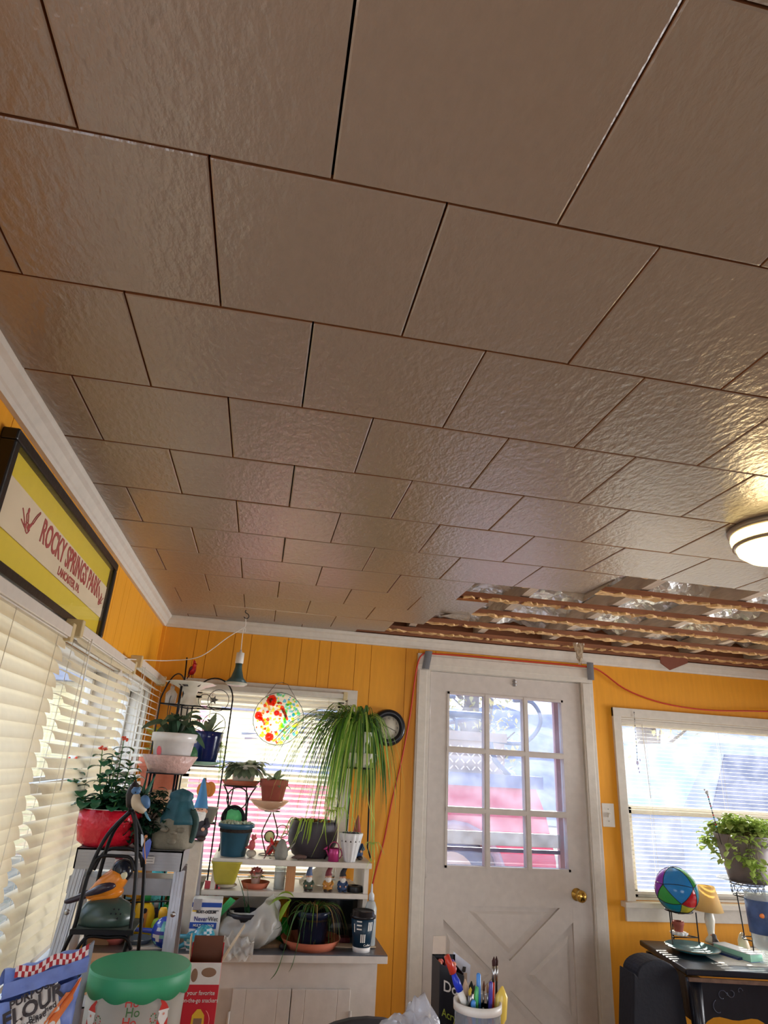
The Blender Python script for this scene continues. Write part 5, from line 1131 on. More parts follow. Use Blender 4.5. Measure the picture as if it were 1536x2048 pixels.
for (u, v, w_) in ((540, 1960, .009), (577, 1945, .005), (525, 1875, .007)):
    e = P(u, v, 2.96 if v > 1900 else 3.0); 
    if v < 1900: e = P(u+20, v-15, 3.02)
    b.cur = M_sp3; b.blade(spl([tp, tp+Vector(((e.x-tp.x)*.5, (e.y-tp.y)*.7, .02)), tp+(e-tp)*.8+Vector((0, 0, -.0)), e], 6), w_)
b.build('leaves', t)
b = MB(M_leaflt); q = P(582, 1800, Y-.03); b.leaf(q, (-.9, -.1, .25), .11, .05, droop=.9, k=8, pw=.6); b.leaf(q+Vector((.01, 0, .01)), (-.6, .1, .5), .08, .04, droop=1.2, k=8); b.leaf(q, (-.5, -.3, -.5), .09, .035, droop=.8); b.build('light_leaves', t)
ce = Cn(565, 3.2); b = MB(mat('green_bottle_glass', c(60, 190, 70), .1, alpha=.75, sub=.4)); hh = P(565, 1835, 3.2).z-CZ; b.lathe([(0, 0), (.026, 0), (.028, .01), (.026, hh*.6), (.012, hh*.8), (.010, hh), (0, hh)], ce, 20); b.build('green_bottle', label='bright green glass bottle left of the navy pot', cat='bottle')
b = MB(mat('coaster_picture', c(150, 124, 96), .5, var=.4, scale=40)); q = PZ(535, 1893, CZ); b.box((q.x, q.y+.01, CZ+.006), (.11, .07, .012), R_z(.25)); b.build('picture_tile', label='small wooden picture tile lying left of the navy pot', cat='tile')
b = MB(S('black_cap', 24, 24, 28, .5)); q = PZ(566, 1902, CZ); b.ell((q.x, q.y+.01, CZ+.012), (.018, .014, .012)); b.build('black_ornament', label='small black lump in front of the picture tile and saucer', cat='ornament')
# plastic shopping bag with black pot and snake plant
Y = 3.10; ce = Vector((P(484, 1890, Y).x, Y, CZ)); zt = P(484, 1822, Y).z; t = thing('potted_plant', 'black nursery pot with snake plant leaves sitting in a white plastic bag', 'potted plant', ce)
tp = pot(t, Vector((ce.x, Y, zt-.10)), pw(31, Y), pw(23, Y), .10, S('black_nursery_pot', 30, 32, 44, .4), rim=.018)
b = MB(M_leafdk)
for (u, v, dx, w_) in ((474, 1750, .0, .020), (493, 1765, .012, .014), (484, 1795, .005, .012), (491, 1800, -.01, .012)):
    e = P(u, v, Y); b.blade(spl([tp+Vector((dx, 0, -.01)), tp+(e-tp)*.5+Vector((.008, 0, 0)), e], 5), w_)
b.build('leaves', t)
b = MB(mat('white_plastic_film', c(236, 234, 228), .3, sub=.45, alpha=.85, bump=.5, scale=14, spec=.6))
def sbag(u, v):
    a = u*2*PI; r = .075+.055*math.sin(PI*min(1, v*1.05))**.8; ca = math.cos(a); sa = math.sin(a)
    r *= 1+.22*noise.noise(Vector((ca*2.2, sa*2.2, v*2.5)))+.10*noise.noise(Vector((ca*7, sa*7, v*7)))
    zt_ = (.125+.055*(ca > 0)*ca+.045*max(0, sa))*1.0
    return Vector((ce.x+.018+r*ca*1.05, Y+.012+r*sa*.85, CZ+.003+zt_*v))
b.grid(sbag, 56, 16)
b.build('plastic_bag', label='white plastic shopping bag crumpled around the black nursery pot', cat='plastic bag')
b = MB(MATS['white_plastic_film']); q = PZ(470, 1905, CZ)
b.grid(lambda u, v: Vector((q.x-.05+.12*u, 3.005-.02*v+.018*noise.noise(Vector((u*5, v*4, 2))), CZ+.05-.075*v+.03*noise.noise(Vector((u*6, v*3, 4)))+.01)), 22, 14); b.build('bag_tail', bpy.data.objects['plastic_bag.001'])
# white boxed spray kit
Y = 3.03; a = P(376, 1870, Y); b_ = P(430, 1870, Y); zt = P(400, 1798, Y).z; x0, x1 = a.x, b_.x+.012; xm = (x0+x1)/2
t = thing('spray_kit_box', 'white box reading RUST-OLEUM NeverWet MULTI-SURFACE on the worktop', 'box', (xm, Y, CZ))
b = MB(S('box_white', 226, 226, 224, .5)); b.bb((x0, Y, CZ), (x1, Y+.07, zt)); b.build('carton', t, bev=.001)
b = MB(S('print_blue', 32, 74, 160, .4)); b.bb((x0, Y-.001, zt-.028), (x1, Y, zt-.012)); zb_ = P(400, 1851, Y).z; b.bb((x0, Y-.001, zb_-.011), (x1-.012, Y, zb_+.011)); b.build('blue_bands', t)
b = MB(S('print_yellow_pack', 0, 0, 0)); b.bb((x0+.004, Y-.001, zt-.044), (x0+.020, Y, zt-.030)); b.build('yellow_badge', t)
M_kk = S('print_near_black', 24, 24, 36, .5); ax, az = (1, 0, 0), (0, 0, 1)
text('RUST-OLEUM', .0130, (xm, Y-.001, P(400, 1824, Y).z), ax, az, M_kk, t, sx=1.0, bold=.0005); text('Never', .0225, (xm-.018, Y-.001, P(400, 1838, Y).z), ax, az, S('print_indigo', 40, 40, 120, .5), t, sx=.92, bold=.0003); text('Wet', .0225, (xm+.030, Y-.001, P(400, 1838, Y).z), ax, az, M_kk, t, sx=.95)
text('MULTI-SURFACE', .0112, (xm-.004, Y-.0018, zb_), ax, az, M_pw, t, bold=.0003); text('BRIGHT WHITE', .006, (x1-.03, Y-.001, zt-.040), ax, az, M_kk, t)
b = MB(M_alup); b.bb((P(386, 1815, Y).x, Y-.012, zt-.038), (P(403, 1815, Y).x, Y-.001, zt+.002)); b.build('grey_clip', t, bev=.003)
# aluminium post behind
b = MB(M_alu); p1 = P(397, 1792, 3.10); p2 = P(404, 1645, 3.10); w_ = pw(11, 3.1)
b.bar(Vector((p1.x, 3.115, CZ)), Vector((p2.x, 3.115, p2.z)), w_, .02, up=(0, 1, 0)); pp_ = b.build('aluminium_post', label='upright aluminium post standing behind the white spray kit box', cat='post')
# pink seed packet
Y = 3.06; q0, q1 = P(406, 1795, Y), P(441, 1763, Y); t = thing('seed_packet', 'pink glossy packet standing behind the white spray kit box', 'packet', ((q0.x+q1.x)/2, Y+.09, CZ))
b = MB(S('packet_pink', 226, 92, 106, .3)); Yp = Y+.09; q0, q1 = P(406, 1800, Yp), P(442, 1765, Yp); b.prism([(q0.x, Yp, CZ), (q1.x-.008, Yp, CZ), (q1.x, Yp, q1.z), (q0.x-.002, Yp, q1.z+.006)], (0, .004, 0)); b.build('packet_body', t)
b = MB(S('packet_pale', 244, 190, 196, .3))
for k in range(5): b.tube(spl([(q0.x+.004+k*.012, Yp-.001, q0.z-.005), (q0.x+.010+k*.012, Yp-.001, q0.z+.018), (q0.x+.028+k*.010, Yp-.001, q0.z+.024)], 4), .0016, 4)
b.build('swirl_print', t); b = MB(M_kk); b.bb((q1.x-.018, Yp-.001, q1.z-.03), (q1.x-.010, Yp, q1.z-.008)); b.build('dark_print', t)
# green toothed comb handle
b = MB(S('green_comb', 60, 186, 110, .35)); p0 = P(437, 1822, 3.1); p1 = P(462, 1795, 3.1)
d = (p1-p0).normalized(); 
for k in range(4): b.bar(p0+Vector((k*.006, 0, -k*.003))-d*.05, p1+Vector((k*.006, 0, -k*.003)), .0035, .006)
b.build('green_comb', label='bright green ridged plastic comb sticking up beside the white box', cat='comb')
# ---------------------------------------------------------------- hanging bulb
q = PZ(493, 1220, ZC); t = thing('hanging_bulb', 'grey-green reflector bulb in a white socket hanging from a black ceiling hook', 'lamp', (q.x, q.y, q.z-.3)); Yb = q.y
b = MB(M_black); b.tube(spl([q+Vector((0, 0, .004)), q+Vector((-.004, 0, -.012)), q+Vector((.012, 0, -.022)), q+Vector((.016, 0, -.036)), q+Vector((.004, 0, -.044)), q+Vector((-.008, 0, -.036))], 5), .0022, 7); b.build('ceiling_hook', t)
k1 = P(488, 1255, Yb); s0 = P(482, 1300, Yb); bt = P(477, 1372, Yb); M_wc = S('white_cord', 226, 222, 214, .5)
b = MB(M_wc); b.tube(spl([q+Vector((.002, 0, -.042)), k1+Vector((.006, 0, .01)), k1+Vector((-.006, 0, -.01)), k1+Vector((.008, 0, -.02)), k1+Vector((.006, 0, -.002)), k1+Vector((-.002, 0, -.02)), s0], 5), .0022, 6)
e_ = PX(255, 1318, XB+.03); b.tube(spl([k1, P(455, 1275, Yb), P(400, 1313, Yb), P(340, 1321, Yb), P(290, 1320, 3.0), e_], 6), .0022, 6); b.build('cord', t)
hS = s0.z-bt.z; b = MB(M_wc); b.lathe([(0, 0), (.004, 0), (.008, -.012), (.019, -.014), (.0195, -.062), (.018, -.066)], s0, 24); b.build('socket', t)
r = pw(20, Yb)*1.02; z1 = -.062; z2 = -(hS-.014)
b = MB(S('bulb_grey_green', 52, 78, 78, .4)); b.lathe([(.0165, z1), (.0165, z1-.020), (.019, z1-.034), (.030, (z1+z2)/2-.022), (r, z2)], s0, 32); b.build('bulb_body', t)
b = MB(mat('bulb_lens', c(226, 224, 208), .15, sub=.3, spec=.8)); b.lathe([(r, z2), (r*1.0, z2-.006), (r*.7, z2-.014), (0, z2-.018)], s0, 32); b.build('bulb_lens', t)
# ---------------------------------------------------------------- suncatcher, clock, extension cord
Y = YF-.075; ce = P(557, 1437, Y); R0_ = pw(46, Y)
t = thing('suncatcher', 'round stained glass suncatcher with red birds and flowers on a chain', 'suncatcher', ce-Vector((0, 0, R0_)))
cols = [stained('sc_red', 240, 90, 70), stained('sc_yellow', 255, 236, 90), stained('sc_green', 130, 220, 140), stained('sc_blue', 110, 190, 245), stained('sc_orange', 255, 190, 110), stained('sc_pale', 252, 252, 236), stained('sc_teal', 150, 235, 230)]
b = MB(cols[5]); rs = random.Random(8); b.prism(ring(ce, R0_, n=48)[::-1], (0, .002, 0)); b.build('glass_disc', t)
b = MB(cols[0])
def blob(x, z, r, m, n=7, j=.35, y=-.0030):
    if math.hypot(x, z) > 1-r*1.02: return
    b.cur = m; i = b.add([ce+Vector((x*R0_+r*R0_*math.cos(2*PI*k/n)*(1+rs.uniform(-j, j)), y, z*R0_+r*R0_*math.sin(2*PI*k/n)*(1+rs.uniform(-j, j)))) for k in range(n)]); b.face(range(i, i+n), False)
for k in range(240):
    a = rs.uniform(0, 6.28); d = math.sqrt(rs.random())*.96; x = d*math.cos(a); z = d*math.sin(a)
    m = cols[rs.choice([1, 1, 4, 0, 5] if x < .1 and z < .6 else [2, 6, 3, 5, 1])]; blob(x, z, rs.uniform(.03, .075), m, y=-.0024-.0000012*k)
for (x, z, r) in ((-.35, .68, .24), (-.8, .05, .18), (-.28, -.72, .2), (-.1, .2, .13)):
    for k in range(9): a = 2*PI*k/9; blob(x+r*.5*math.cos(a), z+r*.5*math.sin(a), r*.42, cols[0], 6, .2, -.0034)
    blob(x, z, r*.3, stained('sc_pink', 236, 120, 160), y=-.0038)
for k in range(8): blob(.1+k*.035, .42-k*.06, .085-.004*k, cols[0], 6, .15, -.0036)
b.build('painted_glass', t)
b = MB(S('lead_green', 60, 90, 90, .4)); b.tube(ring(ce+Vector((0, -.001, 0)), R0_), .0018, 6, closed=True); b.build('rim', t)
tp = P(564, 1368, Y); b = MB(S('chain_grey', 110, 100, 96, .4, metal=.6))
for s in (-1, 1): e = ce+Vector((s*R0_*.62, 0, R0_*.79)); b.tube([e, e+(Vector((tp.x+s*.03, Y, tp.z))-e)*1.0, Vector((tp.x, Y, tp.z+.008))], .0014, 5)
b.build('chain', t)
Y = YF-.03; ce = P(777, 1455, Y); R0_ = pw(33, YF)*1.0
t = thing('wall_clock', 'round wall clock with thick black rim half behind the spider plant', 'clock', Vector((ce.x, YF, ce.z-R0_)))
b = MB(S('clock_rim_black', 24, 26, 34, .3)); b.lathe([(R0_*.62, -.004), (R0_*.64, .010), (R0_*.8, .018), (R0_*.95, .010), (R0_, -.012), (R0_*.98, -.026)], (ce.x, Y, ce.z), 48, R=Ry); b.build('rim', t)
b = MB(S('clock_face_cream', 216, 210, 192, .5)); b.lathe([(0, 0), (R0_*.65, 0), (R0_*.65, -.02), (0, -.02)], (ce.x, Y, ce.z), 40, R=Ry); fc = b.build('dial', t)
for k in range(12): a = k*PI/6; text(str(k or 12), R0_*.16, (ce.x+R0_*.5*math.sin(a), Y-.0012, ce.z+R0_*.5*math.cos(a)), ax, az, M_kk, t, name='numeral', depth=.0003)
b = MB(M_kk); b.bar((ce.x, Y-.003, ce.z), (ce.x-R0_*.32, Y-.003, ce.z+R0_*.12), .003, .001, up=(0, 1, 0)); b.build('hour_hand', t); b = MB(M_kk); b.bar((ce.x, Y-.004, ce.z), (ce.x+R0_*.45, Y-.004, ce.z-.18*R0_), .002, .001, up=(0, 1, 0)); b.build('minute_hand', t)
Y = YF-.034; M_or = S('orange_red_cord', 196, 58, 34, .5)
b = MB(M_or); pts = [(738, 1800), (752, 1740), (768, 1680), (784, 1600), (803, 1520), (820, 1430), (828, 1370), (836, 1325), (848, 1307), (870, 1308), (940, 1312), (1010, 1319), (1080, 1325), (1150, 1331), (1182, 1335), (1205, 1345), (1250, 1378), (1310, 1402), (1370, 1415), (1430, 1421), (1500, 1422), (1580, 1424)]
b.tube(spl([P(u, v, Y+(.012 if u < 830 or u > 1200 else -.002)) for u, v in pts], 4), .0045, 7); b.build('extension_cord', label='orange-red extension cord taped over the door and sagging right', cat='cord')
for (u0, v0, u1, v1, l) in ((858, 1302, 851, 1338, 'strip of grey duct tape holding the cord at the top left door corner'), (1180, 1325, 1182, 1360, 'strip of grey duct tape holding the cord at the top right door corner')):
    a = P(u0, v0, Y-.008); e = P(u1, v1, Y-.008); b = MB(S('duct_tape', 112, 112, 116, .4, bump=.2)); mid = (a+e)/2
    b.grid(lambda u, v: a+(e-a)*v+Vector(((u-.5)*.042, -.004*math.sin(PI*u)+.008*v*0, 0)), 5, 8); 
    b.grid(lambda u, v: a+(e-a)*v+Vector(((.5-u)*.042, -.004*math.sin(PI*u)+.0008, 0)), 5, 8); b.build('duct_tape', label=l, cat='tape')
# switch plate
q = P(1216, 1630, YF); t = thing('light_switch', 'white light switch plate between the door and the right window', 'switch', (q.x, YF, q.z-.06)); b = MB(S('switch_white', 226, 220, 210, .35)); b.bb((q.x-.036, YF-.006, q.z-.059), (q.x+.036, YF-.0002, q.z+.059)); b.build('plate', t, bev=.002)
b = MB(S('switch_white', 0, 0, 0)); b.box((q.x, YF-.010, q.z), (.010, .014, .022), Matrix.Rotation(.4, 3, 'X')); b.build('toggle', t); 
for s in (-1, 1): b = MB(M_steel); b.ell((q.x, YF-.007, q.z+s*.03), .003, n=8, k=5); b.build('screw', t)

# ---------------------------------------------------------------- black wire rack of arches in the corner
Y = 3.30; zA = P(400, 1415, Y).z; zB = P(400, 1532, Y).z; zC_ = P(415, 1645, Y).z; xa, xb_ = P(366, 1530, Y).x, P(447, 1530, Y).x; zt = P(410, 1355, Y).z
xl = P(318, 1500, 3.42).x
rk_ = thing('wire_rack', 'tall black wire rack with arched panels and hanging stars in the corner', 'rack', ((xl+xb_)/2, Y, CZ))
b = MB(M_black); rr = .0035; r_ = (xb_-xa)/2; xc = (xa+xb_)/2
b.tube([(xa, Y, CZ), (xa, Y, zt-r_*1.0)]+ring((xc, Y, zt-r_*1.1), r_, n=18, a0=PI, a1=0, r2=r_*1.1)+[(xb_, Y, zt-r_), (xb_-.0, Y, CZ)], rr)
for (x, z, r) in ((xc+.025, P(427, 1400, Y).z, .050), (xc-.04, P(395, 1400, Y).z, .03), (xc+.02, P(425, 1450, Y).z, .055), (xc-.03, P(385, 1470, Y).z, .045)): b.tube(ring((x, Y, z), r, n=22), .0016, 5, closed=True)
b.build('front_arch_panel', rk_)
b = MB(M_black); ya, yb2 = 3.18, 3.44; xs_ = xl; zl = P(330, 1345, 3.3).z; rl_ = (yb2-ya)/2; yc = (ya+yb2)/2
b.tube([(xs_, ya, CZ), (xs_, ya, zl-rl_)]+[Vector((xs_+0.10*(k/17), yc-rl_*math.cos(PI*k/17), zl-rl_+rl_*math.sin(PI*k/17))) for k in range(18)]+[(xs_+.10, yb2, zl-rl_), (xs_+.10, yb2, CZ)], rr)
for (dy, dz, r) in ((-.05, -.16, .04), (.05, -.14, .035), (-.04, -.3, .05), (.05, -.3, .04)): b.tube([Vector((xs_+.05+dy*.3, yc+dy+r*math.cos(a), zl+dz+r*1.3*math.sin(a))) for a in [2*PI*k/16 for k in range(16)]], .0016, 5, closed=True)
b.build('side_arch_panel', rk_)
for zz_ in (zA, zB, zC_, .93):
    b = MB(M_black); cs = [(xs_, ya), (xb_, Y-.04), (xb_, Y), (xs_+.10, yb2)]; b.tube([(x, y, zz_) for x, y in cs], rr*.9, 6, closed=True)
    for k in range(7): f = (k+.5)/7; b.tube([(xs_+(xb_-xs_)*f, ya+(Y-.04-ya)*f, zz_), (xs_+.10+(xb_-xs_-.10)*f, yb2+(Y-yb2)*f, zz_)], .0014, 4)
    b.build('wire_shelf', rk_)
b = MB(M_black); px_ = P(374, 1500, 3.24); b.tube([(P(376, 1500, 3.24).x, 3.24, CZ), P(374, 1315, 3.24)], .0035); b.build('upright_rod', rk_)
b = MB(M_black); b.tube([P(352, 1440, 3.2), P(363, 1372, 3.2)], .0055, 8); b.build('short_rod', rk_)
def star(par_, p, r, m, name='star'):
    b = MB(m); pts = [p+Vector(((r if k % 2 == 0 else r*.45)*math.sin(2*PI*k/10+.2), 0, (r if k % 2 == 0 else r*.45)*math.cos(2*PI*k/10+.2))) for k in range(10)]
    i = b.add(pts+[p+Vector((0, -.008, 0)), p+Vector((0, .008, 0))])
    for k in range(10): b.face((i+k, i+(k+1) % 10, i+10), False); b.face((i+(k+1) % 10, i+k, i+11), False)
    return b.build(name, par_)
M_st = S('tin_star', 120, 118, 116, .4, metal=.5)
star(rk_, P(428, 1400, Y-.01), .022, M_st); star(rk_, P(421, 1443, Y-.01), .022, M_st); 
tag(star(None, P(398, 1438, Y-.03), .018, S('pink_star', 196, 132, 126, .6), 'star_ornament'), 'small pink star ornament hanging on the corner wire rack', 'ornament')
# white enamel fluted urn with the cardinal
ce = Vector((P(375, 1412, 3.26).x, 3.26, zA+.002)); hU = P(380, 1366, 3.26).z-ce.z
t = thing('enamel_urn', 'white enamel pedestal bowl with punched dots on the corner wire rack', 'bowl', ce); M_en = S('white_enamel', 224, 216, 200, .3)
b = MB(M_en); b.lathe([(0, 0), (.055, 0), (.052, .006), (.036, .03), (.032, hU*.5), (.040, hU*.68), (.075, hU*.85), (.112, hU*.97), (.118, hU), (.108, hU), (.07, hU*.88), (.03, hU*.72), (0, hU*.70)], ce, 48, fn=lambda a, z: 1+(.04*math.sin(a*8) if z > hU*.9 else 0)); b.build('bowl', t)
b = MB(M_kk)
for k in range(16): a = -PI/2+rnd(-.3, .3); zz_ = hU*(.80+.012*(k % 4)); rr_ = .066+.02*(k % 4)/3; b.ell(ce+Vector((rr_*math.cos(-1.9+.08*(k//4)), rr_*math.sin(-1.9+.08*(k//4)), zz_)), .0022, n=6, k=4)
b.build('dots', t)
b = MB(S('bowl_moss_dark', 80, 60, 54, .9)); b.lathe([(0, hU+.012), (.05, hU+.008), (.09, hU-.004), (.06, hU-.02), (0, hU-.02)], ce, 20, fn=lambda a, z: 1+.15*math.sin(a*5)); b.build('dark_filling', t)
bird('red cardinal figurine standing on top of the white enamel bowl', Vector((P(382, 1362, 3.26).x, 3.26, ce.z+hU+.010)), .082, -.6, S('cardinal_red', 0, 0, 0), S('cardinal_wing', 0, 0, 0), S('cardinal_red2', 190, 34, 44, .4), crest=True, feet=.32, face=S('beak_orange', 0, 0, 0))
ce = Vector((P(341, 1410, 3.3).x, 3.27, zA+.002)); t = thing('corked_bottle', 'clear patterned glass bottle with a cork on the wire rack', 'bottle', ce); b = MB(mat('clear_glass', (0, 0, 0))); hh = .085; b.lathe([(0, 0), (.026, 0), (.027, .05), (.020, .06), (.010, .070), (.010, hh), (0, hh)], ce, 8); b.build('glass', t); b = MB(S('cork', 176, 120, 84, .8)); b.lathe([(0, hh-.01), (.010, hh), (.012, hh+.018), (0, hh+.018)], ce, 14); b.build('cork', t)
b = MB(M_black); q = ce+Vector((.075, -.03, 0)); b.box(q+Vector((0, 0, .05)), (.022, .012, .045)); b.tube([q, q+Vector((0, 0, .03))], .003); b.build('black_clip', label='small black clip shape standing between the corked bottle and the urn', cat='ornament')
# pots on the second shelf of the rack
Y2 = 3.24; ce = Vector((P(408, 1520, Y2).x, Y2-.02, zB+.004)); t = thing('potted_plant', 'glossy navy pot with trailing fern on a pale green plate', 'potted plant', ce)
saucer(t, ce, pw(32, Y2), .018, S('pale_green_plate', 150, 186, 164, .3), name='plate', r0=.6)
tp = pot(t, ce+Vector((0, 0, .007)), pw(28, Y2), pw(21, Y2), P(408, 1463, Y2).z-ce.z-.007, S('glossy_navy_pot', 22, 34, 84, .12), rim=0)
rosette(t, tp, 12, .11, .030, M_leafgr, (.3, 1.3), .5, seed=8, name='foliage')
b = MB(M_leaflt); rs = random.Random(14)
for k in range(16):
    a = rs.uniform(-1.2, .9); e = tp+Vector((.06+.05*rs.random(), -.03+.05*math.sin(a), rs.uniform(-.22, -.04))); pts = spl([tp, tp+Vector((.045, 0, .02)), tp+Vector((.065, .01*a, -.02)), e], 5)
    b.tube(pts, .0008, 4)
    for p in pts[4:]:
        for s in (-1, 1): b.leaf(p, (s, rs.uniform(-.5, .5), -.2), .011, .007, k=2)
b.build('trailing_fern', t)
b = MB(S('green_cactus', 60, 110, 70, .5, bump=.4, scale=90)); q = P(386, 1495, 3.12); q = Vector((q.x, 3.12, zB+.005)); b.lathe([(0, 0), (.018, .004), (.026, .03), (.024, .055), (.012, .074), (0, .078)], q, 20, fn=lambda a, z: 1+.06*math.sin(a*10)); b.build('cactus_ball', label='small ribbed green cactus between the white tulip pot and navy pot', cat='cactus')
# terracotta pot group at the left of the rack
ce = Vector((P(314, 1575, 3.3).x, 3.33, P(314, 1578, 3.3).z)); t = thing('potted_plant', 'large terracotta pot with feathery bright green leaves by the corner blind', 'potted plant', (ce.x, ce.y, CZ))
b = MB(S('wood_riser', 150, 110, 76, .7)); b.bb((ce.x-.05, ce.y-.05, CZ), (ce.x+.05, ce.y+.05, ce.z)); b.build('wooden_riser', t)
tp = pot(t, ce, pw(40, 3.3), pw(28, 3.3), pw(50, 3.3), M_terra, rim=.04)
b = MB(mat('feather_leaf', c(150, 206, 70), .4, var=.2, sub=.5)); rs = random.Random(6)
for k in range(26):
    a = rs.uniform(0, 6.28); d = Vector((math.cos(a)*.10, math.sin(a)*.05, rs.uniform(.04, .15))); pts = spl([tp, tp+d*.6+Vector((0, 0, .02)), tp+d], 4); b.tube(pts, .0009, 4)
    for p in pts[2:]:
        for s in (-1, 1): b.leaf(p, (s*.8, rs.uniform(-.6, .6), .3), .026, .012, k=3)
b.build('foliage', t)
# blue hatted gnome with big beard, pumpkin ornament, tin bucket
ce = Vector((P(392, 1675, 3.1).x, 3.12, P(392, 1682, 3.1).z)); gz = ce.z
st_ = thing('stone_plinth', 'pale stone block under the blue hatted gnome on the worktop', 'plinth', (ce.x, ce.y, CZ)); b = MB(S('pale_stone', 0, 0, 0)); b.bb((ce.x-.032, ce.y-.032, CZ), (ce.x+.032, ce.y+.032, gz)); b.build('block', st_, bev=.006); 
gnome('big gnome with bright blue pointed hat and long curly grey beard', ce, P(380, 1553, 3.1).z-gz, S('hat_sky_blue', 66, 122, 164, .6), S('gnome_coat_dark', 52, 48, 56, .6), M_gb, -.02)
q = P(408, 1580, 3.18); t = thing('pumpkin_ornament', 'orange felt pumpkin ornament hanging right of the blue hatted gnome', 'ornament', q-Vector((0, 0, .04))); b = MB(mat('orange_felt', c(232, 156, 76), .8, sub=.4))
b.ell(q, (.032, .010, .034)); b.ell(q+Vector((.026, .006, .004)), (.024, .010, .032)); b.build('pumpkin', t); b = MB(S('felt_brown', 120, 80, 44, .9)); b.tube([q+Vector((0, 0, .032)), q+Vector((-.002, 0, .05))], .006); b.build('stem', t); b = MB(M_wc); b.tube([q+Vector((-.002, 0, .05)), (q.x, q.y, zB-.003)], .0008, 4); b.build('string', t)
ce = Vector((P(413, 1640, 3.2).x, 3.24, zC_+.004)); t = thing('tin_bucket', 'little flared tin bucket with a black handle right of the gnome', 'bucket', ce); b = MB(S('galvanised_tin', 164, 160, 152, .4, metal=.6)); b.lathe([(0, 0), (.026, 0), (.044, .062), (.048, .064), (.042, .062), (.025, .006), (0, .006)], ce, 28); b.build('body', t)
b = MB(M_black); b.tube(ring(ce+Vector((-.018, -.036, .058)), .011, n=14, a0=0, a1=PI, r2=.026), .003, 6); b.build('handle', t)
# trailing pale plant below bucket
ce = Vector((P(400, 1755, 3.05).x, 3.06, CZ)); 
# ---------------------------------------------------------------- slim black stand with rose pot
Y = 2.29; zs = P(330, 1545, Y).z; cx0 = P(330, 1545, Y).x; t = thing('tall_plant_stand', 'slim black metal stand under the pink bowl and rose pot', 'plant stand', (cx0, Y, 1.2))
b = MB(M_black); b.lathe([(0, -.004), (pw(38, Y)*.82, -.004), (pw(38, Y)*.84, 0), (0, 0)], (cx0, Y, zs), 36); b.build('top_plate', t)
LZT = (P(157, 1697, 2.12).z+P(362, 1702, 2.12).z)/2+.001
for (dx, dy) in ((-.038, -.038), (.038, -.038), (-.038, .038), (.038, .038)): b = MB(M_black); b.tube([(cx0+dx, Y+dy, zs-.002), (cx0+dx, Y+dy, LZT)], .0036, 6); b.build('leg', t)
ce = Vector((P(345, 1540, Y).x-.014, Y, zs)); t = thing('ceramic_bowl', 'speckled pale pink bowl holding the white rose pot', 'bowl', ce); hB = P(345, 1512, Y).z-zs
b = MB(mat('pink_speckled_glaze', c(206, 168, 158), .35, bump=.5, scale=70, var=.15)); b.lathe([(0, 0), (pw(31, Y), 0), (pw(36, Y), hB*.3), (pw(47, Y), hB), (pw(46, Y), hB+.002), (pw(34, Y), hB*.3), (0, .006)], ce, 40); b.build('bowl', t)
ce = ce+Vector((.004, 0, .008)); t = thing('potted_plant', 'white pot painted with a pink rose holding dark oval leaves', 'potted plant', ce); hp = P(345, 1466, Y).z-ce.z
R1, R2 = pw(39, Y), pw(28, Y); tp = pot(t, ce, R1, R2, hp, S('white_china', 222, 218, 214, .25), rim=.028)
b = MB(S('rose_pink', 226, 100, 110, .5))
def onp(a, z): rr_ = R2+(R1*.9-R2)*min(1, z/(hp-.028))+.0012; return Vector((ce.x+rr_*math.sin(a), ce.y-rr_*math.cos(a), ce.z+z))
i = b.add([onp(-.62+.16*math.cos(q_), hp*.48+.014*math.sin(q_)*(1.2 if math.sin(q_) > 0 else 1)) for q_ in [2*PI*k/12 for k in range(12)]]); b.face(range(i, i+12), False); b.build('rose_print', t)
b = MB(M_leafmd)
for (a0, z0, a1, z1) in ((-.62, hp*.36, -.60, hp*.12), (-.60, hp*.15, -.4, hp*.22), (-.60, hp*.15, -.8, hp*.25)): b.tube([onp(a0, z0), onp((a0+a1)/2, (z0+z1)/2), onp(a1, z1)], .0012, 4)
i = b.add([onp(-.42+.12*math.cos(q_), hp*.18+.006*math.sin(q_)) for q_ in [2*PI*k/10 for k in range(10)]]); b.face(range(i, i+10), False); b.build('leaf_print', t)
b = MB(mat('violet_leaf', c(70, 98, 74), .35, var=.3, scale=30, sub=.2)); rs = random.Random(12)
for (u, v, w_) in ((282, 1458, .040), (308, 1480, .042), (330, 1440, .034), (356, 1436, .03), (372, 1452, .036), (378, 1490, .042), (405, 1440, .030), (414, 1462, .034), (402, 1425, .02), (410, 1498, .03), (320, 1452, .032), (390, 1470, .036), (345, 1430, .03), (366, 1440, .03)):
    e = P(u, v, Y+rs.uniform(-.07, .03)); d = e-tp; up_ = tp+d*.5+Vector((0, 0, .035)); pts = spl([tp+d*.12, up_, e], 4); N = len(pts); i = len(b.v)
    for q_, p in enumerate(pts):
        tt = (pts[min(q_+1, N-1)]-pts[max(q_-1, 0)]).normalized(); sd = tt.cross(Vector((0, -.5, 1))).normalized(); wd = w_*.5*math.sin(PI*min(1, .06+.94*(q_/(N-1))**1.2))**.8; nn_ = sd.cross(tt)
        b.v += [p-sd*wd+nn_*wd*.25, p.copy(), p+sd*wd+nn_*wd*.25]
    for q_ in range(N-1): a_ = i+q_*3; b.face((a_, a_+1, a_+4, a_+3), True); b.face((a_+1, a_+2, a_+5, a_+4), True)
b.build('leaves', t)

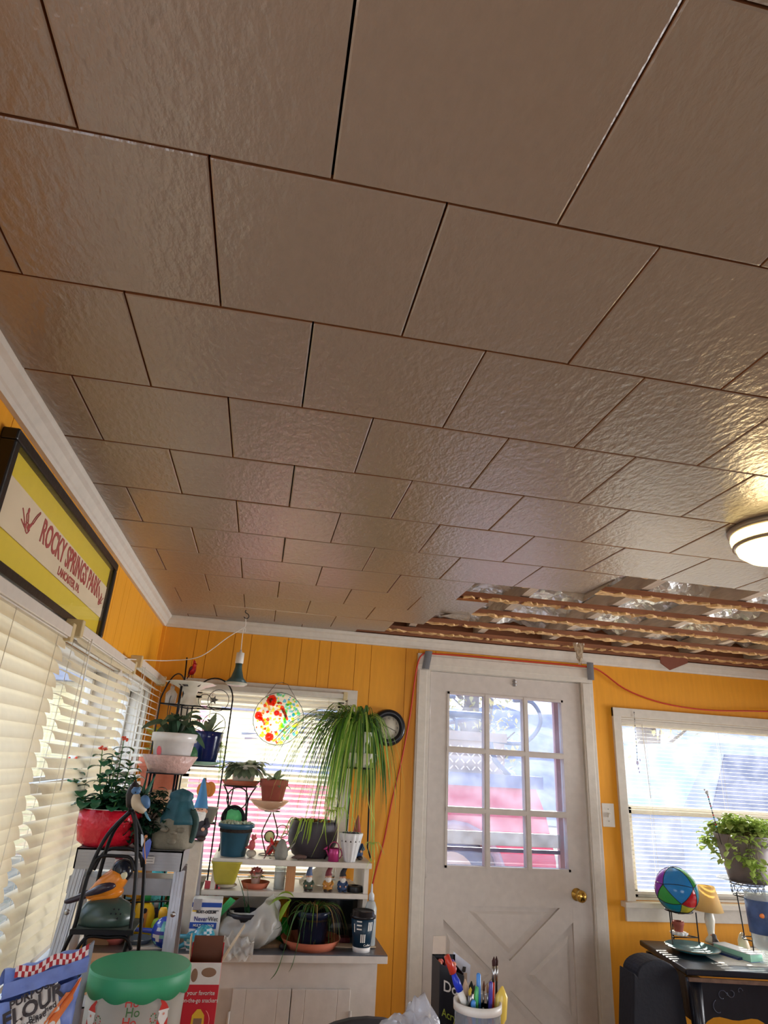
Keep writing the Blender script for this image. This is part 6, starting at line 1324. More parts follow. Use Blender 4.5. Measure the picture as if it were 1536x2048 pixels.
# ---------------------------------------------------------------- aluminium step ladder
Y = 2.12; L0, L1 = P(157, 1697, Y), P(362, 1702, Y); LW = L1.x-L0.x; lz = (L0.z+L1.z)/2; lc = (L0.x+L1.x)/2; lh = L0.z-P(145, 1738, Y).z
ld = thing('step_ladder', 'aluminium step ladder carrying the red pot and stone figure', 'ladder', (lc, Y+.1, 0))
b = MB(M_alup); b.bb((L0.x-.004, Y, lz-lh), (L1.x+.008, Y+.003, lz)); b.bb((L0.x-.004, Y, lz-.004), (L1.x+.008, Y+.22, lz)); b.bb((L0.x-.004, Y, lz-lh), (L0.x, Y+.22, lz)); b.bb((L1.x+.004, Y, lz-lh), (L1.x+.008, Y+.22, lz))
for k in range(6): b.bb((L0.x, Y-.0012, lz-lh*.85+k*lh*.15), (L0.x+LW*.98, Y, lz-lh*.85+k*lh*.15+.0014))
b.build('top_cap', ld)
zlow = .02
for (s, p0, p1) in ((-1, P(157, 1745, Y), P(104, 1900, Y-.06)), (1, P(358, 1745, Y), P(342, 1900, Y-.06))):
    p0 = Vector((p0.x, Y+.015, lz-lh+.0)); d = (Vector((p1.x, Y-.045, p1.z))-p0); d = d*((zlow-p0.z)/d.z); 
    if s < 0: d.x = max(d.x, XL+.07-p0.x)*1.0
    if s < 0: d.x = -.055
    if s > 0: d.x = .03
    d.y = -.26; b = MB(M_alu); b.bar(p0, p0+d, .030, .020, up=(0, 1, 0)); 
    for o_ in (-.009, 0, .009): b.bar(p0+Vector((o_, -.011, 0)), p0+d+Vector((o_, -.011, 0)), .003, .003, up=(0, 1, 0))
    ra_ = b.build('front_rail', ld); b = MB(M_steel); pq = p0+d*.085+Vector((0, -.013, 0)); b.ell(pq, (.007, .003, .007)); b.build('rivet', ra_)
    b = MB(M_alu); b.bar(p0+Vector((0, .11, 0)), p0+Vector((d.x, .42, d.z)), .022, .014, up=(0, 1, 0)); b.build('rear_rail', ld)
z2 = P(250, 1770, Y-.03).z
for k, z in enumerate((z2, z2-.28, z2-.56)):
    b = MB(M_alup); yy = Y+.015-(lz-lh-z)*.24; b.bb((L0.x-.01-(k*.02), yy, z-.030), (L1.x+.005+k*.008, yy+.003, z+.012)); b.bb((L0.x-.01-k*.02, yy, z+.009), (L1.x+.005+k*.008, yy+.09, z+.012)); b.bb((L0.x-.01-k*.02, yy+.088, z-.03), (L1.x+.005, yy+.09, z+.012)); b.build('step', ld)
b = MB(S('ladder_label', 206, 202, 198, .5)); q0, q1 = P(232, 1711, Y), P(308, 1727, Y); b.bb((q0.x, Y-.0022, q1.z), (q1.x, Y-.0012, q0.z)); lb_ = b.build('label_sticker', ld); b = MB(S('print_maroon', 110, 30, 44, .5)); b.bb((q0.x, Y-.003, q1.z+.008), (q0.x+.02, Y-.0022, q0.z)); 
for k in range(3): b.cur = M_kk; b.bb((q0.x+.026, Y-.003, q1.z+.005+k*.007), (q1.x-.004, Y-.0022, q1.z+.006+k*.007))
b.build('label_print', lb_)
# red embossed pot with kalanchoe
ce = Vector((P(208, 1697, Y+.06).x, Y+.075, lz+.001)); t = thing('potted_plant', 'red embossed pot of flowering kalanchoe on top of the step ladder', 'potted plant', ce); hp = P(210, 1617, Y+.07).z-lz
M_rp = mat('red_embossed_glaze', c(196, 20, 44), .25, bump=1.0, scale=26, var=.1); R1 = pw(51, Y+.07)
b = MB(M_rp); b.lathe([(0, 0), (R1*.72, 0), (R1*.90, .012), (R1*.99, .05), (R1, .09), (R1*.96, hp-.004), (R1*.94, hp), (R1*.89, hp), (R1*.89, hp-.02)], ce, 48); b.build('pot', t)
b = MB(S('pot_rim_white', 226, 214, 210, .4)); b.tube(ring(ce+Vector((0, 0, hp)), R1*.92, (1, 0, 0), (0, 1, 0)), .002, 6, closed=True); b.build('pot_rim', t)
b = MB(M_soil); b.lathe([(0, hp-.012), (R1*.9, hp-.014), (R1*.9, hp-.03), (0, hp-.03)], ce, 30); b.build('soil', t); tp = ce+Vector((0, 0, hp-.01))
M_kal = mat('kalanchoe_leaf', c(58, 112, 78), .22, var=.25, scale=20, sub=.2, spec=.8)
lb = MB(M_kal); sb2 = MB(M_leafmd); rs = random.Random(17); fl4 = MB(S('kalanchoe_flower', 226, 92, 66, .5))
for (u, v, dy, per) in ((146, 1520, -.02, 9), (205, 1498, .0, 9), (248, 1480, .03, 9), (230, 1530, -.02, 8), (262, 1520, .02, 8), (215, 1545, .04, 7), (240, 1580, -.06, 7), (190, 1590, -.05, 5), (262, 1560, -.03, 6), (225, 1510, .05, 8), (170, 1595, .0, 4), (272, 1545, .05, 7)):
    e = P(u, v, ce.y+dy); b0 = tp+Vector(((e.x-tp.x)*.35, dy, 0)); pts = spl([b0, b0+(e-b0)*.45+Vector(((e.x-b0.x)*.25, 0, 0)), e], 7); sb2.tube(pts, [.0035*(1-.05*k) for k in range(len(pts))], 6)
    for k in range(per):
        p = pts[int((.12+.85*(k+.5)/per)*(len(pts)-1))]
        for s in (0, PI):
            az_ = k*1.57+s+rs.uniform(-.4, .4); lb.leaf(p, (math.cos(az_), math.sin(az_)*.8, rs.uniform(.1, .7)), rs.uniform(.040, .062)*(1.15-.5*k/per), rs.uniform(.028, .040)*(1.1-.4*k/per), droop=.9, pw=.55, fold=.25)
    if (u, v) in ((146, 1520), (205, 1498), (248, 1480)):
        for k in range(12): fl4.ell(e+Vector((rs.uniform(-.011, .011), rs.uniform(-.01, .01), rs.uniform(-.002, .010))), (.004, .004, .003), n=6, k=4)
sb2.build('stem', t); lb.build('leaves', t); fl4.build('flowers', t)
# dark jade plant
ce = Vector((P(292, 1697, Y+.07).x-.01, Y+.085, lz+.001)); t = thing('potted_plant', 'bushy dark green jade plant between the red pot and stone figure', 'potted plant', ce)
tp = pot(t, ce, .036, .028, .055, S('dark_plastic_pot', 50, 48, 52, .4)); M_jd = mat('dark_jade_leaf', c(30, 62, 44), .25, var=.25, sub=.12, spec=.7)
lb = MB(M_jd); sb2 = MB(M_bark); rs = random.Random(19)
for k in range(70):
    u = rs.uniform(236, 330); v = rs.uniform(1585, 1690); 
    if v > 1660 and 262 < u < 330 and rs.random() < .5: v -= 50
    e = P(u, v, ce.y+rs.uniform(-.07, .05)); sb2.tube([tp, (tp+e)/2+Vector((0, 0, .01)), e], [.003, .002, .0015], 5)
    for q_ in range(9): az_ = rs.uniform(0, 6.28); lb.leaf(e+Vector((rs.uniform(-.012, .012), rs.uniform(-.012, .012), rs.uniform(-.012, .012))), (math.cos(az_), math.sin(az_), rs.uniform(-.3, .7)), rs.uniform(.016, .034), rs.uniform(.013, .02), droop=.8, pw=.5, fold=.3)
sb2.build('stem', t); lb.build('leaves', t)
b = MB(mat('aloe_leaf', c(70, 122, 100), .3, var=.3, scale=50))
q = P(280, 1610, Y+.12)
for (u, v) in ((312, 1548), (304, 1570), (292, 1556), (298, 1590), (270, 1552)): e = P(u, v, Y+.14); b.tube([q, (q+e)/2, e], [.008, .006, .001], 7)
b.build('aloe_leaves', t)
# stone figure with teal hooded top
ce = Vector((P(341, 1696, Y+.05).x, Y+.07, lz+.001)); t = thing('stone_figure', 'stone head statue wearing a teal hood on top of the step ladder', 'statue', ce); w1 = pw(36, Y+.05); z1 = P(340, 1640, Y+.05).z-lz; z2_ = P(340, 1600, Y+.05).z-lz; z3 = P(345, 1577, Y+.05).z-lz
b = MB(mat('weathered_stone', c(128, 122, 106), .85, bump=.6, scale=30, var=.2)); b.lathe([(0, 0), (w1*.92, 0), (w1*1.0, .01), (w1*.96, z1*.6), (w1*.86, z1), (w1*.6, z1*1.15), (0, z1*1.2)], ce, 36, sy=.85, fn=lambda a, z: 1+.05*math.sin(a*5+z*50)); 
for (dx, dz, r) in ((.005, .045, .010), (-.022, .052, .012), (.026, .052, .012), (.002, .022, .014)): b.ell(ce+Vector((dx, -w1*.83, dz)), (r, .006, r*.6))
b.build('stone_head', t)
b = MB(mat('teal_patina', c(34, 84, 96), .6, bump=.4, scale=30, var=.25)); b.lathe([(w1*.90, z1*.86), (w1*.86, z1*1.05), (w1*.70, (z1+z2_)/2), (w1*.55, z2_*.97), (w1*.50, z2_), (w1*.56, z2_+.006), (w1*.52, z2_+.018), (w1*.30, z3-.006), (0, z3)], ce+Vector((.006, 0, 0)), 36, sy=.85, fn=lambda a, z: 1+.05*math.sin(a*7)); b.build('hood', t)
b = MB(mat('dark_green_patina', c(30, 62, 56), .6, bump=.4, var=.2)); b.tube(spl([ce+Vector((w1*.72, -.02, z2_*.8)), ce+Vector((w1*.95, -.02, z1)), ce+Vector((w1*.92, -.02, z1*.5)), ce+Vector((w1*.80, -.02, .02))], 5), [.010]*16, 8); b.build('side_drape', t)

# ---------------------------------------------------------------- black curved stand with the orange bird in front
Y = 1.88; tp_ = P(265, 1590, Y); plz = P(200, 1856, Y).z
t = thing('bird_stand', 'black curved four-legged metal stand with bud finial and small platform', 'stand', (tp_.x, Y, TZ))
b = MB(S('bud_finial', 36, 30, 34, .5, bump=.3)); fz = P(265, 1615, Y).z; b.lathe([(0, 0), (.010, .0), (pw(9, Y), .014), (pw(11, Y), .030), (pw(9, Y), .046), (pw(4, Y), .058), (0, .063)], (tp_.x, Y, fz), 18, fn=lambda a, z: 1+.06*math.sin(a*5)); b.build('finial', t)
jt = P(261, 1622, Y); b = MB(M_black); b.tube([(tp_.x, Y, fz+.004), jt], .006, 8); b.build('neck', t)
legs = [((261, 1622), (215, 1670), (178, 1745), (150, 1850), (125, 1905), 0), ((263, 1622), (226, 1665), (200, 1745), (176, 1850), (166, 1905), .05), ((264, 1622), (272, 1660), (272, 1745), (262, 1850), (248, 1905), 0), ((266, 1625), (286, 1680), (288, 1745), (282, 1850), (276, 1905), .05)]
for lg_ in legs:
    b = MB(M_black); dy = lg_[5]; pts = [P(u, v, Y+dy*min(1, i*.4)) for i, (u, v) in enumerate(lg_[:5])]; d = (pts[-1]-pts[-2]); pts.append(pts[-1]+d*((TZ+.001-pts[-1].z)/d.z)); b.tube(spl(pts, 6), .0048, 8); b.build('leg', t)
for (u0, u1, vb, vt, dy) in ((178, 268, 1748, 1712, -.003), (188, 285, 1740, 1696, .045), (150, 262, 1905, 1875, -.003)):
    a = P(u0, vb, Y+dy); e = P(u1, vb-6, Y+dy); top = P((u0+u1)/2+8, vt, Y+dy); b = MB(M_black); b.tube(spl([a, (a+top)/2+Vector((-.012, 0, .016)), top, (e+top)/2+Vector((.012, 0, .012)), e], 5), .0042, 7); b.build('arch', t)
pa, pb_ = P(141, 1862, Y-.01), P(268, 1862, Y-.01)
b = MB(M_black); b.bb((pa.x, Y-.02, plz-.010), (pb_.x, Y-.012, plz)); b.bb((pa.x+.02, Y+.10, plz-.010), (pb_.x+.005, Y+.108, plz)); b.build('platform_rails', t); b = MB(S('platform_grey_green', 90, 100, 92, .6)); b.bb((pa.x+.006, Y-.012, plz-.004), (pb_.x, Y+.10, plz)); b.build('platform', t)
# dome base with orange bird
Yd = Y+.045; ce = Vector((P(207, 1856, Yd).x, Yd, plz+.001)); t = thing('painted_bird', 'wooden orange and black bird perched on a dark green dome', 'bird figurine', ce); wD = pw(43, Yd); hD = P(207, 1794, Yd).z-plz
b = MB(S('dome_green_grey', 62, 80, 72, .3, spec=.6)); b.lathe([(0, 0), (wD*.92, 0), (wD, .006), (wD*1.0, .020), (wD*.93, hD*.5), (wD*.74, hD*.78), (wD*.4, hD*.97), (0, hD*1.02)], ce, 40, sy=.8, sx=1.04); b.build('dome', t)
b = MB(M_kk)
for k in range(7): a = k*PI/3; dx = .0 if k == 6 else .011*math.cos(a); dz = 0 if k == 6 else .011*math.sin(a); b.ell(ce+Vector((.030+dx, -wD*.70, hD*.52+dz)), (.0022, .0022, .0022), n=7, k=5)
b.build('speaker_holes', t)
def bp(u, v, dy=0): return P(u, v, Yd+dy)
b = MB(mat('bird_orange', c(226, 134, 36), .3, var=.12, scale=30, stretch=(1, 1, 4)))
b.tube(spl([bp(168, 1792), bp(188, 1786), bp(208, 1776), bp(226, 1764), bp(238, 1752), bp(244, 1744)], 3), [pw(k, Yd) for k in (3, 5, 8, 11, 14, 16.5, 18, 19, 19, 18.5, 18, 17.5, 17, 16, 15, 14)], 16); b.ell(bp(214, 1788), (pw(26, Yd), pw(15, Yd), pw(11, Yd)), along((1, 0, .25))); b.build('body', t)
b = MB(S('bird_black', 24, 28, 40, .2)); b.ell(bp(245, 1741), (pw(18, Yd), pw(15, Yd), pw(17, Yd)), along((.6, 0, -.5))); b.build('head', t)
b = MB(S('bird_cheek_cream', 216, 208, 176, .4)); 
for s in (-1, 1): b.ell(bp(250, 1748)+Vector((0, s*pw(12, Yd), 0)), (pw(6, Yd), pw(3.5, Yd), pw(6, Yd)))
b.build('cheek', t)
b = MB(S('bird_wing_dark', 56, 44, 56, .25))
for s in (-1, 1): b.tube(spl([bp(232, 1770, s*pw(14, Yd)), bp(212, 1774, s*pw(16, Yd)), bp(190, 1782, s*pw(12, Yd)), bp(168, 1790, s*pw(6, Yd))], 3), [pw(k, Yd) for k in (3, 7, 9, 10, 10.5, 10, 8.5, 7, 5.5, 3)], 10, flat=.7)
b.tube(spl([bp(176, 1788), bp(150, 1798), bp(129, 1804)], 3), [pw(k, Yd) for k in (6, 5.5, 5, 4.5, 4.5, 4, 2.5)], 8); b.build('wings_and_tail', t)
b = MB(S('beak_orange', 0, 0, 0)); b.tube([bp(256, 1748), bp(263, 1750)], [pw(3, Yd), .0006], 7); b.build('beak', t); b = MB(S('print_white', 0, 0, 0))
for k in range(3): b.bar(bp(217, 1769+k*3.5, -pw(18.5, Yd)), bp(223, 1768+k*3.5, -pw(18, Yd)), .0014, .001)
b.build('wing_marks', t)
# blue jay clinging to the stand
Yj = Y-.02; t = thing('blue_jay', 'small blue jay figurine clinging near the top of the black stand', 'bird figurine', P(285, 1668, Yj)); q = lambda u, v, dy=0: P(u, v, Yj+dy)
b = MB(S('jay_cream', 196, 182, 160, .5)); b.tube(spl([q(274, 1588), q(272, 1598), q(276, 1608), q(283, 1616), q(290, 1624)], 3), [pw(k, Yj) for k in (5, 6, 7, 8, 9, 10, 10.5, 10, 9, 8, 7, 5.5, 4)], 12); b.build('body', t)
b = MB(S('jay_blue', 74, 112, 156, .45)); b.ell(q(272, 1582), (pw(8, Yj), pw(7, Yj), pw(6, Yj))); b.tube([q(268, 1580), q(282, 1575)], [pw(5, Yj), .001], 7); b.tube(spl([q(285, 1592, -.004), q(292, 1604, -.004), q(295, 1616)], 3), [pw(k, Yj) for k in (3, 6, 7.5, 7, 6, 5, 3)], 8); b.build('head_and_wing', t)
b = MB(S('jay_tail', 96, 150, 176, .45)); b.tube([q(289, 1622), q(296, 1636), q(301, 1642)], [pw(4, Yj), pw(4, Yj), pw(2, Yj)], 8, flat=.5); b.build('tail', t); b = MB(M_kk); b.tube([q(264, 1588), q(270, 1592), q(277, 1590)], pw(1.6, Yj), 6); b.ell(q(271, 1585, -pw(7, Yj)), pw(1.3, Yj), n=8, k=5); b.build('face_marks', t)
# blue butterfly ornament
Yj = Y-.012; b = MB(mat('blue_glass_wing', c(30, 84, 206), .15, var=.2, spec=.8, sub=.3)); q = lambda u, v, dy=0: P(u, v, Yj+dy); t = thing('butterfly_ornament', 'bright blue butterfly ornament clipped to the right leg of the black stand', 'ornament', P(291, 1722, Yj))
b.prism([q(288, 1690), q(293, 1682), q(300, 1677), q(303, 1684), q(300, 1700), q(294, 1716), q(290, 1722), q(285, 1712), q(285, 1700)], (0, .0025, 0)); b.build('wing', t); b = MB(S('pale_blue_wing', 206, 220, 240, .3)); b.prism([q(282, 1668), q(286, 1670), q(288, 1682), q(284, 1694), q(282, 1690)], (0, .002, 0)); b.build('pale_wing', t)
b = MB(S('butterfly_copper', 196, 132, 84, .4)); b.tube(spl([q(290, 1676), q(289, 1690), q(291, 1722), q(291, 1728)], 3), .0014, 6); b.ell(q(292, 1673), pw(2.5, Yj)); b.build('body', t)
# ---------------------------------------------------------------- bottles and glass on the left of the worktop (seen through the ladder)
def bottle(name, label, u, v0, v1, Y, w_, m, capm, caph=.25, cat='bottle', flat=.6, neck=.4, lab=None):
    ce = Vector((P(u, (v0+v1)/2, Y).x, Y, CZ)); H = P(u, v0, Y).z-CZ; t = thing(name, label, cat, ce); r = pw(w_, Y)
    b = MB(m); b.lathe([(0, 0), (r*.95, 0), (r, .008), (r, H*.5), (r*.85, H*.64), (r*neck, H*(1-caph)), (0, H*(1-caph))], ce, 28, sy=flat, sq=3); b.build('bottle_body', t)
    b = MB(capm); b.lathe([(r*neck*1.15, H*(1-caph)-.002), (r*neck*1.15, H*(1-caph*.4)), (r*neck*.8, H), (0, H)], ce, 20, sy=max(flat, .8)); b.build('cap', t)
    if lab: b = MB(lab); b.lathe([(r*1.005, H*.12), (r*1.005, H*.46)], ce, 28, sy=flat, sq=3); b.build('label', t)
    return t
M_yb = S('yellow_bottle', 234, 186, 20, .35); M_gc = S('green_cap', 30, 140, 66, .4)
t = bottle('cleaner_bottle', 'yellow bottle with a green cap seen through the step ladder', 288, 1782, 1855, 3.22, 18, M_yb, M_gc, .2)
b = MB(S('bottle_label_orange', 206, 130, 60, .5)); q = P(288, 1835, 3.22-.03); b.bb((q.x-.010, 3.22-.030, q.z-.05), (q.x+.010, 3.22-.028, q.z+.03)); b.ell((q.x, 3.22-.030, q.z+.024), (.008, .001, .010), m=M_kk); b.build('front_label', t)
bottle('spray_bottle', 'tall green spray bottle behind the right rail of the step ladder', 338, 1778, 1860, 3.30, 13, S('spray_green', 44, 160, 70, .35), S('spray_green_dark', 20, 120, 60, .4), .35)
bottle('plant_food_bottle', 'small lime bottle with a yellow cap left of the ladder rail', 324, 1815, 1862, 3.16, 15, S('lime_bottle', 170, 204, 60, .3, sub=.3), S('cap_amber', 240, 180, 50, .4), .3)
bottle('shelf_jar', 'amber jar standing on a shelf behind the ladder step', 281, 1700, 1755, 3.28, 16, S('amber_jar', 236, 160, 30, .4, sub=.3), S('amber_jar_cap', 150, 90, 30, .5), .12, cat='jar')
bottle('bead_jar', 'jar of turquoise beads behind the ladder next to the amber jar', 320, 1722, 1758, 3.28, 15, mat('turquoise_beads', c(86, 186, 204), .2, bump=.9, scale=60, var=.5), S('bead_jar_lid', 190, 220, 226, .3), .12, cat='jar', neck=.8)
bottle('dark_vase', 'dark purple slim bottle between the yellow and lime bottles', 309, 1800, 1860, 3.26, 9, S('purple_dark', 60, 44, 80, .3), S('purple_cap', 200, 196, 210, .3), .2)
bottle('storage_tub', 'pale blue translucent tub behind the orange bird', 250, 1788, 1862, 3.30, 22, mat('pale_blue_plastic', c(150, 200, 224), .3, sub=.4), S('pale_blue_lid', 130, 186, 216, .3), .08, cat='tub', neck=.9)
# box under ladder end on worktop, dark bowl figure
ce = Cn(318, 3.36); b = MB(S('brown_clay2', 110, 84, 74, .5)); zz_ = P(318, 1812, 3.36).z; t = thing('stacked_bowls', 'stack of brown bowls with a dark lid between the bottles', 'bowls', ce)
b.lathe([(0, 0), (.03, 0), (.045, (zz_-CZ)*.8), (.052, (zz_-CZ)*.95), (0, (zz_-CZ)*.95)], ce, 24); b.build('bowl', t); b = MB(S('dark_blue_lid', 50, 60, 80, .3)); b.ell((ce.x, ce.y, zz_), (.036, .036, .022)); b.build('lid', t)
# blue blown glass watering globes
def globe(label, u0, v0, u1, v1, r, Y, m, m2):
    a = P(u0, v0, Y); e = P(u1, v1, Y); a.z = max(a.z, CZ+.006); e.z = max(e.z, CZ+r+.0); t = thing('watering_globe', label, 'glass globe', Vector((e.x, e.y, CZ))); 
    b = MB(m); d = (e-a); b.tube([a, a+d*.35, a+d*.65, a+d*.82], [.007, .008, .010, .016], 12); b.build('stem', t); b = MB(m2); b.ell(e, r, n=20, k=14); rg2 = random.Random(int(u1*7+v1))
    mm = [m2, m, S('swirl_white', 226, 238, 246, .1, sub=.3)]; b.ms = mm; b.fm = [[0, 0, 1, 2][int((noise.noise((sum((b.v[k] for k in f), Vector())/len(f)-e)*(2.2/r)+Vector((u1, 0, 0)))+1)*2+rg2.random()*.9) % 4] for f in b.f]; b.build('globe', t)
M_gb1 = mat('cobalt_glass', c(34, 72, 196), .08, var=.5, scale=20, spec=1., sub=.3); M_gb2 = mat('blue_white_glass', c(90, 160, 232), .08, var=.9, scale=28, spec=1., sub=.3); M_gb3 = mat('teal_swirl_glass', c(90, 196, 204), .08, var=.8, scale=40, spec=1., sub=.3)
globe('cobalt and white blown glass globe lying behind the right ladder rail', 262, 1858, 330, 1870, pw(22, 3.05), 3.06, M_gb1, M_gb2)
globe('deep indigo glass globe just right of the ladder rail', 322, 1895, 358, 1862, pw(17, 3.14), 3.15, M_gb1, mat('indigo_glass', c(40, 30, 130), .08, spec=1., sub=.2))
globe('teal swirled glass globe lying in front of the white spray kit box', 358, 1872, 407, 1875, pw(18, 2.97), 3.0-.0, mat('teal_glass', c(70, 170, 196), .08, spec=1., sub=.4), M_gb3)
globe('smaller pale turquoise glass globe left of the teal swirled one', 350, 1905, 384, 1880, pw(13, 3.0), 3.03, mat('teal_glass', (0, 0, 0)), mat('aqua_glass', c(150, 222, 220), .08, var=.3, spec=1., sub=.4))
# bowl and folded things low behind the bird stand
ce = Cn(275, 3.10, 1885); t = thing('storage_bowl', 'slate blue plastic bowl behind the right legs of the bird stand', 'bowl', ce); b = MB(S('slate_blue_plastic', 92, 112, 140, .35)); hh = P(270, 1875, 3.1).z-CZ; b.lathe([(0, 0), (.035, 0), (.055, hh*.9), (.058, hh), (.053, hh), (.034, .006), (0, .006)], ce, 30); b.build('bowl', t)
ce = Cn(228, 3.12, 1885); t = thing('storage_bowl', 'pink and blue bowl half hidden behind the green tub lid', 'bowl', ce); b = MB(S('pink_plastic', 222, 140, 150, .35)); b.lathe([(0, 0), (.03, 0), (.046, .03), (.046, .03)], ce, 26); b.build('base', t); b = MB(S('slate_blue_plastic', 0, 0, 0)); b.lathe([(.046, .03), (.052, .072), (.047, .072), (.03, .03), (0, .03)], ce, 26); b.build('bowl', t)
t = thing('plate_stack', 'stack of pale plates behind the flour bag and bird stand', 'plates', Cn(190, 3.12, 1885)); 
for k in range(4): b = MB(S('pale_plate', 222, 222, 220, .4)); b.lathe([(0, 0), (.05, .002), (.075, .008), (.075, .011), (.05, .005), (0, .003)], Cn(190, 3.14, 1885)+Vector((.01*k, 0, .035+k*.010)), 30); b.build('plate', t)
b = MB(S('plate_box', 176, 160, 146, .7)); q = Cn(190, 3.14, 1885); b.bb((q.x-.06, 3.09, CZ), (q.x+.06, 3.19, CZ+.034)); b.build('box_base', t)
ce = Vector((P(179, 1900, 1.94).x, 1.94, TZ)); t = thing('orange_clip', 'bright orange plastic clip standing behind the flour bag', 'clip', ce); b = MB(S('clip_orange', 240, 110, 40, .35)); zt = P(179, 1886, 1.94).z; b.bb((ce.x-.006, 1.937, TZ), (ce.x+.006, 1.943, zt)); b.build('clip_body', t, bev=.002); b = MB(M_kk); b.ell((ce.x, 1.936, zt-.012), (.002, .001, .004)); b.build('slot', t)
b = MB(S('white_board', 222, 220, 216, .5)); q0 = Cn(330, 3.05, 1893); b.box((q0.x-.02, 3.10, CZ+.004), (.22, .11, .008), R_z(.1)); b.build('white_tray', label='white tray lying under the blue glass globes', cat='tray')
# trailing pale grassy plant right of the ladder figure
ce = Cn(402, 3.22, 1790); zz_ = P(402, 1700, 3.2).z

# ---------------------------------------------------------------- black console table on the right
KZ = .78; A_ = PZ(1290, 1880, KZ); B_ = PZ(1372, 1938, KZ); C_ = PZ(1536, 1947, KZ)
e1 = (C_-B_); e1.z = 0; e1.normalize(); e2 = Vector((-e1.y, e1.x, 0)); dp = min((A_-B_).dot(e2), (YF-.03-B_.y)/max(.2, e2.y)-.02)
Lx = 1.15; W0 = (A_-B_).dot(e1)
def T(a, d, z): return Vector((B_.x, B_.y, 0))+e1*a+e2*d+Vector((0, 0, z))
dp = .30 if dp < .30 else dp
t = thing('console_table', 'carved black side table with scalloped apron under the right window', 'table', T(Lx/2, dp/2, 0))
Rt = Matrix((e1, e2, Vector((0, 0, 1)))).transposed()
def top_y_ok(p): return p.y < YF-.02
b = MB(M_dkwood); b.box(T(Lx/2, dp/2, KZ-.012), (Lx, dp, .024), Rt); b.build('table_top', t, bev=.006)
b = MB(S('worn_table_edge', 110, 84, 70, .4, bump=.2, var=.3)); b.box(T(Lx/2, -.001, KZ-.036), (Lx*.99, .012, .014), Rt); b.build('worn_moulding', t)
b = MB(M_dkwood); zap = KZ-.04; N = 40; pts = []
for k in range(N+1):
    a = .03+(Lx-.06)*k/N; f = k/N; s = abs((a % .42)-.21)/.21; z = zap-.12-.10*(1-min(1, (1-s)*1.6))**1 if True else 0
    pts.append((a, zap-.13-.09*(s**2.2)-.012*math.cos(a*30)))
top = [T(.03+(Lx-.06)*k/N, .03, zap) for k in range(N+1)]; bot = [T(a, .03, z) for a, z in pts]
i = b.add(top+bot+[p+e2*.018 for p in top]+[p+e2*.018 for p in bot]); n_ = N+1
for k in range(N): b.face((i+n_+k, i+n_+k+1, i+k+1, i+k), False); b.face((i+2*n_+k, i+2*n_+k+1, i+3*n_+k+1, i+3*n_+k), False); b.face((i+n_+k+1, i+n_+k, i+3*n_+k, i+3*n_+k+1), False)
b.box(T(.04, dp/2, zap-.08), (.018, dp-.05, .16), Rt); b.box(T(Lx-.04, dp/2, zap-.08), (.018, dp-.05, .16), Rt); b.build('apron', t)
b = MB(S('carving_slate', 66, 70, 88, .35))  # scrolls in a lighter slate than the black stained wood
for (ac, zc, r, a0, a1) in ((.16, -.055, .022, 0, 5), (.20, -.045, .018, 3, 8), (.14, -.10, .03, 2, 5), (.24, -.035, .012, 0, 4), (.40, -.08, .02, 0, 5), (.44, -.055, .016, 2, 7), (.48, -.09, .02, 1, 6)):
    b.tube([T(ac+r*(1-.5*k/14)*math.cos(a0+(a1-a0)*k/14), .028, zap+zc+r*(1-.5*k/14)*math.sin(a0+(a1-a0)*k/14)) for k in range(15)], .0018, 5)
b.build('carved_scrolls', t)
for (a, d) in ((.05, .05), (Lx-.05, .05), (.05, dp-.04), (Lx-.05, dp-.04)):
    b = MB(M_dkwood); b.tube([T(a, d, zap), T(a+.005, d, .5), T(a, d, .3), T(a, d, .02)], [.034, .026, .018, .022], 10); b.lathe([(0, 0), (.03, 0), (.026, .03), (0, .03)], T(a, d, 0), 14); b.build('leg', t)
# padded dark case
q = P(1300, 1912, 3.05); t0 = Vector((P(1302, 1960, 3.05).x, 3.08, 0)); zt = q.z
b = MB(mat('navy_nylon', c(16, 19, 32), .75, bump=.2, scale=60)); w_ = pw(40, 3.05)
b.prism([(t0.x+w_*math.cos(a)*1.0, 2.99, zt-.06+.06*math.sin(a)) for a in [PI*k/14 for k in range(15)]]+[(t0.x-w_*1.15, 2.99, .75), (t0.x-w_*1.6, 2.99, .35), (t0.x-w_*1.6, 2.99, .02), (t0.x+w_*1.3, 2.99, .02), (t0.x+w_*1.25, 2.99, .5)], (0, .12, 0)); b.build('padded_case', bev=.02, label='dark navy padded case standing left of the black side table', cat='case')
# stained glass ball on stand
Y = 3.30; cb = P(1353, 1780, Y); rB = pw(38.5, Y); kz = KZ+.001
t = thing('wire_stand', 'small three-legged black wire stand under the coloured glass ball', 'stand', (cb.x, Y, KZ)); zrim = cb.z-rB*.86; b = MB(M_black); b.tube(ring((cb.x, Y, zrim), rB*.62, (1, 0, 0), (0, 1, 0)), .003, 6, closed=True); b.build('ring', t)
sh2 = (KZ-zrim)
for k in range(3): a = -PI/2+.55+k*2*PI/3*1.0; a = (-2.6, -.55, 1.57)[k]; b = MB(M_black); p = Vector((cb.x+rB*.62*math.cos(a)*1.3, Y+rB*.62*math.sin(a)*1.0, zrim)); b.tube([p, Vector((p.x*1.0+.0, p.y, KZ+.003)), Vector((p.x+.012*math.cos(a), p.y+.012*math.sin(a), KZ+.003))], .003, 6); b.build('leg', t)
b = MB(M_black); b.tube([Vector((cb.x+rB*.8*math.cos(a), Y+rB*.6*math.sin(a), KZ+.045)) for a in (-2.6, -.55, 1.57)], .0025, 6, closed=True); b.build('lower_brace', t)
t = thing('glass_ball', 'multicoloured mosaic glass ball on the small black wire stand', 'ball', (cb.x, Y, cb.z-rB))
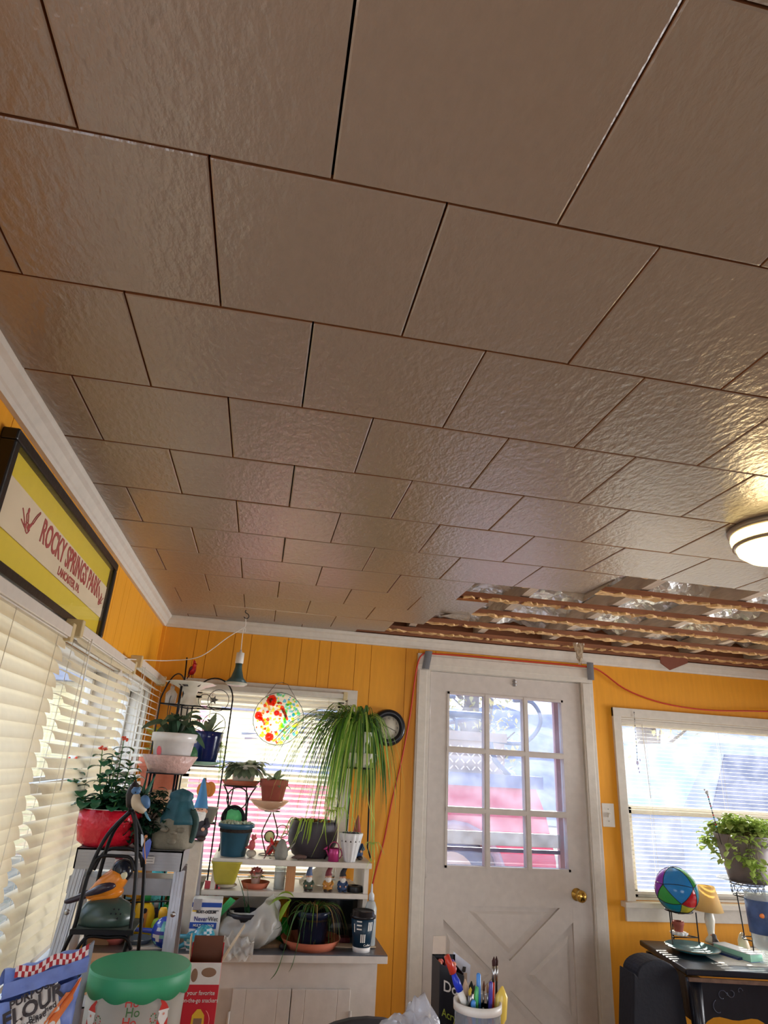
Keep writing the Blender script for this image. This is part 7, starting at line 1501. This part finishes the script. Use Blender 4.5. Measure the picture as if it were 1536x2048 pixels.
gcol = [S('mos_blue', 60, 150, 230, .12, sub=.4), S('mos_orange', 236, 126, 30, .12, sub=.4), S('mos_red', 214, 36, 44, .12, sub=.4), S('mos_green', 80, 180, 90, .12, sub=.4), S('mos_purple', 170, 70, 210, .12, sub=.4), S('mos_teal', 40, 150, 180, .12, sub=.4), S('mos_yellow', 230, 200, 60, .12, sub=.4), S('mos_lime', 130, 176, 40, .12, sub=.4)]
from mathutils import geometry
b = MB(gcol[0]); rs = random.Random(44); import bmesh
bm = bmesh.new(); bmesh.ops.create_icosphere(bm, subdivisions=1, radius=1)
jit = {v.index: Vector((rs.uniform(-.22, .22), rs.uniform(-.22, .22), rs.uniform(-.22, .22))) for v in bm.verts}
ln = MB(M_kk)
vs = [(v.co+jit[v.index]).normalized() for v in bm.verts]; edone = set()
faces = [[v.index for v in f.verts] for f in bm.faces]; bm.free(); BC = Vector((cb.x, Y, cb.z))
for fi, f in enumerate(faces):
    b.cur = gcol[rs.randrange(8)]; A3, B3, C3 = [vs[k] for k in f]; N = 6; idx = {}
    for i_ in range(N+1):
        for j_ in range(N+1-i_):
            p = (A3*(N-i_-j_)+B3*i_+C3*j_).normalized(); idx[(i_, j_)] = len(b.v); b.v.append(BC+p*rB*.985)
    for i_ in range(N):
        for j_ in range(N-i_):
            b.face((idx[(i_, j_)], idx[(i_+1, j_)], idx[(i_, j_+1)]), True)
            if i_+j_ < N-1: b.face((idx[(i_+1, j_)], idx[(i_+1, j_+1)], idx[(i_, j_+1)]), True)
    for k in range(3):
        e = tuple(sorted((f[k], f[(k+1) % 3])))
        if e in edone: continue
        edone.add(e); ln.tube([BC+(vs[e[0]]*(1-s/8)+vs[e[1]]*(s/8)).normalized()*rB*.99 for s in range(9)], .0016, 5)
b.build('mosaic_panels', t); ln.build('lead_lines', t)
# tiny terracotta pot with white lace under the ball
ce = Vector((P(1357, 1855, Y).x, Y, KZ+.046)); t = thing('flower_pot', 'little terracotta pot with white lace beneath the glass ball', 'pot', ce); pot(t, ce+Vector((0, 0, .006)), .028, .018, .055, S('red_terracotta', 0, 0, 0), rim=.016)
b = MB(S('white_lace', 232, 230, 226, .8)); b.lathe([(.018, .0), (.036, .004), (.038, .014), (.020, .018)], ce, 40, fn=lambda a, z: 1+.12*math.sin(a*10)); b.build('lace', t)
# lamp
Y = 3.38; q = P(1423, 1862, Y); ce = Vector((P(1424, 1880, Y).x, Y, KZ+.001)); zb_, zt = P(1424, 1822, Y).z, P(1415, 1772, Y).z; t = thing('table_lamp', 'small table lamp with a cream pleated shade on the black table', 'lamp', ce)
b = MB(S('lamp_body_white', 220, 214, 200, .3)); b.lathe([(0, 0), (.035, 0), (.03, .012), (.014, .03), (.020, .07), (.026, .10), (.018, .14), (.010, zb_-KZ+.01), (0, zb_-KZ+.01)], ce, 24); b.build('base', t)
b = MB(mat('cream_shade', c(240, 214, 156), .7, sub=.55, var=.03)); b.lathe([(pw(26, Y), zb_-KZ), (pw(15, Y), zt-KZ), (pw(14.6, Y), zt-KZ), (pw(25.5, Y), zb_-KZ)], ce, 60, fn=lambda a, z: 1+.012*math.sin(a*30)); b.build('lamp_shade', t)
ce = Vector((P(1428, 1878, 3.28).x-.004, 3.26, KZ+.001)); bird('small grey bird figurine standing in front of the little lamp', ce, .085, 2.6, S('bird_grey', 100, 94, 92, .5), S('bird_grey_dark', 70, 66, 66, .5), S('bird_buff', 168, 150, 130, .5), legs=False)
# teal plate
q = PZ(1390, 1897, KZ+.02); t = thing('dinner_plate', 'large teal ceramic plate on the black side table', 'plate', (q.x, q.y, KZ)); r = pw(47, q.y)*1.0
b = MB(mat('teal_glaze', c(44, 110, 120), .3, var=.15, scale=10)); b.lathe([(0, .002), (r*.5, .002), (r*.62, .006), (r, .020), (r*.99, .024), (r*.62, .011), (0, .008)], (q.x, q.y+.02, KZ), 48); b.build('plate', t); b = MB(S('plate_rim_brown', 120, 104, 80, .4)); b.tube(ring((q.x, q.y+.02, KZ+.023), r*.995, (1, 0, 0), (0, 1, 0), n=40), .0022, 5, closed=True); b.build('rim', t)
# books and stone
q = PZ(1475, 1903, KZ+.02); t = thing('book', 'mint green and white book lying at the front of the black table', 'book', (q.x, q.y, KZ)); b = MB(S('mint_green_pages', 150, 206, 180, .5)); Rb = Rt @ R_z(.35)
b.box((q.x, q.y, KZ+.017), (.075, .20, .028), Rb); b.build('pages', t); b = MB(S('book_cover_white', 222, 222, 226, .35)); b.box((q.x, q.y, KZ+.033), (.078, .204, .003), Rb); b.box((q.x, q.y, KZ+.002), (.078, .204, .003), Rb, m=S('print_blue', 0, 0, 0)); b.build('covers', t)
q = PZ(1452, 1905, KZ+.01); b = MB(S('navy_cover', 40, 54, 100, .3)); b.box((q.x-.012, q.y+.005, KZ+.006), (.045, .19, .011), Rt @ R_z(.42)); b.build('booklet', label='thin navy booklet half under the mint green book', cat='book')
q = PZ(1499, 1908, KZ); b = MB(S('cream_stone', 222, 206, 180, .4, sub=.2)); b.tube([(q.x, q.y+.03, KZ+.001), (q.x, q.y+.03, KZ+.02), (q.x-.004, q.y+.03, KZ+.05), (q.x-.004, q.y+.03, KZ+.072), (q.x-.003, q.y+.03, KZ+.082)], [.022, .026, .022, .013, .004], 14); b.build('cream_stone', label='smooth cream egg-shaped stone standing right of the mint book', cat='ornament')
b = MB(mat('lace_cloth', c(222, 220, 214), .7, bump=.4)); b.box(T(.42, dp*.55, KZ+.0012), (.42, dp*.7, .002), Rt); b.build('table_runner', label='white cloth runner lying on the black table behind the book', cat='cloth')
# wire stand with plate and planter
Y = 3.14; cz_ = P(1490, 1752, Y); cxp = P(1493, 1760, Y).x; zpl = P(1493, 1766, Y).z
t = thing('wire_plant_stand', 'wire stand with scrolled collar under the ivy planter on the right', 'plant stand', (cxp, Y, KZ)); b = MB(M_black); R4 = .075
for (z, r) in ((zpl-.004, R4), (zpl-.055, R4*.9), (KZ+.07, R4*.7)): b.tube(ring((cxp, Y, z), r, (1, 0, 0), (0, 1, 0)), .0025, 5, closed=True)
for k in range(12): a = k*PI/6; b.tube(ring((cxp+R4*.95*math.cos(a), Y+R4*.95*math.sin(a), zpl-.03), .018, (-math.sin(a), math.cos(a), 0), (0, 0, 1), n=14), .0014, 4, closed=True)
b.build('scroll_collar', t)
for k in range(3): a = -2.4+k*2*PI/3; b = MB(M_black); b.tube(spl([(cxp+R4*.9*math.cos(a), Y+R4*.9*math.sin(a), zpl-.05), (cxp+R4*.75*math.cos(a), Y+R4*.75*math.sin(a), KZ+.08), (cxp+R4*.95*math.cos(a), Y+R4*.95*math.sin(a), KZ+.03), (cxp+R4*.95*math.cos(a), Y+R4*.95*math.sin(a), KZ+.003)], 4), .003, 6); b.build('leg', t)
ce = Vector((cxp+.012, Y, zpl)); t = thing('potted_plant', 'grey tapered pot overflowing with light green ivy before the right window', 'potted plant', ce); saucer(t, ce, pw(56, Y), .014, S('grey_plate', 110, 104, 108, .4), r0=.5)
hp = P(1490, 1672, Y).z-zpl; tp = pot(t, ce+Vector((0, 0, .007)), pw(52, Y), pw(34, Y), hp, S('grey_taupe_pot', 120, 108, 104, .5), rim=0, soil=True)
M_ivy = mat('ivy_leaf', c(172, 194, 104), .4, var=.3, scale=12, sub=.45); lb = MB(M_ivy); sb2 = MB(S('ivy_stem', 110, 100, 50, .6)); rs = random.Random(77); Rp = pw(52, Y)
for k in range(150):
    a = rs.uniform(0, 6.28); out = rs.uniform(.2, 1.25); dz = rs.uniform(-.10, .05) if out > .9 else rs.uniform(.0, .075)
    if math.cos(a) < -.5 and out > 1: out = rs.uniform(1, 1.75); dz = rs.uniform(-.06, .05)
    if math.sin(a) < -.4 and out > .95: dz = rs.uniform(-.17, .02)
    e = tp+Vector((Rp*out*math.cos(a), Rp*min(out, 1.3)*math.sin(a), dz+.015)); e.y = min(e.y, YF-.06)
    sb2.tube(spl([tp+Vector((Rp*.3*math.cos(a), Rp*.3*math.sin(a), 0)), tp+Vector((Rp*.8*min(1, out)*math.cos(a), Rp*.8*min(1, out)*math.sin(a), .035)), e], 3), .0012, 4)
    for q_ in range(8): az_ = rs.uniform(0, 6.28); lb.leaf(e+Vector((rs.uniform(-.022, .022), rs.uniform(-.02, .02), rs.uniform(-.02, .02))), (math.cos(az_), math.sin(az_), rs.uniform(-.6, .6)), rs.uniform(.028, .046), rs.uniform(.022, .033), droop=.8, pw=.5, fold=.3, k=4)
sb2.build('stem', t); lb.build('leaves', t)
# beaded stake in the planter
p0, p1 = P(1434, 1658, Y-.03), P(1414, 1585, Y-.03); t = thing('beaded_stake', 'beaded wire stake with crystal tip rising from the ivy planter', 'ornament', p0); b = MB(M_black); b.tube([p0+(p0-p1)*.3+Vector((.02, .02, -.02)), p0, p1], .0016, 5); b.build('wire', t); bc = [S('bead_teal', 60, 170, 180, .15), S('bead_red', 196, 60, 60, .15), S('bead_dark', 50, 50, 50, .2), S('bead_white', 226, 230, 236, .1)]
b = MB(bc[0])
for k in range(15): b.cur = bc[k % 4]; b.ell(p0+(p1-p0)*(k+1)/16, .0042, n=8, k=6)
b.cur = bc[3]; b.ell(p1, .010, n=8, k=6); b.ell(p1+Vector((-.012, 0, .012)), .005, n=6, k=4); b.build('beads', t)
# crystal strand in the window
Yc = YF-.028; t = thing('crystal_strand', 'beaded crystal strand hanging inside the left edge of the right window', 'ornament', P(1277, 1545, Yc)); b = MB(S('chain_grey', 0, 0, 0)); p1, p0 = P(1268, 1422, Yc), P(1275, 1522, Yc); b.tube([p1, p0], .001, 4); b.build('thread', t); b = MB(bc[3])
for k in range(15): b.cur = bc[(2, 3)[k % 2]]; b.ell(p1+(p0-p1)*(k+.5)/15, .0032, n=7, k=5)
b.build('beads', t); b = MB(mat('crystal_drop', c(226, 222, 250), .04, spec=1., sub=.3)); 
for (u, v, r) in ((1275, 1526, .011), (1280, 1520, .006), (1277, 1537, .006), (1279, 1544, .005)): q = P(u, v, Yc); b.lathe([(0, -r*1.3), (r*.8, -r*.2), (r*.5, r), (0, r*1.2)], q, 6, smooth=False)
b.build('crystal_drops', t)
# tall printed glass jar at the right edge
Y = 3.02; x_ = P(1526, 1850, Y).x; ce = Vector((x_, Y, KZ+.003)); zt = P(1520, 1785, Y).z; t = thing('glass_vase', 'tall clear vase with a blue and orange printed band at the right edge', 'vase', ce); r = pw(26, Y)
b = MB(mat('clear_glass', (0, 0, 0))); b.lathe([(0, 0), (r*.5, 0), (r*.55, .01), (r*.2, .02), (r*.25, .04), (r*.8, .06), (r, zt-KZ), (r*.96, zt-KZ), (r*.76, .064), (0, .05)], ce, 32); b.build('vase', t)
b = MB(mat('printed_band', c(96, 120, 168), .3, var=.6, scale=14, sub=.4)); z0, z1 = P(1520, 1868, Y).z-KZ, P(1520, 1800, Y).z-KZ; b.lathe([(r*.93, z0), (r*1.01, z1)], ce, 32); b.build('printed_band', t); b = MB(S('band_orange', 230, 130, 60, .4)); b.ell(ce+Vector((-r*.55, -r*.80, (z0+z1)/2+.01)), (.018, .004, .010)); b.build('orange_flower_print', t)
# plastic and paper scraps hanging from the ceiling hole
q = P(1157, 1280, 3.38); b = MB(mat('brown_clear_film', c(196, 176, 148), .12, alpha=.75, bump=.8, scale=40, spec=1.)); rs = random.Random(9)
b.grid(lambda u, v: Vector((q.x+(u-.5)*.07*(1-.7*v)+.008*noise.noise(Vector((u*4, v*5, 1))), q.y+.02*noise.noise(Vector((u*5, v*4, 3))), ZC+.03-.125*v)), 10, 14, smooth=False); b.build('torn_plastic_film', label='crinkled torn plastic film hanging down from the open ceiling', cat='plastic film')
a, e, f = P(1322, 1326, 3.43), P(1376, 1326, 3.43), P(1341, 1340, 3.43); b = MB(S('red_brown_board', 132, 76, 58, .8)); b.prism([a+Vector((0, 0, .05)), e+Vector((0, 0, .05)), e, f, a], (0, .008, 0)); b.build('board_scrap', label='triangular red-brown board scrap hanging from the ceiling edge', cat='board scrap')
# hanging white tile corners
b = MB(M_ceil); p = [P(1118, 1176, 2.28), P(1200, 1163, 2.14), P(1168, 1203, 2.36)]
a3, b3_, c3_ = Vector((TX0+9*TW/2+.05, 2.29, ZC-.003)), Vector((TX0+10*TW/2, 2.06, ZC-.003)), PZ(1166, 1204, ZC-.022)
b.prism([a3, Vector((TX0+10*TW/2-.002, 2.29, ZC-.004)), c3_], (0, 0, .008)); b.prism([b3_, Vector((TX0+10*TW/2-.002, 2.29, ZC-.004)), c3_], (0, 0, .008)); b.build('loose_ceiling_tile', label='loose white tile corner drooping at the edge of the open ceiling', cat='ceiling tile')
b = MB(M_ceil); q1, q2_, q3, q4 = P(882, 1232, 2.84), P(912, 1226, 2.84), P(942, 1230, 2.84), P(938, 1243, 2.84); b.prism([q1, q2_, q3, q4], (0, .02, .01)); b.build('tile_fragment', label='small white tile fragment dangling left in the open ceiling', cat='ceiling tile')
